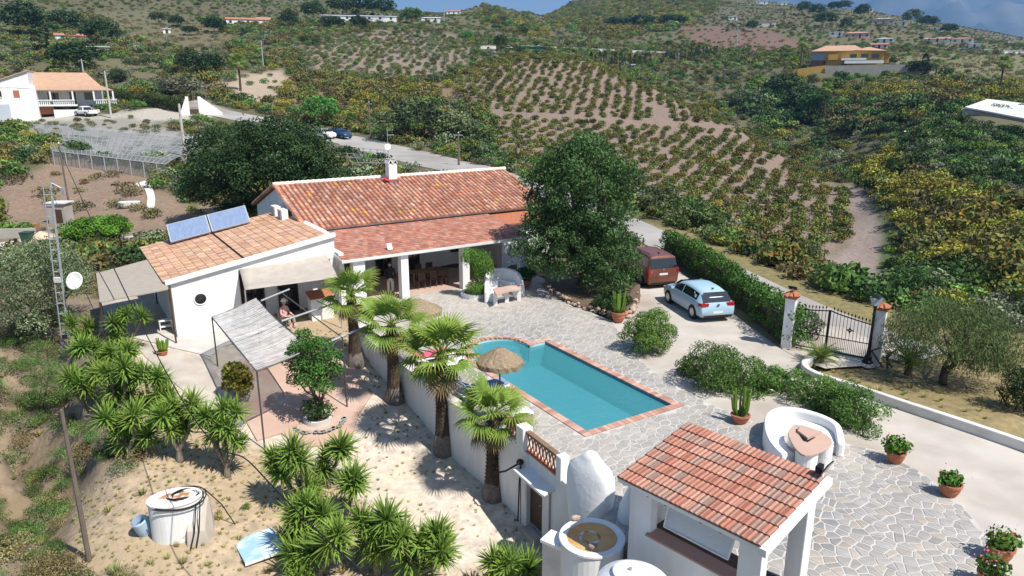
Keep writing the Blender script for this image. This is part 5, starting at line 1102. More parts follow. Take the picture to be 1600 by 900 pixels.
# ---------------------------------------------------------------- flower pots
def pot_mb(r, h, seg=20): return MB().lathe([(r * .62, 0), (r * .9, h * .45), (r * .98, h * .8), (r * 1.06, h * .84), (r * 1.06, h), (r * .92, h), (r * .88, h * .82)], seg, capt=False)
def pot(name, label, p, r, h, cat='flower pot', group=None):
    t = thing(name, label, cat, p, 0, group); pot_mb(r, h).build('pot', 'terracotta', t, smooth=False); MB().lathe([(r * .9, 0), (r * .9, .01)], 16, c=(0, 0, h * .84)).build('soil', 'bed_soil', t); return t
def leafball(t, n, clumps, size, base, nm='foliage', aspect=.7, **k):
    p_, d_, i_ = clump_points(n, clumps, .5); me = leaf_mesh(nm, p_, d_, size, tint(n, base, .3, i_, **k), aspect); me.materials.append(mat('foliage')); return link(nm, me, t)
for i, (u, v, lb, r, n) in enumerate(((1398, 722, 'terracotta pot of full green geranium nearest the masonry table on the paving edge', .26, 420), (1482, 773, 'terracotta pot of sparse red-budded geranium in the middle of the paving edge', .28, 260), (1561, 874, 'terracotta pot of leafy geranium closest to the lower corner of the paving', .27, 330))):
    t = pot('geranium_pot', lb, P(u, v, .01), r, .36, group='geranium pots along the paving edge'); s = (.36, .27, .34)[i]
    leafball(t, n, [(0, 0, .36 + s * .55, s, s, s * .75), (.15, .05, .42, s * .6, s * .6, s * .5), (-.16, .02, .40, s * .55, s * .55, s * .5)], .10, (.10, .19, .035), aspect=.95)
    fl = leaf_mesh('flower', rng.normal(0, 1, (22, 3)) * (s * .6, s * .6, s * .3) + np.array((0, 0, .4 + s * .8)), np.tile((0, 0, 1.), (22, 1)), .05, tint(22, (.45, .03, .05), .2), 1.0); fl.materials.append(mat('foliage')); stuff(link('flowers', fl, t))
t = pot('geranium_pot', 'terracotta pot of pink geranium cut off by the bottom edge of the picture', P(1545, 915, .01), .26, .34, group='geranium pots along the paving edge'); leafball(t, 240, [(0, 0, .5, .3, .3, .24)], .10, (.10, .17, .04), aspect=.95)
fl = leaf_mesh('flower', rng.normal(0, 1, (30, 3)) * (.16, .16, .06) + np.array((0, 0, .72)), np.tile((0, 0, 1.), (30, 1)), .06, tint(30, (.55, .10, .20), .2), 1.0); fl.materials.append(mat('foliage')); stuff(link('flowers', fl, t))
def candelabra(t, z0, n, h, sp):
    for k in range(n):
        a = rng.uniform(0, 6.283); q = rng.uniform(.02, .10); b = Vector((q * math.cos(a), q * math.sin(a), z0)); e = b + Vector((math.cos(a) * sp * rng.uniform(.5, 1), math.sin(a) * sp * rng.uniform(.5, 1), h * rng.uniform(.6, 1)))
        m_ = b.lerp(e, .35) + Vector((math.cos(a), math.sin(a), 0)) * sp * .3; mb = MB(); mb.col = tuple(np.array((.13, .20, .035)) * rng.uniform(.8, 1.2)); mb.tube([b, m_, e], [.045, .04, .03], 5); mb.build('stem', 'foliage', t)
t = pot('candelabra_plant', 'candelabra spurge with upright green stems in a brown bowl beside the oleanders', P(1156, 660, .01), .30, .30, 'potted plant'); candelabra(t, .22, 16, 1.0, .26)
t = pot('candelabra_plant', 'tall candelabra spurge in a clay pot at the end of the stone border', P(966, 502, .01), .34, .48, 'potted plant'); candelabra(t, .36, 22, 1.25, .3)
t = pot('patio_plant', 'spiky green plant in a small clay pot on the path before the wing', T(255, 556, 15), .20, .24, 'potted plant'); candelabra(t, .2, 14, .62, .22)
# ---------------------------------------------------------------- vehicles
def car(name, label, cat, p, rz, paint, L, W, Hh, kind, dark_roof=None, plate=True):
    t = thing(name, label, cat, p, rz); hw = W / 2
    if kind == 'hatch': st = [(-.50, .30, .55, .62, .90, .72), (-.485, .24, .80, .84, .97, .78), (-.44, .20, .93, 1.16, .99, .72), (-.36, .19, .95, 1.38, 1.0, .70), (-.22, .19, .95, 1.45, 1.0, .72), (-.02, .18, .95, 1.455, 1.0, .72), (.12, .18, .95, 1.36, 1.0, .70), (.27, .18, .96, 1.0, 1.0, .80), (.40, .19, .86, .90, .98, .80), (.47, .22, .72, .77, .92, .78), (.50, .30, .55, .60, .82, .7)]
    elif kind == 'van': st = [(-.50, .32, .70, .80, .95, .85), (-.492, .25, 1.05, 1.22, .985, .84), (-.475, .22, 1.12, 1.62, .99, .80), (-.455, .21, 1.13, 1.78, 1.0, .80), (-.30, .20, 1.13, 1.83, 1.0, .81), (.0, .20, 1.12, 1.84, 1.0, .81), (.14, .20, 1.10, 1.74, 1.0, .79), (.27, .20, 1.08, 1.24, 1.0, .82), (.40, .21, .98, 1.05, .97, .80), (.47, .24, .80, .86, .92, .8), (.50, .32, .55, .62, .84, .7)]
    else: st = [(-.5, .45, .80, .90, .97, .9), (-.48, .40, .95, 1.02, .99, .88), (-.15, .36, .98, 1.04, 1.0, .88), (-.13, .36, 1.0, 1.62, 1.0, .78), (.0, .36, 1.0, 1.72, 1.0, .76), (.10, .36, 1.0, 1.66, 1.0, .75), (.24, .36, 1.0, 1.08, 1.0, .8), (.42, .38, .92, .98, .97, .8), (.5, .45, .65, .72, .88, .75)]
    rings = []
    for fx, zb, zs, zt, fw, fr in st:
        w = hw * fw; wr = hw * fr; zt = zt * Hh / (1.455 if kind == 'hatch' else 1.84 if kind == 'van' else 1.72)
        rings.append([Vector((fx * L, y, z)) for y, z in ((w * .80, zb), (w * .97, zb + .10), (w, zb + (zs - zb) * .5), (w * .985, zs - .05), (w * .95, zs), (wr + (w - wr) * .06, max(zt - .07, zs + .005)), (wr * .86, zt), (wr * .4, zt + .015))])
    mb = MB(); n = len(rings); k = 16; vs = []
    for r in rings: vs += [tuple(p_) for p_ in r] + [(p_.x, -p_.y, p_.z) for p_ in reversed(r)]
    mb.add(vs, [(i * k + j, (i + 1) * k + j, (i + 1) * k + (j + 1) % k, i * k + (j + 1) % k) for i in range(n - 1) for j in range(k)] + [tuple(range(k)), tuple(range((n - 1) * k + k - 1, (n - 1) * k - 1, -1))])
    body = mb.build('body', paint, t, smooth=True); es_ = body.modifiers.new('e', 'EDGE_SPLIT'); es_.split_angle = R(48)
    def pane(nm, i, j, s, f0=.12, f1=.90, e0=.06, e1=.06, m='glass_dark'):
        a0, a1 = rings[i][4], rings[i][5]; b0_, b1_ = rings[j][4], rings[j][5]
        mb = MB(); N = 5; vs = []
        for q in range(N):
            g = e0 + (1 - e0 - e1) * q / (N - 1); x = a0.x + (b0_.x - a0.x) * g
            for ii in range(i, j):
                if rings[ii][4].x <= x <= rings[ii + 1][4].x + 1e-6: ff = (x - rings[ii][4].x) / (rings[ii + 1][4].x - rings[ii][4].x); lo = rings[ii][4].lerp(rings[ii + 1][4], ff); hi = rings[ii][5].lerp(rings[ii + 1][5], ff); break
            for f in (f0, f1): p_ = lo.lerp(hi, f); vs.append((p_.x, s * (p_.y + .012), p_.z))
        mb.add(vs, [(2 * q, 2 * q + 2, 2 * q + 3, 2 * q + 1) if s < 0 else (2 * q + 1, 2 * q + 3, 2 * q + 2, 2 * q) for q in range(N - 1)]); return mb.build(nm, m, t)
    def rear(nm, i, f0, f1, ww, m):
        j = i + 1; lo = rings[i][4].lerp(rings[j][6], f0) if False else None
    if kind == 'hatch':
        for s in (-1, 1): pane('side_window', 3, 5, s, .10, .92, .0, .03); pane('side_window', 5, 7, s, .10, .92, .03, .30)
        a, b = rings[2], rings[3]; lo = Vector((-.470 * L, 0, .98)); hi = Vector((-.392 * L, 0, 1.36)); wl_, wh_ = hw * .80, hw * .68
        ws_ = Vector((.262 * L, 0, 1.02)), Vector((.135 * L, 0, 1.38))
    elif kind == 'van':
        for s in (-1, 1): pane('side_window', 3, 4, s, .12, .88, .12, .04); pane('side_window', 4, 5, s, .12, .88, .03, .03); pane('side_window', 5, 7, s, .12, .88, .03, .30)
        lo = Vector((-.492 * L, 0, 1.16)); hi = Vector((-.468 * L, 0, 1.66)); wl_, wh_ = hw * .86, hw * .78; ws_ = Vector((.262 * L, 0, 1.27)), Vector((.15 * L, 0, 1.70))
    else:
        for s in (-1, 1): pane('side_window', 3, 4, s, .12, .88, .1, .04); pane('side_window', 4, 6, s, .12, .88, .03, .3)
        lo = Vector((-.148 * L, 0, 1.10)); hi = Vector((-.138 * L, 0, 1.55)); wl_, wh_ = hw * .8, hw * .7; ws_ = Vector((.235 * L, 0, 1.1)), Vector((.115 * L, 0, 1.6))
    d_ = Vector((-.03, 0, .012)); mb = MB(); mb.poly([lo + d_ + Vector((0, -wl_, 0)), hi + d_ + Vector((0, -wh_, 0)), hi + d_ + Vector((0, wh_, 0)), lo + d_ + Vector((0, wl_, 0))][::-1]); mb.build('rear_window', 'glass_dark', t)
    mb = MB(); d_ = Vector((.03, 0, .03)); mb.poly([ws_[0] + d_ + Vector((0, -wl_, 0)), ws_[1] + d_ + Vector((0, -wh_, 0)), ws_[1] + d_ + Vector((0, wh_, 0)), ws_[0] + d_ + Vector((0, wl_, 0))]); mb.build('windscreen', 'glass_dark', t)
    M('tail_red', (.30, .012, .015), None, rough=.25, spec=.6); M('tyre', (.013, .013, .013), None, rough=.8); M('rim', (.45, .46, .48), None, rough=.3, metal=.8); M('plate', (.72, .74, .75), (.6, .6, .62), 30, .5)
    for s in (-1, 1):
        if kind == 'hatch': mb = MB().hexa([(-.494 * L, s * hw * .56, .80), (-.494 * L, s * hw * .93, .80), (-.44 * L, s * hw * 1.005, .80), (-.44 * L, s * hw * .60, .80)], [(-.488 * L, s * hw * .50, .93), (-.488 * L, s * hw * .93, .93), (-.43 * L, s * hw * 1.0, .93), (-.43 * L, s * hw * .6, .93)])
        elif kind == 'van': mb = MB().box((-.488 * L, s * hw * .93, .98), (.09, .12, .30))
        else: mb = MB().box((-.49 * L, s * hw * .9, .85), (.1, .14, .26))
        mb.build('tail_light', 'tail_red', t)
        MB().box((.47 * L, s * hw * .72, .66), (.12, .34, .14)).build('headlight', 'lantern_glass', t)
        MB().box((.17 * L, s * (hw + .08), .99 if kind == 'hatch' else 1.15), (.10, .18, .13)).build('mirror', paint, t, bevel=.03)
    MB().box((-.497 * L - .012, 0, .50 if kind != 'van' else .82), (.02, .50, .11)).build('number_plate', 'plate', t)
    if kind != 'pickup': MB().lathe([(.07, 0), (.07, .012), (.05, .013)], 16).build('badge', 'rim', t).matrix_local = Matrix.Translation((-.492 * L - .02, 0, .84 if kind == 'hatch' else 1.08)) @ Matrix.Rotation(R(-90), 4, 'Y')
    MB().box((-.49 * L, 0, .30), (.10, W * .8, .12)).build('bumper_trim', 'black_rubber', t)
    wr_ = .325 if kind == 'hatch' else .33 if kind == 'van' else .38
    for fx in (-.305, .31):
        for s in (-1, 1):
            c = Vector((fx * L, s * (hw - .10), wr_)); arch = MB().lathe([(wr_ + .05, -.02), (wr_ + .05, .06)], 24); ao = arch.build('wheel_arch', 'black_rubber', t); ao.matrix_local = Matrix.Translation(c + Vector((0, s * .045, 0))) @ Matrix.Rotation(R(-90 * s), 4, 'X')
            tm = Matrix.Translation(c) @ Matrix.Rotation(R(-90 * s), 4, 'X'); ty = MB().lathe([(wr_ * .68, .115), (wr_ * .92, .12), (wr_, .08), (wr_, -.09), (wr_ * .9, -.11)], 26).build('wheel', 'tyre', t); ty.matrix_local = tm
            rm = MB().lathe([(wr_ * .64, .118), (wr_ * .60, .108), (.06, .10), (.05, .122)], 20)
            for a in range(5): rm.box((math.cos(a * 1.2566) * wr_ * .36, math.sin(a * 1.2566) * wr_ * .36, .115), (wr_ * .5, .06, .02), rz=a * 1.2566)
            rm.build('rim', 'rim', ty)
    if kind == 'van':
        for s in (-1, 1): MB().tube([(-.40 * L, s * hw * .74, Hh + .01), (-.38 * L, s * hw * .74, Hh + .06), (.05 * L, s * hw * .74, Hh + .06), (.08 * L, s * hw * .74, Hh + .01)], .02, 6).build('roof_rail', 'black_iron', t)
    if kind != 'pickup': MB().add([(-.36 * L, -.02, Hh - .01), (-.36 * L, .02, Hh - .01), (-.30 * L, 0, Hh - .0), (-.37 * L, 0, Hh + .09)], [(0, 1, 3), (1, 2, 3), (2, 0, 3)]).build('aerial', 'black_rubber', t)
    if kind == 'pickup': MB().box((-.32 * L, 0, 1.06), (.30 * L, W * .82, .03)).build('load_bed', 'black_rubber', t)
    return t
M('paint_blue', (.33, .47, .56), None, rough=.28, spec=.6); M('paint_copper', (.19, .07, .048), (.21, .08, .05), 3, .3, spec=.6, metal=.3); M('paint_white', (.75, .76, .77), None, rough=.3, spec=.5); M('paint_navy', (.02, .06, .13), None, rough=.3, spec=.5)
def seat_car(pw0, pw1): d = Vector(pw1) - Vector(pw0); return math.atan2(d.y, d.x)
rw_, fw_ = P(1087, 499), P(1042, 470); dcar = (fw_ - rw_).normalized(); left = Vector((-dcar.y, dcar.x, 0))
cctr = (rw_ + fw_) / 2 - left * .82
car('hatchback_car', 'pale ice-blue hatchback parked on the drive in front of the copper van', 'car', (cctr.x, cctr.y, -.035), math.atan2(dcar.y, dcar.x), 'paint_blue', 4.28, 1.79, 1.46, 'hatch')
vdir = Vector((math.cos(R(107)), math.sin(R(107)), 0)); vc = P(1036, 450) + vdir * 2.25
car('van', 'copper-brown people carrier parked half under the big tree', 'van', (vc.x, vc.y, -.035), math.atan2(vdir.y, vdir.x), 'paint_copper', 4.45, 1.86, 1.84, 'van')
# ---------------------------------------------------------------- people
def skin_body(name, verts, edges, radii, m, parent, root=0, sub=2):
    me = bpy.data.meshes.new(name); me.from_pydata(verts, edges, []); me.materials.append(mat(m)); o = link(name, me, parent)
    sk = o.modifiers.new('skin', 'SKIN'); sk.use_smooth_shade = True
    for v, r in zip(me.skin_vertices[0].data, radii): v.radius = (r, r) if not hasattr(r, '__len__') else r; v.use_root = False
    me.skin_vertices[0].data[root].use_root = True; ss = o.modifiers.new('sub', 'SUBSURF'); ss.levels = sub; ss.render_levels = sub; return o
M('skin', (.52, .30, .21), None, rough=.6, spec=.3); M('shirt_pink', (.66, .40, .38), (.58, .33, .32), 8, .9); M('khaki', (.34, .29, .22), None, rough=.9); M('cloth_black', (.02, .02, .024), None, rough=.9); M('trousers', (.50, .49, .47), None, rough=.9); M('hair', (.05, .03, .02), None, rough=.7)
def person(label, p, rz, seated, top, legs, hat=False):
    t = thing('person', label, 'person', p, rz); s = .46 if seated else .92
    hip = Vector((0, 0, s)); ch = hip + Vector((.02, 0, .40)); nk = hip + Vector((.03, 0, .55)); V = [hip, hip + Vector((0, 0, .2)), ch, nk, nk + Vector((.02, 0, .08))]; E_ = [(0, 1), (1, 2), (2, 3), (3, 4)]; Rr = [(.15, .12), (.14, .11), (.17, .11), (.06, .06), (.055, .055)]
    for sg in (-1, 1):
        b = len(V); V += [ch + Vector((0, sg * .19, .05)), ch + Vector((.06, sg * .25, -.20)), ch + Vector((.28 if seated else .06, sg * .20, -.38 if not seated else -.28)), ch + Vector((.40 if seated else .10, sg * .16, -.46 if not seated else -.28))]; E_ += [(2, b), (b, b + 1), (b + 1, b + 2), (b + 2, b + 3)]; Rr += [.062, .05, .042, .035]
    for sg in (-1, 1):
        b = len(V)
        if seated: V += [hip + Vector((.05, sg * .10, -.02)), hip + Vector((.46, sg * .14, .02)), Vector((.50, sg * .14, .10)), Vector((.64, sg * .15, .04))]
        else: V += [hip + Vector((0, sg * .10, -.06)), Vector((.02, sg * .11, .50)), Vector((0, sg * .11, .08)), Vector((.14, sg * .12, .04))]
        E_ += [(0, b), (b, b + 1), (b + 1, b + 2), (b + 2, b + 3)]; Rr += [.095, .07, .05, .045]
    bo = skin_body('body', [tuple(v) for v in V], E_, Rr, top, t)
    me = bo.data
    # trousers: own surface a little outside the legs
    V2 = [hip + Vector((0, 0, .06)), hip]; E2 = [(0, 1)]; R2 = [(.155, .125), (.165, .135)]
    for sg in (-1, 1):
        b = len(V2)
        if seated: V2 += [hip + Vector((.05, sg * .10, -.02)), hip + Vector((.46, sg * .14, .02)), Vector((.50, sg * .14, .16))]
        else: V2 += [hip + Vector((0, sg * .10, -.06)), Vector((.02, sg * .11, .50)), Vector((0, sg * .11, .12))]
        E2 += [(1, b), (b, b + 1), (b + 1, b + 2)]; R2 += [.105, .082, .065]
    skin_body('trousers', [tuple(v) for v in V2], E2, R2, legs, t)
    hd = nk + Vector((.035, 0, .19)); bm = bmesh.new(); bmesh.ops.create_uvsphere(bm, u_segments=16, v_segments=12, radius=1)
    for v in bm.verts: v.co = Vector((v.co.x * .098, v.co.y * .078, v.co.z * .12)) + hd + (Vector((.02, 0, 0)) if v.co.x > .95 and abs(v.co.z) < .3 else Vector((0, 0, 0)))
    hm_ = bpy.data.meshes.new('head'); bm.to_mesh(hm_); bm.free(); hm_.materials.append(mat('skin')); ho = link('head', hm_, t)
    MB().tube([hd + Vector((.095, 0, .02)), hd + Vector((.118, 0, -.025)), hd + Vector((.095, 0, -.035))], [.010, .018, .012], 6).build('nose', 'skin', ho)
    for sg in (-1, 1): MB().lathe([(.0, -.012), (.011, 0), (.0, .012)], 8, c=hd + Vector((.088, sg * .032, .012)), capb=False, capt=False).build('eye', 'dark', ho); MB().lathe([(.005, -.03), (.02, 0), (.005, .03)], 8, c=hd + Vector((-.005, sg * .08, 0))).build('ear', 'skin', ho)
    MB().tube([hd + Vector((.088, -.025, -.06)), hd + Vector((.094, 0, -.062)), hd + Vector((.088, .025, -.06))], .006, 5).build('mouth', 'shirt_pink', ho)
    if hat: MB().lathe([(.17, .0), (.17, .012), (.115, .02), (.112, .10), (.06, .13)], 22, c=hd + Vector((0, 0, .05))).build('hat', 'white_paint', t)
    else: MB().lathe([(.103, .0), (.10, .06), (.06, .10), (.01, .115)], 16, c=hd + Vector((-.012, 0, .02)), sy=.85).build('hair', 'hair', t, smooth=True)
    for sg in (-1, 1):                                       # hands with fingers
        h0 = V[8 if sg < 0 else 12]; prev = V[7 if sg < 0 else 11]; d = (h0 - prev).normalized(); sd_ = Vector((0, 1, 0)); VV = [h0 - d * .03, h0 + d * .04]; EE = [(0, 1)]; RR_ = [.028, .034]
        for f in range(4): b = len(VV); o_ = sd_ * (f - 1.5) * .018; VV += [h0 + d * .08 + o_, h0 + d * (.115 + .01 * (f in (1, 2))) + o_ + Vector((0, 0, -.02))]; EE += [(1, b), (b, b + 1)]; RR_ += [.009, .008]
        b = len(VV); VV += [h0 + d * .04 - sd_ * sg * .045, h0 + d * .075 - sd_ * sg * .06]; EE += [(0, b), (b, b + 1)]; RR_ += [.011, .009]; skin_body('hand', [tuple(v) for v in VV], EE, RR_, 'skin', t, 0, 1)
    return t
q_ = P(446, 515, -.55); sc = thing('garden_chair', 'light garden chair under the person in the white hat', 'chair', (q_.x, q_.y, g1(q_.x, q_.y) + .04), R(-30)); MB().box((.12, 0, .40), (.5, .5, .05)).build('seat', 'tan_board', sc); MB().box((-.15, 0, .68), (.05, .48, .5)).build('backrest', 'tan_board', sc)
for x in (-.1, .33):
    for y in (-.2, .2): MB().box((x, y, .187), (.04, .04, .374)).build('leg', 'wood', sc)
person('person in pink shirt and white sun hat sitting by the reed pergola', tuple(sc.location), R(-30), True, 'shirt_pink', 'khaki', True)
p_ = hp(14.35, 33.9, .03); person('person in black top and pale trousers standing beside the porch column', p_, R(-75), False, 'cloth_black', 'trousers')
# ---------------------------------------------------------------- near plants
def zr(p): return math.hypot(p[0], p[1])
def branch(mb, p0, p1, r0, r1, seg=7, bend=.12, n=5):
    p0, p1 = Vector(p0), Vector(p1); L = (p1 - p0).length; j = Vector((rng.normal(), rng.normal(), rng.normal() * .4)) * L * bend
    pts_ = [p0.lerp(p1, k / (n - 1)) + j * math.sin(math.pi * k / (n - 1)) for k in range(n)]; mb.tube(pts_, [r0 + (r1 - r0) * k / (n - 1) for k in range(n)], seg, cap=False); return pts_[-1]
def make_tree(name, label, cat, p, clumps, nleaf, size, col, trunk_h, trunk_r, bark='bark', aspect=.5, group=None, droop=0., var=.3, accent=None, share=0., fill=.45, matn='foliage', rough=.75, limbs=None, stems=1):
    t = thing(name, label, cat, p, 0, group); mb = MB(); ends = sorted(clumps, key=lambda c: -c[3])[:limbs or 9]
    for s in range(stems):
        b = Vector((rng.uniform(-.3, .3) * (stems > 1), rng.uniform(-.3, .3) * (stems > 1), -.15)); top = branch(mb, b, (rng.uniform(-.2, .2) + b.x * 2, rng.uniform(-.2, .2) + b.y * 2, trunk_h), trunk_r, trunk_r * .7)
        for c in ends[s::stems]: branch(mb, top, (c[0], c[1], c[2]), trunk_r * .5, trunk_r * .12, 5)
    mb.build('trunk', bark, t, smooth=True)
    p_, d_, k_ = clump_points(nleaf, clumps, fill); me = leaf_mesh('crown', p_, d_, size, tint(nleaf, col, var, k_, accent, share), aspect, rough, droop); me.materials.append(mat(matn)); link('crown', me, t); return t
def dome(cx, cy, cz, rx, ry, rz, n, r0, r1, low=-.55):
    """clumps spread over an ellipsoid hull"""
    out = []
    for i in range(n):
        z = 1 - (i + .5) / n * (1 - low); a = i * 2.39996 + rng.uniform(-.3, .3); q = math.sqrt(max(0, 1 - z * z)); f = rng.uniform(.72, .95); r = rng.uniform(r0, r1)
        out.append((cx + rx * q * math.cos(a) * f, cy + ry * q * math.sin(a) * f, cz + rz * z * f, r, r, r * .8))
    return out
# two big dark evergreen trees
p = D(905, 470, 37.6); make_tree('evergreen_tree', 'big dark green evergreen tree beside the porch and the copper van', 'tree', (p.x + .1, 37.8, .1),
    dome(-.1, 0, 5.1, 3.0, 3.0, 3.1, 60, .5, .95) + dome(-1.0, -1.3, 2.5, 2.5, 2.0, 2.0, 30, .5, .85, low=-.9) + dome(1.35, -1.5, 1.9, 1.6, 2.0, 2.0, 28, .45, .8, low=-.9) + [(0, 0, 5, 2.1, 2.1, 2.4), (-.9, 0, 2.9, 1.8, 1.4, 1.3)], 52000, .165, (.046, .086, .034), 1.6, .32, limbs=16, fill=.5)
p = D(405, 300, 59); g_ = gt1(p.x, 59); make_tree('evergreen_tree', 'broad dark green evergreen tree behind the solar panels and side wing', 'tree', (p.x + .5, 59, g_),
    dome(-.6, 0, 4.6, 5.8, 4.4, 3.6, 64, .75, 1.3) + dome(1.8, 0, 5.4, 3.8, 3.4, 3.4, 36, .7, 1.2) + dome(-4.2, -.5, 2.7, 2.8, 2.2, 2.0, 16, .8, 1.3) + dome(5.0, 0, 3.2, 2.2, 2.2, 2.2, 14, .8, 1.3) + [(0, 0, 4.2, 4, 3, 3)], 46000, .235, (.040, .075, .034), 1.5, .35, limbs=18, fill=.5)
# fan palms
def fan_mesh(seed, dry=False):
    r = np.random.default_rng(seed); mb = MB(); n = 26; L = .74; pet = .74
    base = np.array((.17, .13, .075) if dry else (.14, .20, .042)) * r.uniform(.85, 1.12)
    mb.col = tuple(base * 1.1); mb.tube([(0, 0, 0), (pet * .5, 0, .05), (pet, 0, .02)], [.022, .016, .013], 4)
    for i in range(n):
        f = i / (n - 1) * 2 - 1; a = f * R(112); l = L * (1 - .22 * abs(f) ** 2) * r.uniform(.92, 1.06); w = .027; dr = r.uniform(.05, .16) + .10 * abs(f)
        d = Vector((math.cos(a), math.sin(a), 0)); s = Vector((-d.y, d.x, 0)); o = Vector((pet, 0, .02)); fold = Vector((0, 0, .015 * (1 if i % 2 else -1)))
        c = base * r.uniform(.8, 1.15); p1 = o + d * l * .5 + Vector((0, 0, .05 - .02 * abs(f))); p2 = o + d * l * .82 + Vector((0, 0, -dr * .25)); p3 = o + d * l + Vector((0, 0, -dr * .9 - .03))
        v0 = len(mb.v); mb.col = tuple(c); mb.add([o - s * .006, o + s * .006, p1 - s * w + fold, p1 + s * w - fold, p2 - s * w * .5, p2 + s * w * .5, p3], [(0, 1, 3, 2), (2, 3, 5, 4), (4, 5, 6)])
        mb.c[v0 + 4:v0 + 7] = [tuple(c * np.array((1.25, 1.15, 1.2)))] * 2 + [tuple(c * np.array((1.9, 1.5, 1.9)))]
    me = mb.mesh('frond'); me.materials.append(mat('foliage')); return me
FANS = [fan_mesh(i) for i in range(5)]; DEADF = [fan_mesh(20 + i, True) for i in range(5)]
M('palm_bark', (.105, .070, .048), (.055, .038, .028), 8, .95, .7, 22); M('palm_base', (.22, .19, .165), (.14, .115, .095), 9, .95, .6, 22)
def fan_palm(label, base, h, s=1.0, nf=30, r0=.27, r1=.20, group='fan palms along the retaining wall', dead=7):
    t = thing('fan_palm', label, 'palm tree', base, rng.uniform(0, 6), group); mb = MB(); mb.lathe([(r0 * 1.5, -.2), (r0 * 1.35, .15), (r0, h * .22), (r1, h * .5), (r1 * 1.02, h * .85), (r1 * .8, h)], 14, wob=.03, capb=False); mb.build('trunk', 'palm_bark', t)
    mb = MB(); n = int(h / .075)
    for i in range(n):                                     # leaf bases
        z = h * (.08 + .9 * i / n); rr_ = r0 + (r1 - r0) * min(1, z / (h * .45))
        for k in range(9):
            a = k * .698 + i * .35; c, s_ = math.cos(a), math.sin(a); q = rr_ * 1.0; mb.add([(c * q - s_ * .05, s_ * q + c * .05, z - .03), (c * q + s_ * .05, s_ * q - c * .05, z - .03), (c * (q + .065), s_ * (q + .065), z + .09)], [(0, 1, 2)])
    stuff(mb.build('leaf_bases', 'palm_bark', t)); MB().lathe([(r0 * 1.55, -.2), (r0 * 1.42, .12), (r0 * 1.06, h * .2)], 14, wob=.06, capb=False, capt=False).build('root_flare', 'palm_base', t)
    for i in range(nf + dead):
        el = 80 - 104 * (i / nf) ** .95 + rng.uniform(-9, 9) if i < nf else -rng.uniform(45, 75); az = i * 137.5 + rng.uniform(-12, 12); o = link('frond', (FANS if i < nf else DEADF)[rng.integers(5)], t); k = s * rng.uniform(.82, 1.15) * (.75 if i < 4 else 1) * (.8 if i >= nf else 1)
        o.matrix_local = Matrix.Translation((0, 0, h - .04 + .10 * (1 - i / nf))) @ Matrix.Rotation(R(az), 4, 'Z') @ Matrix.Rotation(R(-el), 4, 'Y') @ Matrix.Rotation(R(rng.uniform(-14, 14)), 4, 'X') @ Matrix.Diagonal((k, k, k, 1))
    return t
for i, (u, v, cv_, lb, s, nf) in enumerate(((556, 572, 462, 'fan palm standing nearest the house, between awning and porch column', 1.05, 19), (617, 628, 508, 'fan palm second from the house along the white garden wall', 1.08, 20), (693, 706, 556, 'tallest and fullest fan palm, third from the house along the wall', 1.2, 23), (771, 776, 652, 'fan palm with dark patterned trunk beside the pump room door', 1.02, 20))):
    b = T(u, v, 12); top = D(u, cv_, b.y); fan_palm(lb, b, top.z - b.z, s, nf)
# two small feather palms by the gate
def feather_mesh(seed):
    r = np.random.default_rng(seed); mb = MB(); L = 1.0; base = np.array((.11, .15, .035)); spine = [Vector((L * f, 0, .42 * f - .62 * f * f)) for f in np.linspace(0, 1, 9)]; mb.col = tuple(base); mb.tube(spine, [.014] * 8 + [.004], 4)
    for i in range(26):
        f = .12 + .86 * i / 25; p_ = spine[int(f * 8)].lerp(spine[min(8, int(f * 8) + 1)], f * 8 % 1); l = .30 * math.sin(math.pi * min(.98, f * .9 + .12))
        for s in (-1, 1): mb.col = tuple(base * r.uniform(.75, 1.25)); e = p_ + Vector((l * .6, s * l * .8, .06 - .12 * r.random())); d = Vector((.014, 0, .006)); mb.add([p_ - d, p_ + d, e], [(0, 1, 2)])
    me = mb.mesh('feather_frond'); me.materials.append(mat('foliage')); return me
FEA = [feather_mesh(i) for i in range(3)]
def feather_palm(label, p, h, s, n=22):
    t = thing('feather_palm', label, 'palm tree', p, 0, 'small feather palms by the gate'); MB().lathe([(.16, -.1), (.13, h * .5), (.15, h)], 10, wob=.05).build('trunk', 'palm_bark', t)
    for i in range(n):
        o = link('frond', FEA[rng.integers(3)], t); k = s * rng.uniform(.85, 1.1); o.matrix_local = Matrix.Translation((0, 0, h - .03)) @ Matrix.Rotation(R(i * 137.5), 4, 'Z') @ Matrix.Rotation(R(-(62 - 75 * i / n)), 4, 'Y') @ Matrix.Diagonal((k, k, k, 1))
feather_palm('small feather palm inside the kerb in front of the iron gate', T(1280, 576, 12), .42, .95); feather_palm('small feather palm on the verge right of the lamp post', T(1419, 582, 12), .38, .92, 26)
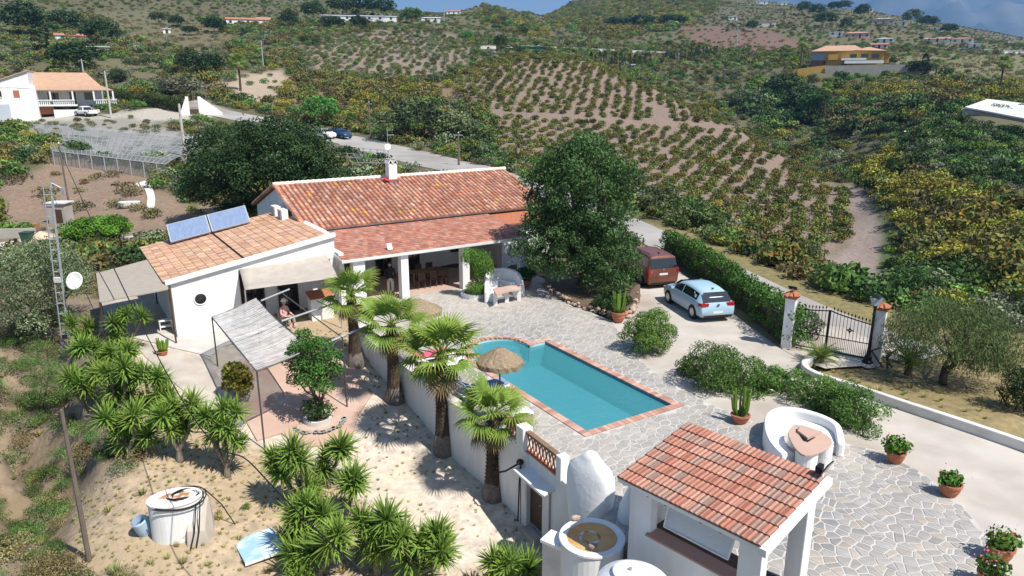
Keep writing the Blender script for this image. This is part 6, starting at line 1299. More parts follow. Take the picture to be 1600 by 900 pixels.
# yuccas
def rosette_mesh(seed):
    r = np.random.default_rng(seed); mb = MB(); n = 64
    for i in range(n):
        el = R(86 - 112 * (i / n) ** .8); az = i * 2.39996 + r.uniform(-.2, .2); L = r.uniform(.48, .66) * (.7 + .3 * math.sin(math.pi * min(1, i / n + .25))); w = .027
        d = Vector((math.cos(az) * math.cos(el), math.sin(az) * math.cos(el), math.sin(el))); s = Vector((-math.sin(az), math.cos(az), 0)); dr = Vector((0, 0, -.10 * math.cos(el)))
        c = np.array((.115, .175, .040)) * r.uniform(.78, 1.25) * (1.0 if i < n * .85 else 1.1); tip = c * np.array((1.35, 1.25, 1.1)); p0 = d * .03; p1 = d * L * .45 + dr * .15; p2 = d * L + dr
        v0 = len(mb.v); mb.col = tuple(c); nrm = d.cross(s) * .008; mb.add([p0 - s * w * .7, p0 + s * w * .7, p1 - s * w, p1 + nrm, p1 + s * w, p2], [(0, 3, 2), (0, 1, 3), (1, 4, 3), (2, 3, 5), (3, 4, 5)]); mb.c[v0 + 5] = tuple(tip)
    me = mb.mesh('leaf_rosette'); me.materials.append(mat('foliage')); return me
ROS = [rosette_mesh(i) for i in range(5)]
def yucca(label, base, heads, s=1.22, r=.085):
    b = T(*base, 9); t = thing('yucca', label, 'yucca', b, 0, 'yuccas in the lower garden'); mb = MB(); hub = Vector((0, 0, .35)); mb.tube([(0, 0, -.2), (0, 0, .1), hub], [r * 1.7, r * 1.3, r], 8)
    for u, v in heads:
        p_ = D(u, v, b.y + rng.uniform(-.25, .25)) - b; p_.z = max(p_.z, .3); mid = hub.lerp(p_, .5) + Vector((p_.x * .15, p_.y * .15, -.1)); mb.tube([hub, mid, p_], [r * .8, r * .7, r * .55], 6)
        for k in range(2):
            o = link('leaf_rosette', ROS[rng.integers(5)], t); q = s * rng.uniform(.95, 1.2) * (1 if k == 0 else .85); o.location = p_ + Vector((rng.normal(0, .12) * k, rng.normal(0, .12) * k, -.15 * k)); o.rotation_euler = (rng.uniform(-.45, .45), rng.uniform(-.45, .45), rng.uniform(0, 6)); o.scale = (q, q, q)
    mb.build('trunk', 'pale_bark', t)
yucca('yucca beside the foot of the lattice mast', (122, 560), [(115, 506), (140, 512), (126, 530)])
yucca('yucca in front of the dark carport shade', (190, 548), [(176, 505), (198, 492), (222, 497), (184, 526)])
yucca('pale yellow-green yucca left of the curved brick edging', (150, 580), [(128, 543), (150, 545), (175, 552), (200, 548), (165, 562)])
yucca('dense yucca at the outer end of the long row', (135, 650), [(110, 592), (130, 610), (150, 585), (125, 600)])
yucca('yucca in the middle of the long row below the path', (190, 655), [(170, 582), (195, 575), (180, 610), (215, 590), (205, 615)])
yucca('yucca in the long row nearest the path bend', (240, 650), [(225, 582), (245, 590), (250, 615), (228, 628), (262, 622)])
yucca('big low yucca above the oval tank', (205, 720), [(165, 655), (190, 665), (210, 650), (230, 680), (195, 690)])
yucca('yucca with pale trunk standing right above the oval tank', (282, 722), [(255, 650), (275, 640), (300, 632), (268, 672), (290, 662)])
yucca('yucca on a flared trunk beside the pergola corner', (356, 745), [(322, 652), (345, 665), (368, 690), (350, 640), (335, 678)])
yucca('many-headed yucca below the patio circle', (478, 800), [(430, 718), (440, 738), (470, 722), (455, 705), (490, 765), (478, 760)])
yucca('two-headed yucca just under the mosaic planter rim', (512, 760), [(508, 712), (530, 700), (505, 735)])
yucca('single-stemmed yucca with a neat round head on the sandy ground', (546, 815), [(546, 756), (552, 748)], 1.25, .06)
yucca('yucca bending over the blue board', (490, 880), [(462, 808), (478, 790), (505, 805), (455, 845), (480, 840)])
yucca('broad yucca at the bottom edge beside the blue board', (500, 915), [(460, 868), (490, 862), (515, 850), (530, 835), (470, 890)])
yucca('yucca in the bottom row with upright heads, nearest the board', (590, 900), [(565, 815), (585, 832), (605, 812), (575, 850), (600, 858)])
yucca('yucca in the bottom row at its sandy end', (655, 915), [(630, 838), (655, 850), (680, 835), (640, 875), (672, 870), (690, 860)])
yucca('yucca cut off by the bottom edge near the round tank', (800, 940), [(772, 880), (800, 878), (825, 890), (788, 895)])
# other garden trees and shrubs
b = T(82, 520, 14); tp_ = D(85, 378, b.y); hh = tp_.z - b.z; make_tree('olive_tree', 'grey-green olive tree behind the lattice mast', 'tree', b, dome(0, 0, hh * .58, 1.95, 1.6, hh * .42, 34, .5, .85) + [(0, 0, hh * .55, 1.3, 1.2, 1.1)] + dome(-.4, -.6, hh * .25, 1.6, 1.2, .8, 12, .4, .7), 20000, .13, (.15, .18, .115), .9, .16, 'pale_bark', .35)
for i, (u, v, vt, r_, lb) in enumerate(((163, 388, 342, 1.25, 'bright green lemon tree nearest the lattice mast behind the carport'), (188, 384, 340, 1.15, 'bright green lemon tree next to the solar panel end'))):
    b = T(u - 20 + 12 * i, v, 25); hh = D(u, vt, b.y).z - b.z; make_tree('lemon_tree', lb, 'tree', b, dome(0, 0, hh * .62, r_ * 1.05, r_, hh * .36, 16, .4, .7), 7000, .15, (.10, .19, .03), .8, .09, 'bark', .5, 'lemon trees by the carport')
b = T(497, 662, 10); b.z += .1; hh = D(497, 520, b.y).z - b.z; make_tree('garden_tree', 'small leafy green tree growing from the round planter', 'tree', b, dome(.0, 0, hh * .60, .85, .8, hh * .36, 20, .28, .48) + [(0, 0, hh * .5, .5, .5, .7), (-.1, -.1, .5, .45, .45, .4), (.2, .1, .35, .4, .4, .3), (-.3, .1, hh * .98, .3, .3, .2)], 9000, .10, (.055, .12, .03), .7, .07, 'bark', .55)
b = T(372, 628, 10); hh = 1.75; make_tree('grape_vine', 'yellow-green climbing vine on the pergola post', 'vine', b, dome(0, 0, .85, .45, .42, .8, 15, .2, .36), 2600, .12, (.13, .14, .03), .9, .03, 'bark', .85, accent=(.17, .10, .035), share=.22)
b = P(744, 462, .1); make_tree('weeping_shrub', 'light green weeping shrub against the porch column', 'shrub', b, [(-.1, 0, 1.95, .62, .5, .55), (.35, -.1, 1.7, .55, .5, .75), (.55, 0, 1.35, .45, .4, .6), (-.35, 0, 2.15, .4, .4, .4), (.1, 0, 1.2, .35, .35, .5), (0, -.1, .45, .55, .5, .42), (.25, -.1, .35, .45, .45, .35)], 9000, .12, (.095, .19, .04), 1.4, .06, 'bark', .22, droop=1.0)
b = P(822, 448, .02); t = pot('porch_pot', 'dark leafy plant in a clay pot in the tree shade', b, .3, .4, 'potted plant'); leafball(t, 900, [(0, 0, .75, .5, .5, .4)], .13, (.04, .085, .025))
def shrub(name, label, u, v, vt, wpx, col, n, size, cat='shrub', aspect=.3, group=None, matn='foliage', nc=14, accent=None, share=0., y0=9, droop=0., dep=.8, trunk=.04, zlift=0):
    b = T(u, v, y0); hh = max(.3, D(u, vt, b.y).z - b.z); w = wpx / FPX * (b.y * cs + (H - b.z) * sn) / 2
    r_ = min(w, hh * .5); return make_tree(name, label, cat, b, dome(0, 0, hh * .52, w * .9, w * dep, hh * .46, nc, r_ * .32, r_ * .55, low=-.9) + [(0, 0, hh * .45, w * .6, w * .5, hh * .32)], n, size, col, hh * .3, trunk, 'bark', aspect, group, droop, .32, accent, share, matn=matn, stems=3)
og = 'oleanders between terrace and drive'; oc = (.075, .13, .035)
shrub('oleander', 'round oleander bush by the clay pot at the tree bed end', 1012, 558, 486, 76, (.095, .165, .04), 9000, .12, group=og, y0=15); shrub('oleander', 'smallest oleander at the upper end of the oleander row', 1076, 600, 555, 43, (.06, .10, .035), 2000, .11, group=og, y0=15)
shrub('oleander', 'tall oleander second in the row along the drive', 1112, 622, 539, 84, oc, 6500, .12, group=og, y0=15); shrub('oleander', 'oleander just above the bowl of candelabra spurge', 1160, 645, 555, 79, oc, 6000, .12, group=og, y0=15); shrub('oleander', 'loose oleander directly behind the bench\'s rounded corner', 1222, 664, 578, 79, (.085, .15, .04), 5500, .12, group=og, y0=15, accent=(.5, .45, .42), share=.03)
shrub('oleander', 'oleander behind the middle of the curved bench back', 1268, 672, 585, 74, (.09, .155, .04), 5200, .12, group=og, y0=15, accent=(.5, .45, .42), share=.03); shrub('oleander', 'last oleander of the row standing free beside the bench end', 1332, 690, 605, 79, (.085, .15, .042), 4800, .12, group=og, y0=15)
shrub('oleander', 'oleander filling the gap above the spurge bowl, nearer the bench', 1196, 655, 568, 66, oc, 5500, .12, group=og, y0=15); shrub('oleander', 'oleander between the bench back and the last free bush', 1304, 682, 600, 66, oc, 5200, .12, group=og, y0=15)
# pepper tree and neighbours by the right verge
b = T(1468, 596, 14); make_tree('pepper_tree', 'drooping grey-green pepper tree on the verge right of the gate', 'tree', b, dome(.3, .3, 1.65, 2.15, 1.7, 1.25, 40, .5, .8, low=-.75) + dome(1.3, -.3, .9, 1.3, 1.0, .8, 14, .4, .6), 24000, .15, (.085, .115, .05), .7, .12, 'bark', .16, droop=.9, stems=2)
shrub('verge_bush', 'dark bush at the right edge of the picture beyond the verge', 1592, 640, 575, 70, (.045, .065, .03), 3500, .13, y0=14); shrub('verge_bush', 'thin grey shrub between the gate pillar and small palm', 1395, 572, 525, 46, (.10, .12, .07), 900, .10, y0=14); shrub('gate_bush', 'grey-green bush seen through the bars of the iron gate', 1262, 530, 488, 44, (.10, .13, .075), 1600, .12, y0=20)
shrub('round_bush', 'rounded green bush in the valley above the pepper tree', 1420, 465, 420, 80, (.055, .10, .035), 4500, .2, y0=30); shrub('round_bush', 'dark green bush beside the pot at the foot of the big tree', 955, 492, 452, 60, (.034, .066, .026), 4000, .15, y0=20)
shrub('feathery_bush', 'soft feathery green bush below the lattice mast', 78, 645, 530, 74, (.10, .15, .055), 7000, .12, aspect=.15, y0=9)
# clipped hedge along the drive
hl_ = resample([P(u, v)[:2] for u, v in ((1030, 402), (1060, 415), (1110, 450), (1165, 497), (1222, 546))], .4); ho_ = Vector((hl_[len(hl_) // 2][0], hl_[len(hl_) // 2][1], 0)); hd_ = thing('hedge', 'dark green creeper hedge between the parked cars and the lane', 'hedge', ho_); cl = []
for i, q in enumerate(hl_):
    for k in range(3): cl.append((q[0] - ho_.x + .55 + rng.uniform(-.15, .25), q[1] - ho_.y + .35 + rng.uniform(-.2, .2), .35 + k * .5 + rng.uniform(-.12, .12), .52, .5, .36))
n = 26000; p_, d_, k_ = clump_points(n, cl, .4); me = leaf_mesh('hedge_leaves', p_, d_, .12, tint(n, (.065, .125, .028), .4, k_), .7); me.materials.append(mat('foliage')); link('leaves', me, hd_)
mb = MB(); ribbon(mb, [(q[0] + .35, q[1] + .25) for q in hl_], .3, -.1, 1.1, ho_); mb.build('hedge_stems', 'bark', hd_)
# ---------------------------------------------------------------- far buildings, cars, poles
M('far_roof', (.46, .29, .19), (.40, .25, .17), 1.2, .85, .2, 4); M('far_roof_red', (.42, .17, .10), (.36, .15, .10), 1.2, .85); M('ochre_wall', (.56, .33, .085), (.50, .30, .08), .6, .85); M('grey_wall', (.40, .37, .33), (.33, .30, .27), .5, .9); M('pink_wall', (.55, .36, .28), None, rough=.85); M('shutter_blue', (.25, .32, .42), None, rough=.6)
M('roller_door', (.46, .50, .54), (.42, .46, .50), 6, .5, stretch=(.2, .2, 6)); M('white_sheet', (.72, .73, .74), (.60, .62, .63), .4, .5, c3=(.50, .51, .52), s3=.15)
def lookrz(p, extra=0.0): return math.atan2(p[1], p[0]) - math.pi / 2 + extra      # local -y faces the camera side
def building(name, label, p, rz, w, d, h, wall='whitewash', roofm='far_roof', kind='gable', rh=.25, wins=3, cat='house', winz=.5, door=True, base=2.0, eave=.3, winm='glass_dark'):
    t = thing(name, label, cat, p, rz); bxx(MB(), -w / 2, w / 2, 0, d, -base, h).build('wall', wall, t)
    e = eave; mb = MB()
    if kind == 'gable':
        r = h + rh * d / 2; mb.slab([(-w / 2 - e, -e, h - .02), (w / 2 + e, -e, h - .02), (w / 2 + e, d / 2, r), (-w / 2 - e, d / 2, r)], .18); mb.slab([(-w / 2 - e, d + e, h - .02), (w / 2 + e, d + e, h - .02), (w / 2 + e, d / 2, r), (-w / 2 - e, d / 2, r)][::-1], .18); mb.add([(-w / 2, 0, h), (-w / 2, d, h), (-w / 2, d / 2, r - .15)], [(0, 1, 2)]).add([(w / 2, 0, h), (w / 2, d, h), (w / 2, d / 2, r - .15)], [(2, 1, 0)])
    elif kind == 'hip':
        r = h + rh * d / 2; k = min(w, d) / 2; mb.add([(-w / 2 - e, -e, h), (w / 2 + e, -e, h), (w / 2 + e, d + e, h), (-w / 2 - e, d + e, h), (-w / 2 + k, d / 2, r), (w / 2 - k, d / 2, r)], [(0, 1, 5, 4), (1, 2, 5), (2, 3, 4, 5), (3, 0, 4), (3, 2, 1, 0)])
    elif kind == 'shed': mb.slab([(-w / 2 - e, -e, h + .02), (w / 2 + e, -e, h + .02), (w / 2 + e, d + e, h + rh * d), (-w / 2 - e, d + e, h + rh * d)], .18)
    else: bxx(mb, -w / 2 - e, w / 2 + e, -e, d + e, h + .002, h + .25)
    mb.build('roof', roofm, t)
    for i in range(wins):
        x = -w / 2 + w * (i + .5) / wins; isd = door and i == wins // 2
        z0, z1 = (0, 2.05) if isd else (.95, 2.0); ww = .95 if isd else 1.15
        o = bxx(MB(), x - ww / 2, x + ww / 2, -.04, .02, z0, z1).build('door' if isd else 'window', 'dark_wood' if isd else winm, t); fr = MB(); bxx(fr, x - ww / 2 - .08, x + ww / 2 + .08, -.07, -.041, z1 + .002, z1 + .10); fr.build('lintel', 'white_paint', o)
    return t
# white house on the left, with veranda
hb = D(70, 182, 135); hz = gt1(hb.x, hb.y); t = thing('white_villa', 'white two-level villa with beige tiled roofs and balustraded veranda beside the greenhouse', 'house', (hb.x, hb.y, D(70, 186, 135).z), lookrz(hb, R(-6))); 
vl_ = lambda u, v, y=0: None
K = 135 / FPX * 1.0
def vx(u): return (u - 70) * .1265
bxx(MB(), vx(2), vx(45), -2.2, 9, -.5, 5.6).build('garage_wall', 'whitewash', t)
mb = MB(); mb.slab([(vx(-8), -2.6, 5.2), (vx(22), -2.6, 5.9), (vx(22), 9.3, 5.9), (vx(-8), 9.3, 5.2)], .2); mb.slab([(vx(20), -2.5, 6.8), (vx(60), -2.5, 8.6), (vx(60), 9.3, 8.6), (vx(20), 9.3, 6.8)], .2); mb.build('garage_roof', 'far_roof', t)
mb = MB(); mb.hexa([(vx(20), -2.2, 5.5), (vx(60), -2.2, 5.5), (vx(60), 8.8, 5.5), (vx(20), 8.8, 5.5)], [(vx(20), -2.2, 6.6), (vx(60), -2.2, 8.35), (vx(60), 8.8, 8.35), (vx(20), 8.8, 6.6)]); bxx(mb, vx(45.2), vx(66), -2.15, 8.7, -.5, 6.0); mb.build('upper_wall', 'whitewash', t)
o = bxx(MB(), vx(10), vx(32), -2.26, -2.201, 0, 2.7).build('garage_door', 'roller_door', t)
o = bxx(MB(), vx(15), vx(25), -2.26, -2.201, 4.0, 5.0).build('window', 'glass_dark', t); bxx(MB(), vx(14.5), vx(25.5), -2.32, -2.261, 3.9, 4.0).build('sill', 'white_paint', o)
o = bxx(MB(), vx(39), vx(46), -2.26, -2.201, 3.9, 5.1).build('shutter', 'terracotta', t)
bxx(MB(), vx(66.1), vx(146), 2.2, 8.5, -.5, 5.9).build('main_wall', 'whitewash', t)
mb = MB(); mb.slab([(vx(60), 2.0, 5.9), (vx(147), 2.0, 5.9), (vx(128), 6.5, 8.4), (vx(60), 6.5, 8.4)], .2); mb.build('main_roof', 'far_roof', t); MB().slab([(vx(60), -1.4, 5.2), (vx(163), -1.4, 5.2), (vx(147), 2.1, 5.95), (vx(60), 2.1, 5.95)], .15).build('veranda_roof', 'far_roof', t)
for u in (82, 110, 137, 162): bxx(MB(), vx(u) - .13, vx(u) + .13, -1.3, -1.04, 3.2, 5.05).build('veranda_column', 'whitewash', t)
bxx(MB(), vx(38), vx(114), -1.5, 2.19, 2.3, 2.6).build('terrace_slab', 'whitewash', t)
for a, b in ((38, 82), (84, 112), (138, 166)):
    bxx(MB(), vx(a), vx(b), -1.45, -1.25, 3.32, 3.45).build('handrail', 'white_paint', t)
    for k in range(int((vx(b) - vx(a)) / .32)): MB().lathe([(.06, 0), (.09, .25), (.05, .5), (.07, .72)], 6, c=(vx(a) + .15 + k * .32, -1.35, 2.601)).build('baluster', 'white_paint', t)
for a, b, z0, z1 in ((76, 90, 3.4, 4.7), (104, 112, 2.65, 4.8), (123, 134, 3.4, 4.7)): bxx(MB(), vx(a), vx(b), 2.12, 2.19, z0, z1).build('window', 'glass_dark', t)
bxx(MB(), vx(64), vx(84), -.6, -.45, .9, 2.2).build('brick_panel', 'terracotta', t); bxx(MB(), vx(84.2), vx(142), -2.6, -2.3, -.8, 1.7).build('yard_wall', 'whitewash', t); bxx(MB(), vx(53), vx(54), -1.4, -1.2, -.3, 2.29).build('terrace_post', 'whitewash', t)
pk = D(148, 168, 137); car('pickup_truck', 'white pickup parked in front of the white villa veranda', 'pickup', (pk.x, pk.y - 3.2, gt1(pk.x, pk.y - 3.2)), R(150), 'paint_white', 4.9, 1.85, 1.75, 'pickup')
# clipped hedge by the villa, white gate with wing walls
a_ = T(172, 160, 70); b_ = T(285, 176, 70); hd = thing('villa_hedge', 'long dark clipped hedge beside the villa yard', 'hedge', (a_ + b_) / 2); cl = [((a_.lerp(b_, f) - (a_ + b_) / 2).x, (a_.lerp(b_, f) - (a_ + b_) / 2).y + .3, gt1(*a_.lerp(b_, f)[:2]) - (a_ + b_).z / 2 + z, .8, .8, .7) for f in np.linspace(0, 1, 26) for z in (.5, 1.3, 1.9)]
n = 9000; p_, d_, k_ = clump_points(n, cl, .35); me = leaf_mesh('hedge_leaves', p_, d_, .32, tint(n, (.05, .06, .025), .35, k_), .6); me.materials.append(mat('foliage')); link('leaves', me, hd)
mb = MB(); ribbon(mb, [tuple(a_.lerp(b_, f)[:2]) for f in np.linspace(0, 1, 12)], .6, lambda x, y: gt1(x, y) - .3, lambda x, y: gt1(x, y) + 1.0, (a_ + b_) / 2); mb.build('hedge_stems', 'bark', hd)
gp = T(306, 180, 70); t = thing('entrance_gate', 'white entrance with sloping wing walls and dark gate on the road', 'gate', gp, lookrz(gp)); k = gp.y / FPX
mb = MB(); mb.prism([(0, 0)], 0, 0) if False else None
for u0, u1, h0, h1 in ((286, 294, .7, 3.0), (314, 344, 3.2, .4)):
    x0, x1 = (u0 - 306) * k, (u1 - 306) * k; MB().hexa([(x0, -.2, -1), (x1, -.2, -1), (x1, .2, -1), (x0, .2, -1)], [(x0, -.2, h0), (x1, -.2, h1), (x1, .2, h1), (x0, .2, h0)]).build('wing_wall', 'whitewash', t)
for u in (296, 313): bxx(MB(), (u - 306) * k - .25, (u - 306) * k + .25, -.25, .25, -.5, 3.2).build('pillar', 'whitewash', t)
bxx(MB(), (296 - 306) * k + .26, (313 - 306) * k - .26, -.05, .05, .2, 1.0).build('gate_panel', 'dark_wood', t)
for i in range(14): x = (296 - 306) * k + .35 + i * .115; MB().cyl((x, 0, 1.001), (x, 0, 2.3), .02, seg=4).build('bar', 'black_iron', t)
# greenhouses: tube frames with nets
M('net', (.36, .38, .38), (.29, .31, .31), 1.5, .9, alpha=.34, c3=(.42, .43, .42), s3=.5); M('gh_tube', (.44, .45, .45), None, rough=.5, metal=.3)
def greenhouse(label, cor, hgt, nu, nv, net=True, front_only=False):
    c0 = sum(cor, Vector()) / 4; t = thing('greenhouse', label, 'greenhouse', (c0.x, c0.y, gt1(c0.x, c0.y)), 0, 'netted greenhouse frames'); o = Vector(t.location)
    def pt(u, v, dz=0): p_ = (cor[0] * (1 - u) + cor[1] * u) * (1 - v) + (cor[3] * (1 - u) + cor[2] * u) * v; return p_ + Vector((0, 0, dz)) - o
    for i in range(nu + 1): MB().tube([pt(i / nu, v, .12 * math.sin(v * math.pi * 4) ** 2) for v in np.linspace(0, 1, 13)], .032, 4, cap=False).build('roof_wire', 'gh_tube', t)
    for j in range(nv + 1): MB().tube([pt(u, j / nv, .02) for u in np.linspace(0, 1, 13)], .036, 4, cap=False).build('purlin', 'gh_tube', t)
    st = max(1, nu // 8)
    for i in range(0, nu + 1, st):
        for j in range(0, nv + 1, max(1, nv // 4)):
            p_ = pt(i / nu, j / nv); z = gt1(p_.x + o.x, p_.y + o.y) - o.z; MB().cyl((p_.x, p_.y, z - .2), p_, .06, seg=5).build('post', 'gh_tube', t)
    if net:
        mb = MB(); mb.grid(lambda u, v: pt(u, v * .999, .03), 14, 10); mb.build('roof_net', 'net', t)
        mb = MB(); mb.grid(lambda u, v: pt(u, 0) * (1 - v) + Vector((pt(u, 0).x, pt(u, 0).y, gt1(pt(u, 0).x + o.x, pt(u, 0).y + o.y) - o.z)) * v, 20, 2); mb.build('front_net', 'net', t)
    return t
greenhouse('large low greenhouse frame with grey net in front of the villa', [D(82, 236, 80), D(258, 257, 77), D(335, 214, 106), D(52, 194, 119)], 2.6, 26, 8)
greenhouse('small open greenhouse frame of white tubes behind the house ridge', [D(520, 262, 80), D(618, 262, 80), D(600, 235, 100), D(508, 226, 110)], 2.6, 9, 5, net=False)
# road traffic
def on_road(u, v): q = T(u, v, 60); d, k_ = road_d(np.array([q.x]), np.array([q.y])); i = int(k_[0]); a = ROADS[max(i - 1, 0)]; b = ROADS[min(i + 1, len(ROADS) - 1)]; return Vector((ROADS[i, 0], ROADS[i, 1], ROADZ[i] + .03)), math.atan2(b[1] - a[1], b[0] - a[0])
q, r = on_road(530, 219); car('road_car', 'dark blue car on the road behind the house', 'car', q, r, 'paint_navy', 4.3, 1.8, 1.5, 'hatch')
q2 = q - Vector((math.cos(r), math.sin(r), 0)) * 1.2 + Vector((math.sin(r), -math.cos(r), 0)) * 2.3; q2.z = gt1(q2.x, q2.y) + .02; car('road_car', 'white car half hidden in front of the dark blue car', 'car', q2, r, 'paint_white', 4.2, 1.75, 1.45, 'hatch')
# poles
def pole(label, u, v, vt, r=.11, m='pole_concrete', Y=None, arm=True, name='utility_pole', y0=30):
    b = T(u, v, y0) if Y is None else D(u, v, Y)
    if Y is not None: b.z = gt1(b.x, b.y)
    hh = D(u, vt, b.y).z - b.z; t = thing(name, label, 'utility pole', b, 0, 'utility poles'); MB().cyl((0, 0, -.3), (0, 0, hh), r * 1.25, r * .8, 8).build('shaft', m, t)
    if arm: MB().box((0, 0, hh - .25), (r * 9, r * .9, r * .9)).build('crossarm', 'galvanised', t); MB().lathe([(.05, 0), (.07, .08), (.04, .16)], 8, c=(0, 0, hh)).build('insulator', 'white_paint', t)
    return t
M('pole_concrete', (.50, .47, .42), (.42, .39, .35), 2, .9); M('pole_wood', (.17, .135, .105), (.13, .10, .08), 3, .9)
pole('pale concrete pole with bolt holes behind the dark tree', 289, 240, 162, .17, Y=84, arm=False); pole('pale pole standing before the villa yard', 174, 184, 112, .16); pole('short white pole behind the villa roof', 131, 118, 93, .16, y0=120); pole('dark wooden pole at the roadside behind the ridge', 717, 258, 208, .13, 'pole_wood'); pole('slim dark pole above the road left of the olive grove', 579, 215, 160, .12, 'pole_wood')
pole('grey steel pole at the edge of the pale slope', 412, 110, 64, .16, 'galvanised', y0=100); pole('tall thin pole by the hilltop house', 694, 36, 6, .22, 'galvanised', y0=200, arm=False); pole('thin pole left of the cypress row', 879, 68, 44, .18, 'pole_wood', y0=200); pole('pole on the scrub hill over the cypress row', 1045, 55, 32, .2, 'pole_wood', y0=200); pole('pole just right of the orchard crest', 1056, 112, 88, .14, 'pole_wood', y0=100); pole('pole on the slope right of the orchard', 1131, 132, 108, .14, 'pole_wood', y0=100); pole('pole standing in front of the red earth cutting', 1151, 70, 38, .2, 'galvanised', y0=200)
pole('weathered thin pole carrying the sagging cable at the track', 111, 338, 225, .075, 'pole_wood', y0=40)
pole('rusty dark stub pole at the bottom of the left bank', 140, 878, 640, .06, 'pole_wood', y0=8, arm=False)
# sagging cable toward the drone
c0_ = D(91, 230, T(111, 338, 40).y); c1_ = D(240, 545, 21); c2_ = D(400, 732, 13.5); c3_ = D(575, 905, 9.5); t = thing('overhead_cable', 'black overhead cable sagging from the leaning pole across the garden', 'cable', (c1_.x, c1_.y, 0)); pts_ = []
for i in range(40):
    f = i / 39 * 3; k = min(int(f), 2); g = f - k; A4 = [c0_ * 2 - c1_, c0_, c1_, c2_, c3_, c3_ * 2 - c2_]; p0, p1, p2, p3 = A4[k:k + 4]
    pts_.append(.5 * ((2 * p1) + (p2 - p0) * g + (2 * p0 - 5 * p1 + 4 * p2 - p3) * g * g + (3 * p1 - p0 - 3 * p2 + p3) * g ** 3) - Vector((c1_.x, c1_.y, 0)))
MB().tube(pts_, [.022] * 12 + [.016] * 28, 5).build('wire', 'black_rubber', t)
# neighbour's yard on the left edge
ground_patch('neighbour_yard_pavement', [(-30, 415), (-30, 385), (20, 378), (70, 362), (98, 372), (60, 388), (40, 402), (0, 412)], 'concrete', .04)
p = T(22, 372, 25); t = thing('raised_bed', 'grey block-walled raised planting bed in the neighbour\'s yard', 'planter', p, R(10)); bxx(MB(), -2.5, 1.6, 0, .25, -.3, .75).build('block_wall', 'grey_wall', t); bxx(MB(), -2.5, 1.5, .251, 2.2, -.3, .45).build('soil', 'bed_soil', t); leafball(t, 900, [(-1, 1, .7, 1, .6, .4), (.5, 1, .7, .6, .6, .4)], .2, (.09, .16, .04))
p = T(66, 378, 25); t = thing('sand_heap', 'pale heap of building sand beside the lattice mast', 'sand heap', p); M('sand_pale', (.55, .45, .33), (.48, .39, .28), 3, .95, .3, 12); MB().lathe([(1.15, -.15), (.95, .2), (.5, .6), (.1, .85)], 18, wob=.07).build('heap', 'sand_pale', t)
p = T(52, 362, 25); t = thing('brick_pallet', 'small pallet of red bricks in the neighbour\'s yard', 'pallet', p); MB().box((0, 0, .08), (.9, .7, .12)).build('pallet_base', 'wood', t); MB().box((0, 0, .40), (.85, .65, .5)).build('brick_stack', 'terracotta', t)
p = T(97, 347, 30); t = thing('block_hut', 'small grey block hut with flat slab roof behind the mast', 'hut', p); MB().box((0, 0, .8), (1.5, 1.2, 1.8)).build('walls', 'grey_wall', t); MB().box((0, 0, 1.74), (1.8, 1.5, .1)).build('slab_roof', 'old_white', t); MB().box((.2, -.602, .6), (.6, .03, 1.2)).build('door', 'dark_wood', t)
t = thing('garden_bin', 'dark green bin next to the raised bed', 'bin', T(45, 382, 25)); M('bin_green', (.03, .07, .05), None, rough=.5); MB().hexa([(-.3, -.3, 0), (.3, -.3, 0), (.3, .3, 0), (-.3, .3, 0)], [(-.36, -.36, .9), (.36, -.36, .9), (.36, .36, .9), (-.36, .36, .9)]).build('bin_body', 'bin_green', t); MB().box((0, 0, .95), (.78, .78, .08)).build('lid', 'bin_green', t)
def draped(name, label, cat, px, m, dz):
    o = ground_patch(name, px, m, dz, .5); del o['kind']; return tag(o, label, cat)
draped('concrete_chute', 'long broken pale concrete slab lying down the bare bank', 'concrete slab', [(226, 297), (239, 297), (243, 312), (242, 332), (229, 333), (231, 313)], 'old_white', .14); draped('broken_slab', 'flat broken concrete pieces at the top of the bare bank', 'concrete slab', [(211, 289), (226, 285), (245, 290), (243, 295), (226, 294), (214, 294)], 'old_white', .12)
p = T(203, 324, 50); t = thing('old_bathtub', 'white bathtub used as trough on the bare bank', 'trough', p, R(20)); MB().lathe([(.45, .0), (.55, .15), (.62, .5), (.56, .5), (.45, .2)], 20, sx=1.5, sy=.7, capt=False).build('tub', 'white_paint', t)
ground_patch('retaining_ledge_pavement', [(150, 385), (200, 372), (255, 362), (250, 372), (205, 385), (160, 396)], 'path_concrete', .12)
# ---- far houses, all with walls, roofs, windows
def far(label, u, v, wpx, hpx, dep, wall='whitewash', roofm='far_roof', kind='gable', wins=3, rh=.3, y0=140, name='far_house', cat='house', rzx=0., base=3.0, door=True, Y=None):
    p = T(u, v, y0) if Y is None else D(u, v, Y)
    k = (p.y * cs + (H - p.z) * sn) / FPX; return building(name, label, p, lookrz(p, rzx), wpx * k, dep, hpx * k, wall, roofm, kind, rh, wins, cat, base=base, door=door)
far('small white cottage with red roof among dark trees on the left hill', 111, 64, 42, 8, 6, wins=2, roofm='far_roof_red'); far('beige garden wall block under the hillside cottage', 148, 84, 42, 10, 3, 'grey_wall', 'old_white', 'flat', 1, door=False); far('long white farmhouse with red roof on the upper left slope', 388, 40, 64, 9, 7, roofm='far_roof_red', wins=5); far('tiny white shed on the open left slope', 261, 52, 11, 6, 3, roofm='old_white', kind='flat', wins=1)
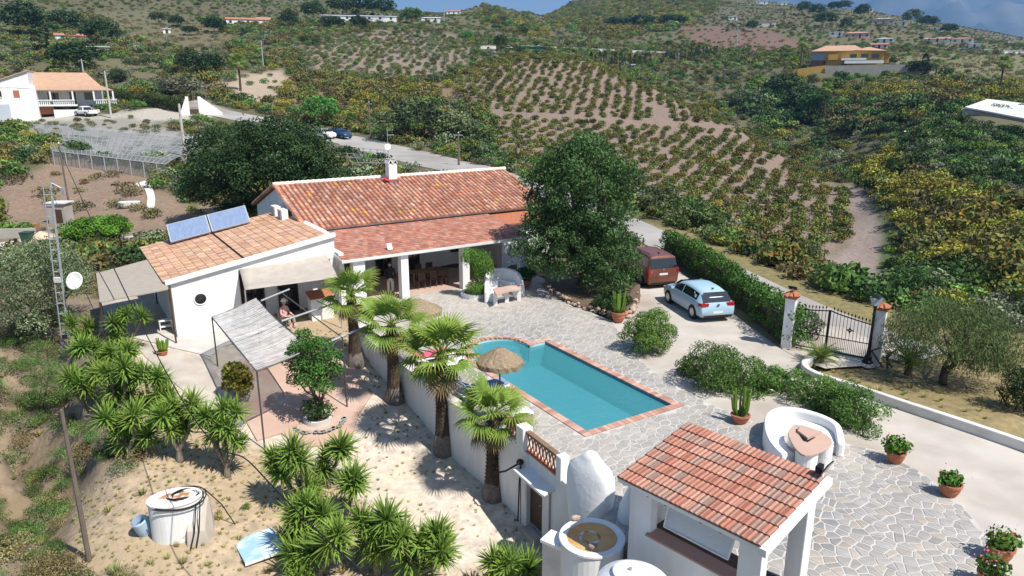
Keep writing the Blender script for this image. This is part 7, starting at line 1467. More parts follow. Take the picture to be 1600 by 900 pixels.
far('long low white packing hall on the ridge above the terraced orchard', 560, 33, 118, 8, 10, 'white_sheet', 'white_sheet', 'gable', 7, .12, y0=200, name='packing_hall', cat='hall'); far('short white hall right of the round green ridge tree', 673, 34, 30, 6, 8, 'white_sheet', 'white_sheet', 'gable', 2, .15, y0=200, name='packing_hall', cat='hall'); far('white house with orange roof below the hill with the treetops', 709, 23, 22, 5, 7, roofm='far_roof_red', wins=3, y0=250); far('small white house on the left ridge by dark bushes', 412, 36, 20, 6, 6, wins=2, y0=200)
far('low white hut with grey roof at the orchard crest', 763, 82, 22, 5, 5, roofm='grey_wall', kind='shed', wins=1, rh=.3, y0=150); far('white van-sized hut beside the round tree at the crest', 795, 80, 12, 5, 3, roofm='white_paint', kind='flat', wins=1, y0=150)
M('green_sheet', (.03, .14, .10), None, rough=.5); far('dark green container by the white road barrier', 833, 80, 34, 6, 3, 'green_sheet', 'green_sheet', 'flat', 2, y0=150, name='green_container', cat='container', door=False); far('white transformer hut at the foot of the cypress row', 989, 112, 5, 10, 2, roofm='white_paint', kind='flat', wins=1, y0=120, name='transformer_hut', cat='hut')
# white road barrier along the far road
bp_ = [T(u, v, 200) for u, v in ((805, 76), (850, 78), (900, 80), (960, 83), (1010, 85), (1045, 87))]; t = thing('road_barrier', 'long white barrier of the far road behind the orchard hill', 'barrier', bp_[2]); mb = MB(); ribbon(mb, [tuple(p_[:2]) for p_ in bp_], .4, lambda x, y: gt1(x, y) - .5, lambda x, y: gt1(x, y) + 1.4, Vector(bp_[2])); mb.build('barrier_wall', 'white_sheet', t)
# yellow house with terraces
yp = T(1320, 112, 150); t = thing('yellow_house', 'big ochre-yellow house with red roof and terraces on the right slope', 'house', (yp.x, yp.y, yp.z), lookrz(yp)); k = (yp.y * cs) / FPX
X = lambda u: (u - 1320) * k; Z = lambda v: (112 - v) * k * 1.03
bxx(MB(), X(1269), X(1372), 2, 11, -3, Z(82)).build('wall', 'ochre_wall', t); mb = MB(); e = .7; r = Z(73); mb.add([(X(1268), 1.2, Z(82)), (X(1346), 1.2, Z(82)), (X(1350), 12, Z(82)), (X(1268), 12, Z(82)), (X(1288), 6.5, r), (X(1330), 6.5, r)], [(0, 1, 5, 4), (1, 2, 5), (2, 3, 4, 5), (3, 0, 4)]); mb.add([(X(1330), 1.0, Z(81.5)), (X(1376), 1.0, Z(83)), (X(1376), 12, Z(83)), (X(1330), 12, Z(79)), (X(1350), 6, Z(76))], [(0, 1, 4), (1, 2, 4), (2, 3, 4), (3, 0, 4)]); mb.build('roof', 'far_roof', t)
for a, b, c, d, m_ in ((1270, 1289, 95, 84, 'shutter_blue'), (1294, 1308, 95, 87, 'ochre_wall'), (1314, 1322, 101, 96, 'glass_dark'), (1325, 1334, 93, 87, 'glass_dark'), (1340, 1350, 93, 87, 'glass_dark'), (1355, 1365, 93, 87, 'glass_dark')):
    o = bxx(MB(), X(a), X(b), 1.85 if m_ != 'ochre_wall' else 1.2, 1.99, Z(c), Z(d)).build('window' if m_ != 'ochre_wall' else 'bay', m_, t)
bxx(MB(), X(1269), X(1291), 1.6, 1.99, -3, Z(95.5)).build('ground_floor', 'dark_wood', t)
bxx(MB(), X(1313), X(1348), -1.2, 1.99, Z(96), Z(93)).build('balcony', 'white_paint', t); bxx(MB(), X(1318), X(1372), -3, -2.8, Z(101), Z(97)).build('parapet', 'white_paint', t); bxx(MB(), X(1350), X(1380), 3, 9, Z(100), Z(86)).build('side_block', 'ochre_wall', t); MB().slab([(X(1348), 2, Z(85)), (X(1384), 2, Z(85)), (X(1384), 9, Z(84)), (X(1348), 9, Z(84))], .3).build('side_roof', 'far_roof', t)
mb = MB(); mb.hexa([(X(1252), -4, -9), (X(1292), -3.4, -6), (X(1292), -3.0, -6), (X(1252), -3.6, -9)], [(X(1252), -4, Z(108)), (X(1292), -3.4, Z(103)), (X(1292), -3.0, Z(103)), (X(1252), -3.6, Z(108))]); bxx(mb, X(1236), X(1252), -3.6, 6, -9, Z(108)); mb.build('yellow_terrace_wall', 'ochre_wall', t)
mb = MB(); mb.hexa([(X(1292), -4, -4), (X(1421), -3, -4), (X(1421), -2.6, -4), (X(1292), -3.6, -4)], [(X(1292), -4, Z(104)), (X(1421), -3, Z(103)), (X(1421), -2.6, Z(103)), (X(1292), -3.6, Z(104))]); mb.build('grey_terrace_wall', 'grey_wall', t)
# white-roofed shed on the right
sp0 = D(1510, 183, 128); t = thing('white_shed', 'long shed with bright white sheet roof on the right bank', 'shed', (sp0.x, sp0.y, sp0.z), 0.0); so_ = Vector(t.location)
rc = [D(1508, 167, 128) - so_, D(1640, 192, 118) - so_, D(1640, 166, 132) - so_, D(1543, 154.5, 140) - so_]; MB().slab(rc, .25).build('roof', 'white_sheet', t); mb = MB(); lo_ = [Vector((p_.x, p_.y, p_.z - 2.6)) for p_ in rc]; mb.hexa([p_ * 1 + Vector((0, .6, 0)) for p_ in lo_], [p_ + Vector((0, .6, -.27)) for p_ in rc]); mb.build('wall', 'grey_wall', t)
for f in (.2, .45, .7): a = rc[0].lerp(rc[1], f); MB().box((a.x, a.y + .55, a.z - 1.3), (1.2, .1, 1.0)).build('window', 'glass_dark', t)
p = T(1424, 214, 90); t = thing('sheet_panel', 'tilted white sheet lying in the scrub below the shed', 'sheet', p, R(30)); MB().slab([(-1.6, -.6, .3), (1.6, -.6, .6), (1.6, .8, 1.5), (-1.6, .8, 1.2)], .06).build('sheet', 'white_sheet', t)
for lb, u, v, w, h_, wl_, rf, kd, wn_ in (('pink house on the slope right of the red earth', 1205, 40, 16, 6, 'pink_wall', 'far_roof_red', 'gable', 2), ('white round-ended store left of the beige villa', 1306, 57, 20, 6, 'white_paint', 'white_sheet', 'flat', 2), ('beige villa with flat red roof behind the yellow house', 1338, 60, 38, 8, 'pink_wall', 'far_roof', 'hip', 4), ('white house with grey-blue roof right behind the yellow house', 1381, 68, 28, 7, 'whitewash', 'grey_wall', 'hip', 3), ('orange-roofed white house beside the yellow house', 1373, 78, 24, 8, 'whitewash', 'far_roof_red', 'gable', 3), ('grey villa on top of the brown knoll', 1380, 38, 32, 8, 'grey_wall', 'grey_wall', 'hip', 3), ('cream walled enclosure right of the knoll villa', 1405, 40, 22, 6, 'old_white', 'old_white', 'flat', 2), ('bright white house at the end of the knoll', 1460, 49, 24, 5, 'whitewash', 'white_paint', 'flat', 3), ('low beige house below the knoll end', 1464, 66, 34, 5, 'old_white', 'far_roof', 'gable', 3), ('pink-roofed house near the long white greenhouse', 1503, 68, 30, 7, 'whitewash', 'far_roof_red', 'hip', 3), ('white walled yard right of the pink-roofed house', 1522, 76, 16, 7, 'whitewash', 'white_paint', 'flat', 1), ('white house on the crest above the knoll trees', 1357, 18, 13, 4, 'whitewash', 'white_paint', 'flat', 2), ('white house at the crest left of the tree line', 1222, 8, 14, 4, 'whitewash', 'white_paint', 'flat', 2), ('blue-roofed house at the top edge right of centre', 1190, 6, 18, 4, 'whitewash', 'shutter_blue', 'gable', 2), ('white cube house on the red cutting edge', 1145, 32, 13, 6, 'whitewash', 'white_paint', 'flat', 2), ('pinkish wall house over the red earth slope', 1196, 42, 30, 8, 'old_white', 'far_roof', 'flat', 2), ('red-roofed hut with white chimneys in the yellow scrub', 1482, 135, 12, 6, 'terracotta', 'far_roof_red', 'gable', 1)):
    far(lb, u, v, w, h_, 7, wl_, rf, kd, wn_, .22, y0=150)
for lb, u0, u1, v, hh in (('long white plastic greenhouse at the right edge', 1536, 1640, 84, 1.9), ('upper white plastic greenhouse strip at the right edge', 1574, 1640, 68, 1.5)):
    a, b = T(u0, v, 200), T(u1, v + 1, 200); t = thing('plastic_greenhouse', lb, 'greenhouse', a); d_ = b - a; L_ = math.hypot(d_.x, d_.y); t.rotation_euler = (0, 0, math.atan2(d_.y, d_.x)); bxx(MB(), 0, L_, 0, 12, -3, hh).build('wall', 'white_sheet', t); MB().slab([(-.3, -.3, hh + .02), (L_, -.3, hh + .02), (L_, 12, hh + .8), (-.3, 12, hh + .8)], .15).build('roof', 'white_sheet', t)
# ---- far trees one can tell apart
def cyp_mesh(seed, n=420, w=.13):
    z = rng.random(n) ** .8; a = rng.uniform(0, 6.283, n); r = w * np.sin(np.pi * np.clip(z * .93 + .06, 0, 1)) ** .7 * rng.uniform(.7, 1.1, n); pos = np.stack([r * np.cos(a), r * np.sin(a), z], 1); me = leaf_mesh('crown', pos, pos * (1, 1, .2), .07, tint(n, (.022, .036, .018), .3), .5, .5); me.materials.append(mat('foliage_wild')); return me
CYP = [cyp_mesh(i) for i in range(3)]; trunk_m = MB().cyl((0, 0, -.05), (0, 0, .25), .02, .015, 6).mesh('trunk'); trunk_m.materials.append(mat('bark'))
def cypress(u, v, hpx, label, y0=120, wide=1.0):
    p = T(u, v, y0); k = (p.y * cs + (H - p.z) * sn) / FPX; t = thing('cypress_tree', label, 'cypress', p, rng.uniform(0, 6), 'cypress row on the far road' if wide == 1 else None); h_ = hpx * k; link('crown', CYP[rng.integers(3)], t); link('trunk', trunk_m, t); t.scale = (h_ * wide, h_ * wide, h_); return t
for i in range(13): cypress(924 + i * 7.5 + rng.uniform(-2, 2), 105 + rng.uniform(-1, 2) - abs(i - 8) * .3, rng.uniform(14, 24), 'slim dark cypress in the left half of the cypress row', 256)
for i in range(16): cypress(1036 + i * 5.6 + rng.uniform(-1, 1), 99 - i * .8 + rng.uniform(-1, 1), rng.uniform(13, 20), 'slim dark cypress in the dense right end of the cypress row', 256)
cypress(66, 84, 62, 'broad dark conifer on the left hill by the cottage', 100, 1.6); cypress(1442, 120, 34, 'dark pointed conifer right of the yellow house terrace', 100, 1.5)
TREES = []
for i in range(4):
    cl = dome(0, 0, .58, .46, .46, .40, 16, .16, .26); n = 1500; p_, d_, k_ = clump_points(n, cl, .5); me = leaf_mesh('crown', p_, d_, .085, tint(n, (1, 1, 1), .3, k_), .6); me.materials.append(mat('foliage_wild')); TREES.append(p_) if False else None
    TREES.append((p_, d_, k_))
def round_tree(label, u, v, wpx, hpx, col, y0=120, name='round_tree', cat='tree'):
    p = T(u, v, y0); k = (p.y * cs + (H - p.z) * sn) / FPX; p_, d_, k_ = TREES[rng.integers(4)]; n = len(p_); key = ('T', col, id(p_))
    if key not in MATS: me = leaf_mesh('crown', p_, d_, .085, tint(n, col, .3, k_), .6); me.materials.append(mat('foliage_wild')); MATS[key] = me
    t = thing(name, label, cat, p, rng.uniform(0, 6)); link('crown', MATS[key], t); link('trunk', trunk_m, t); t.scale = (wpx * k, wpx * k, hpx * k); return t
dg, mg, og_, gg = (.03, .05, .022), (.05, .085, .03), (.09, .11, .06), (.07, .13, .035)
for lb, u, v, w, h_, c in (('round green tree between the white packing halls', 644, 38, 34, 24, mg), ('dark pine clump over the left of the packing hall', 535, 26, 44, 30, dg), ('dark pine clump over the middle of the packing hall', 570, 24, 40, 28, dg), ('dark pine clump over the right end of the packing hall', 600, 26, 40, 26, dg), ('dark tree left of the packing hall', 490, 34, 34, 30, dg), ('dark bushy tree under the long hall\'s left end', 452, 45, 26, 28, dg), ('low dark tree under the hall', 520, 44, 40, 18, dg), ('dark tree under the right half of the hall', 562, 46, 28, 20, dg), ('bright green tree in the hollow below the hilltop house', 730, 68, 20, 20, gg), ('green tree by the crest hut', 782, 80, 22, 24, mg), ('green round tree in the hollow by the road bend', 502, 196, 52, 44, gg), ('dark tree on the left hilltop by the cottage', 38, 58, 60, 50, dg), ('tree behind the hillside cottage', 105, 48, 50, 30, dg), ('tree right of the hillside cottage', 160, 72, 52, 38, dg), ('olive-dark tree below the cottage wall', 120, 112, 70, 42, dg), ('bush tree on the slope above the villa hedge', 185, 130, 24, 22, og_), ('grey olive tree on the green slope, left', 207, 110, 24, 20, og_), ('grey olive tree on the green slope, right', 238, 108, 30, 22, og_), ('dark tree on the slope over the gate, left', 300, 118, 46, 36, dg), ('dark tree on the slope over the gate, right', 330, 115, 40, 30, dg), ('dark bush pair on the open hill, left', 248, 38, 24, 18, dg), ('dark bush pair on the open hill, right', 276, 43, 26, 18, dg), ('single dark bush on the open hill', 297, 55, 24, 14, dg), ('dark tree left of the long farmhouse', 335, 52, 36, 24, dg), ('leafless grey thicket over the entrance gate', 285, 155, 70, 34, (.11, .095, .08)), ('olive grove tree by the road, first from the bend', 610, 218, 56, 44, og_), ('olive grove tree by the road, tallest of the group', 655, 225, 70, 62, og_), ('olive grove tree by the road, third of the group', 705, 228, 56, 46, og_), ('olive grove tree by the road, nearest the orchard', 735, 232, 46, 36, og_), ('light green bush at the roadside by the dark pole', 750, 258, 50, 28, (.12, .16, .06)), ('dark round tree on the knoll crest, left', 1256, 24, 22, 20, dg), ('dark round tree on the knoll crest, middle', 1276, 28, 22, 20, dg), ('dark round tree on the crest above the knoll', 1302, 18, 20, 14, dg), ('dark tree pair on the crest, left one', 1318, 18, 22, 16, dg), ('dark tree below the crest by the white store', 1290, 44, 34, 24, dg), ('dark tree by the beige villa', 1322, 48, 18, 20, dg), ('dark spreading tree below the crest house', 1345, 30, 22, 22, dg), ('tall brown-green tree right of the cream enclosure', 1423, 40, 26, 24, og_), ('dark tree mass left of the bright white knoll house', 1448, 44, 30, 18, dg), ('dark tree at the end of the knoll', 1482, 54, 24, 16, dg), ('dark tree under the pointed conifer', 1436, 122, 34, 26, dg), ('dark tree on the edge of the red cutting', 1175, 50, 18, 18, dg), ('green tree group on the near slope below the yellow wall', 1225, 150, 50, 34, mg), ('dark tree in the ravine left of the tall palm', 1255, 180, 60, 44, dg), ('green tree in the ravine below the yellow wall', 1270, 190, 50, 46, mg), ('light olive tree in the ravine', 1160, 172, 40, 32, og_), ('dark tree row behind the cypresses, left', 965, 44, 40, 16, dg), ('dark tree row behind the cypresses, middle', 1000, 42, 40, 18, dg), ('dark tree row behind the cypresses, right', 1050, 40, 44, 16, dg)):
    round_tree(lb, u, v, w, h_, c)
shrub('lane_bush', 'green bush by the lane behind the big tree', 1085, 372, 318, 100, (.085, .115, .045), 3500, .3, y0=40, aspect=.5); shrub('lane_bush', 'grey-leaved bush on the slope edge right of the big tree', 1035, 345, 292, 80, (.09, .11, .06), 3000, .3, y0=45, aspect=.5)
# far palms
def far_palm(label, u, v, vt, y0=100, s=1.0):
    p = T(u, v, y0); h_ = D(u, vt, p.y).z - p.z; t = thing('tall_palm', label, 'palm tree', p, 0); MB().tube([(0, 0, -.3), (.1, 0, h_ * .5), (0, 0, h_)], [.30, .24, .2], 8).build('trunk', 'palm_bark', t)
    for i in range(22):
        o = link('frond', FANS[rng.integers(5)], t); k = 1.5 * s; o.matrix_local = Matrix.Translation((0, 0, h_)) @ Matrix.Rotation(R(i * 137.5), 4, 'Z') @ Matrix.Rotation(R(-(80 - 135 * i / 22)), 4, 'Y') @ Matrix.Diagonal((k, k, k, 1))
    MB().lathe([(.3, -1.6), (.55, -1.2), (.5, -.3), (.2, .1)], 9, c=(0, 0, h_), wob=.1).build('dry_skirt', 'thatch', t)
far_palm('tall palm left of the yellow house roof', 1248, 125, 66); far_palm('palm in front of the yellow terrace wall', 1236, 132, 97); far_palm('tall slim palm in the ravine', 1285, 195, 138); far_palm('bare-skirted palm left in the ravine', 1182, 165, 125); far_palm('tall palm right over the yellow scrub', 1560, 148, 98); far_palm('small palm right of the pointed conifer', 1461, 121, 99, s=.8); far_palm('palm on the pale slope over the road', 376, 142, 97)
# ---------------------------------------------------------------- orchard and wild vegetation
def asset(col, n=300, size=.26, flat=.75, accent=None, share=0., aspect=.55, nc=7, seedr=None):
    cl = dome(0, 0, .55, .62, .62, .42, nc, .34, .5, low=-.6) + [(0, 0, .45, .5, .5, .4)]; p_, d_, k_ = clump_points(n, cl, .5); c = tint(n, np.array(col) * 1.25, .32, k_)
    if accent is not None:
        top = (p_[:, 2] > .45) & (rng.random(n) < share); c[top] = np.array(accent) * rng.uniform(.7, 1.3, (top.sum(), 1))
    me = leaf_mesh('shrub', p_ * (1, 1, flat), d_, size, c, aspect); me.materials.append(mat('foliage_wild')); return me
def reed_asset(col, n=60, L=1.0):
    a = rng.uniform(0, 6.283, n); l = rng.uniform(.2, .75, n); pos = np.zeros((n * 3, 3)); s = .025
    for i in range(n):
        b = np.array((math.cos(a[i]) * .12 * rng.random(), math.sin(a[i]) * .12 * rng.random(), 0)); t_ = b + np.array((math.cos(a[i]) * l[i] * .5, math.sin(a[i]) * l[i] * .5, L * rng.uniform(.6, 1))); w = np.array((-math.sin(a[i]), math.cos(a[i]), 0)) * s
        pos[3 * i:3 * i + 3] = (b - w, b + w, t_)
    me = npmesh('reed', pos, 3, tint(n, col, .3)); me.materials.append(mat('foliage_wild')); return me
AS = {'mango': [asset((.075, .090, .032), 330, .25, .85, (.19, .125, .045), .28), asset((.065, .088, .03), 330, .25, .85, (.15, .11, .03), .25), asset((.085, .10, .034), 330, .25, .8, (.19, .11, .03), .30)],
      'bloom': [asset((.13, .115, .03), 460, .17, .8, (.24, .19, .03), .42), asset((.115, .105, .032), 460, .17, .8, (.20, .16, .03), .36)],
      'rust': [asset((.105, .085, .040), 340, .22, .75, (.17, .115, .06), .45), asset((.09, .085, .04), 340, .22, .75, (.12, .09, .05), .4)],
      'green': [asset((.06, .095, .028), 340, .22, .8), asset((.075, .11, .032), 340, .22, .8)], 'dark': [asset((.032, .050, .02), 340, .22, .85), asset((.042, .062, .026), 340, .22, .85)],
      'grey': [asset((.115, .125, .080), 320, .2, .8), asset((.10, .10, .075), 300, .18, .7)], 'brown': [asset((.14, .105, .062), 220, .2, .6), asset((.12, .095, .06), 200, .2, .55)], 'lush': [asset((.09, .165, .035), 320, .2, .6)],
      'cane': [reed_asset((.13, .17, .08), 90)], 'grassdry': [reed_asset((.30, .235, .11), 46, .5), reed_asset((.22, .20, .085), 46, .5)], 'grassgreen': [reed_asset((.12, .165, .05), 46, .5), reed_asset((.15, .17, .055), 40, .45)], 'grasspurple': [reed_asset((.24, .17, .12), 50, .7), reed_asset((.22, .20, .07), 50, .7)]}
for nm, c_ in (('fgreen', (.07, .105, .035)), ('frust', (.12, .09, .05)), ('fgrey', (.12, .13, .085)), ('fbrown', (.16, .12, .075))): AS[nm] = [asset(c_, 1100, .10, .7, aspect=.4), asset(c_, 900, .11, .6, aspect=.35)]
ASO = []; AIDX = {}
for nm, ms in AS.items():
    AIDX[nm] = []
    for m_ in ms: AIDX[nm].append(len(ASO)); ASO.append(bpy.data.objects.new('scatter_' + nm, m_))
def scatter(name, label, cat, pts_, sc, kind):
    """one object: points carrying instances of the leafy meshes"""
    pts_ = np.asarray(pts_); n = len(pts_); me = bpy.data.meshes.new(name); me.vertices.add(n); me.vertices.foreach_set('co', pts_.astype(np.float32).ravel())
    for a_, ty, vals in (('sc', 'FLOAT', sc), ('rz', 'FLOAT', rng.uniform(0, 6.283, n)), ('kd', 'INT', kind)):
        at = me.attributes.new(a_, ty, 'POINT'); at.data.foreach_set('value', np.asarray(vals, dtype=np.float32 if ty == 'FLOAT' else np.int32))
    o = link(name, me); tag(o, label, cat, kind='stuff'); ng = bpy.data.node_groups.new(name, 'GeometryNodeTree'); ng.interface.new_socket('Geometry', in_out='INPUT', socket_type='NodeSocketGeometry'); ng.interface.new_socket('Geometry', in_out='OUTPUT', socket_type='NodeSocketGeometry')
    N = ng.nodes.new; L = ng.links.new; gi = N('NodeGroupInput'); go = N('NodeGroupOutput'); jn = N('GeometryNodeJoinGeometry')
    def attr(nm, ty): a = N('GeometryNodeInputNamedAttribute'); a.data_type = ty; a.inputs[0].default_value = nm; return a.outputs[0]
    S_, Z_, K_ = attr('sc', 'FLOAT'), attr('rz', 'FLOAT'), attr('kd', 'INT'); cx = N('ShaderNodeCombineXYZ'); L(Z_, cx.inputs[2])
    for k in sorted(set(int(q) for q in kind)):
        cp_ = N('FunctionNodeCompare'); cp_.data_type = 'INT'; cp_.operation = 'EQUAL'; ia = [i for i in cp_.inputs if i.type == 'INT']; L(K_, ia[0]); ia[1].default_value = k
        oi = N('GeometryNodeObjectInfo'); oi.inputs['Object'].default_value = ASO[k]; oi.inputs['As Instance'].default_value = True; ip = N('GeometryNodeInstanceOnPoints'); L(gi.outputs[0], ip.inputs['Points']); L(cp_.outputs[0], ip.inputs['Selection']); L(oi.outputs['Geometry'], ip.inputs['Instance']); L(cx.outputs[0], ip.inputs['Rotation']); L(S_, ip.inputs['Scale']); L(ip.outputs[0], jn.inputs[0])
    L(jn.outputs[0], go.inputs[0]); m = o.modifiers.new('scatter', 'NODES'); m.node_group = ng; return o
# orchard rows
op = np.array(ZONES[[z[0] for z in ZONES].index('orchard')][1], float); rows = []
for ang, cond in ((10, 0), (24, 1)):
    d = np.array((math.sin(R(ang)), math.cos(R(ang)))); s = np.array((d[1], -d[0]))
    for i in range(-90, 100):
        for j in range(-70, 110):
            q = np.array((18., 120.)) + s * i * 2.45 + d * j * 2.2; rows.append((*q, cond))
rows = np.array(rows); rows[:, :2] += rng.normal(0, .36, (len(rows), 2)); m = (rows[:, 1] > 55) & (rows[:, 1] < 225) & (np.abs(rows[:, 0]) < 110); rows = rows[m]; rz_ = GT(rows[:, 0], rows[:, 1]); u, v = proj(rows[:, 0], rows[:, 1], rz_)
split = v < 178 + (u - 770) * .06; inn = inpoly(op, u, v) & (split == (rows[:, 2] == 0)); path = np.abs(v - (178 + (u - 770) * .06)) < 4
bare = inpoly([(1318, 286), (1372, 338), (1376, 385), (1368, 438), (1296, 428), (1322, 384), (1336, 342)], u, v) | inpoly([(1010, 160), (1035, 165), (1050, 188), (1030, 195)], u, v) | inpoly([(1195, 250), (1235, 245), (1225, 268), (1190, 268)], u, v)
inn &= ~path & ~bare & (rng.random(len(u)) > .06); ob = rows[inn]; oz = rz_[inn]; osz = rng.uniform(.72, 1.32, len(ob)) * np.where(ob[:, 1] > 192, 1.15, 1.0) * np.where(u[inn] > 1080, 1.12, 1.0) * .97 * np.where(((u[inn] < 800) & (v[inn] < 165)) | (v[inn] < 100), 1.2, 1.0); dep = ob[:, 1]
order = np.argsort(dep - osz * 5); 
uu, vv = u[inn], v[inn]
hid = inpoly([(800, 200), (880, 190), (1010, 200), (1030, 300), (1000, 340), (820, 340)], uu, vv); order = np.array([i for i in order if not hid[i]] + [i for i in order if hid[i]])
root = None
for c, i in enumerate(order[:300]):
    ms = AS['mango'][rng.integers(3)]; t = link('mango_tree', None); t.location = (ob[i, 0], ob[i, 1], oz[i] - .1); t.scale = (osz[i],) * 3; t.rotation_euler = (0, 0, rng.uniform(0, 6)); tag(t, 'low rounded mango tree planted in the rows of the orchard hill', 'mango tree', 'mango trees of the orchard hill'); link('crown', ms, t); link('trunk', trunk_m, t)
rest_i = order[300:]
scatter('orchard_trees', 'rest of the mango trees high on the orchard hill', 'mango trees', np.c_[ob[rest_i], np.zeros(len(rest_i))][:, [0, 1, 3]] + np.c_[np.zeros((len(rest_i), 2)), oz[rest_i] - .1], osz[rest_i], rng.choice(AIDX['mango'], len(rest_i)))
# terraced far orchard in rows across
fp_ = np.array(ZONES[[z[0] for z in ZONES].index('orchard_far')][1], float); pts_ = []
for yy in np.arange(185, 365, 3.4):
    for xx in np.arange(-110, 10, 2.5): pts_.append((xx + rng.normal(0, .5), yy + rng.normal(0, .35)))
pts_ = np.array(pts_); z_ = GT(pts_[:, 0], pts_[:, 1]); u, v = proj(pts_[:, 0], pts_[:, 1], z_); k = inpoly(fp_, u, v) & (rng.random(len(u)) > .10); pts_ = pts_[k]; z_ = z_[k]
scatter('terraced_orchard', 'terraced orchard of small grey-green trees below the packing hall', 'orchard', np.c_[pts_, z_ - .1], rng.uniform(.9, 1.6, len(pts_)), rng.choice(AIDX['mango'][:2] + AIDX['grey'] + AIDX['green'][:1], len(pts_)))
# wild cover by zone
MIX = {'none': (.80, [('green', 5), ('rust', 2), ('mango', 3), ('brown', 1.6), ('grey', 2.4), ('dark', 1.5), ('bloom', .9)], (.9, 1.7)), 'roadside': (.95, [('grasspurple', 3), ('grassdry', 2), ('grassgreen', 3)], (.7, 1.2)), 'track': (.0, [], (1, 1)), 'lush': (.95, [('lush', 3), ('grassgreen', 3)], (.6, 1.1)),
       'orchard': (0, [], (1, 1)), 'orchard_far': (0, [], (1, 1)), 'pale_slope': (.25, [('brown', 2), ('green', 1), ('bloom', .6)], (.6, 1.2)), 'redearth': (.30, [('brown', 2), ('green', 1)], (.8, 1.6)), 'openhill': (.75, [('brown', 3), ('grassdry', 3), ('grey', 1), ('green', .7)], (.6, 1.2)), 'baresoil': (.22, [('rust', 2), ('green', 1), ('brown', 1)], (.6, 1.4)),
       'trackgrass': (.30, [('grassdry', 3), ('grassgreen', 2)], (.35, .7)), 'greenhouse': (.35, [('rust', 1), ('grey', 1), ('brown', 1)], (.5, .9)), 'yard': (0, [], (1, 1)), 'darkscrub': (.95, [('dark', 3), ('green', 2), ('grey', 2)], (.9, 1.7)), 'bloom': (.98, [('bloom', 6), ('rust', 2), ('mango', 1.5), ('cane', .4)], (1.3, 2.4)), 'scrub_brown': (.95, [('rust', 4), ('dark', 2), ('green', 1.5), ('bloom', 1)], (1.3, 2.6)), 'lushdark': (.95, [('dark', 3), ('green', 3), ('grey', 1)], (1.4, 2.8)), 'ivy': (.98, [('green', 4), ('dark', 1)], (.9, 1.4)),
       'drygrass': (.75, [('grassdry', 3), ('brown', 2), ('grassgreen', 2), ('green', .5)], (.8, 1.5)), 'yellowscrub': (.85, [('bloom', 3), ('rust', 3), ('mango', 3), ('green', 1)], (1.1, 2.0)), 'yellowhill': (.9, [('bloom', 4), ('green', 2), ('rust', 2), ('mango', 2)], (2.2, 4.2)), 'brownhill': (.8, [('brown', 4), ('rust', 2), ('bloom', 1)], (2.0, 4.0)), 'verge': (.55, [('grassdry', 3), ('grassgreen', 1.6)], (.25, .55)), 'sand': (.07, [('grassdry', 1)], (.15, .3)), 'drysoil': (.55, [('grassdry', 4), ('grassgreen', 1.6), ('lush', .2)], (.14, .6)), 'leftbank': (.85, [('fgreen', 2.6), ('frust', 1.8), ('fbrown', 1.6), ('grassdry', 2.2), ('grassgreen', 1.5), ('fgrey', 1.2)], (.25, .85))}
KEEP = [(DECK, .3), (DRIVE, .2)]; PX = []; PY = []; BS = []
for y0, y1, sp_, mult in ((8, 34, .42, 1.0), (34, 60, 1.0, .85), (60, 150, 1.75, 1.0), (150, 350, 3.0, 1.35), (350, 1100, 4.7, 1.0)):
    xs = np.arange(-y1 * .86, y1 * .86, sp_); ys = np.arange(y0, y1, sp_); a, b = np.meshgrid(xs, ys); a = a.ravel() + rng.uniform(-.5, .5, a.size) * sp_; b = b.ravel() + rng.uniform(-.5, .5, b.size) * sp_; k = np.abs(a) < b * .86 + 4; PX.append(a[k]); PY.append(b[k]); BS.append(np.full(k.sum(), mult))
PX = np.concatenate(PX); PY = np.concatenate(PY); BS = np.concatenate(BS); PZ = GT(PX, PY); ok = ~inpoly(DECK, PX, PY) & ~inpoly(DRIVE, PX, PY); rd_, _ = road_d(PX, PY); ok &= rd_ > 3.6
hx = PX * ca + PY * sa; hn = -PX * sa + PY * ca; ok &= ~((hx > 3.2) & (hx < 27.6) & (hn > 32.5) & (hn < 49)); ok &= ~((hx > -.5) & (hx < 4) & (hn > 32) & (hn < 42))
ok &= ~inpoly([(470, 9), (470, 9.1), (471, 9)], PX, PY); PX, PY, PZ, BS = PX[ok], PY[ok], PZ[ok], BS[ok]
pu_, pv_ = proj(PX, PY, PZ)
clear = (inpoly([(205, 525), (410, 505), (560, 555), (580, 640), (545, 705), (400, 700), (345, 640), (300, 628), (235, 570)], pu_, pv_) & (PY < 34)) | (inpoly([(-40, 418), (-40, 380), (70, 358), (105, 372), (60, 395)], pu_, pv_) & (PY < 60)) | (inpoly([(845, 425), (1010, 405), (1005, 505), (960, 515), (860, 470)], pu_, pv_) & (PY < 48)) | (inpoly([(1222, 548), (1350, 574), (1420, 545), (1240, 470)], pu_, pv_) & (PY < 34))
clear |= inpoly([(235, 160), (300, 158), (400, 176), (500, 196), (620, 226), (740, 260), (800, 282), (760, 292), (640, 268), (520, 240), (500, 222), (380, 204), (300, 186), (235, 182)], pu_, pv_) & (PY > 70) & (PY < 165)
clear |= inpoly([(1312, 284), (1350, 292), (1380, 336), (1384, 385), (1376, 452), (1312, 450), (1278, 425), (1285, 405), (1330, 384), (1338, 342), (1312, 305)], pu_, pv_) & (PY > 40) & (PY < 130)
clear |= inpoly([(1498, 160), (1640, 150), (1640, 215), (1560, 200), (1498, 190)], pu_, pv_) & (PY > 80) & (PY < 128)
zn = zone_of(PX, PY, PZ); sel = np.zeros(len(PX), bool); kd = np.zeros(len(PX), int); sc_ = np.ones(len(PX)); patch = _vn(PX, PY, 16, 71) + .6 * _vn(PX, PY, 5, 72)
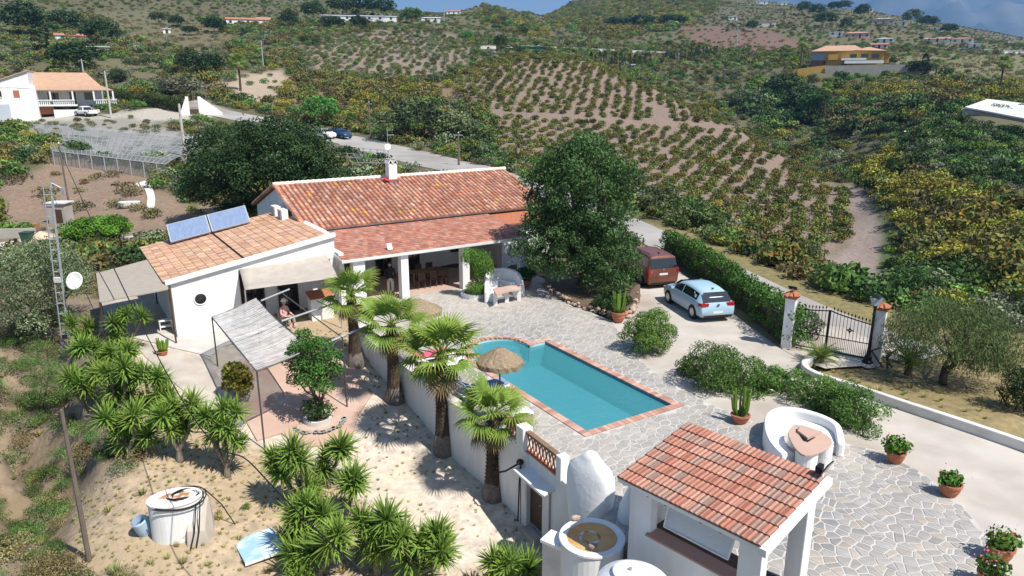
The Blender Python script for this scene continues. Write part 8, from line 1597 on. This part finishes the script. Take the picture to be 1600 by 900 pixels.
for nm, (dn_, mixl, (s0, s1)) in MIX.items():
    m = np.nonzero((zn == nm) & ~clear)[0]
    if not len(m) or not mixl: continue
    w = np.array([q[1] for q in mixl], float); rank = np.clip((patch[m] + .55) / 1.1, 0, .999); cum = np.cumsum(w / w.sum()); pick = np.where(rng.random(len(m)) < .45, rank, rng.random(len(m))); ki = np.searchsorted(cum, pick).clip(0, len(w) - 1)
    keep = rng.random(len(m)) < dn_ * np.where(patch[m] > -.32, 1, .55); sel[m] = keep
    for j, (an_, _) in enumerate(mixl): mm = m[ki == j]; kd[mm] = rng.choice(AIDX[an_], len(mm))
    sc_[m] = s0 + (s1 - s0) * rng.random(len(m)) ** (2.2 if nm in ('drysoil', 'sand', 'verge') else 1.0)
    if nm in ('drysoil', 'verge'): sel[m] &= (_vn(PX[m], PY[m], 1.7, 81) + .5 * _vn(PX[m], PY[m], .6, 82)) > -.24
sc_ *= np.where(PY > 560, .7, 1) * BS * np.where(PY > 34, np.exp(rng.normal(0, .16, len(PX))), 1); gk = np.isin(kd, AIDX['grassdry'] + AIDX['grassgreen'] + AIDX['grasspurple'])
for nm, lb, cat, cond in (('garden_grass', 'dry grass tufts and low weeds on garden, bank and verge', 'grass', PY < 34), ('slope_scrub', 'scrub and long grass on the slopes around the lane', 'scrub', (PY >= 34) & (PY < 60)), ('valley_scrub', 'yellow, brown and green scrub filling the valley sides', 'scrub', (PY >= 60) & (PY < 150)), ('hill_scrub', 'mixed orchard scrub over the middle hills', 'scrub', (PY >= 150) & (PY < 350)), ('far_hill_cover', 'yellow-green cover of the far hills', 'scrub', PY >= 350)):
    k = sel & cond; scatter(nm, lb, cat, np.c_[PX[k], PY[k], PZ[k] - .06 * sc_[k]], sc_[k], kd[k])
print('SCATTER', sel.sum(), 'orchard', len(ob))
# fine straw on the sandy garden
xs, ys = np.meshgrid(np.arange(-15, 3, .19), np.arange(11, 32, .19)); xs = xs.ravel() + rng.uniform(-.1, .1, xs.size); ys = ys.ravel() + rng.uniform(-.1, .1, ys.size); k = ~inpoly(DECK, xs, ys); xs, ys = xs[k], ys[k]; zs = GT(xs, ys); u, v = proj(xs, ys, zs); zk = zone_of(xs, ys, zs)
k = np.isin(zk, ['sand', 'drysoil']) & ~inpoly([(205, 525), (410, 505), (560, 555), (580, 640), (545, 705), (400, 700), (345, 640), (300, 628), (235, 570)], u, v) & (rng.random(len(xs)) < np.where(zk == 'sand', .30, .8)) & ((_vn(xs, ys, 2.3, 91) > -.2) | (zk == 'drysoil'))
scatter('dry_straw', 'fine dry straw littering the sandy lower garden', 'straw', np.c_[xs[k], ys[k], zs[k] - .02], rng.uniform(.06, .24, k.sum()), rng.choice(AIDX['grassdry'], k.sum()))
# ---------------------------------------------------------------- air
hz = MB(); hz.box((0, 4000, 570), (26000, 9000, 1480)); hm = bpy.data.materials.new('haze'); hm.use_nodes = True; nt = hm.node_tree; nt.nodes.clear(); out = nt.nodes.new('ShaderNodeOutputMaterial'); pv_n = nt.nodes.new('ShaderNodeVolumePrincipled'); pv_n.inputs['Color'].default_value = (.22, .50, 1, 1); pv_n.inputs['Density'].default_value = 1.6e-4; pv_n.inputs['Anisotropy'].default_value = .2; nt.links.new(pv_n.outputs[0], out.inputs['Volume']); MATS['haze'] = hm
ho = hz.build('haze', 'haze'); ho['kind'] = 'stuff'; ho['label'] = 'thin blue haze over the hills and mountains'; ho['category'] = 'haze'
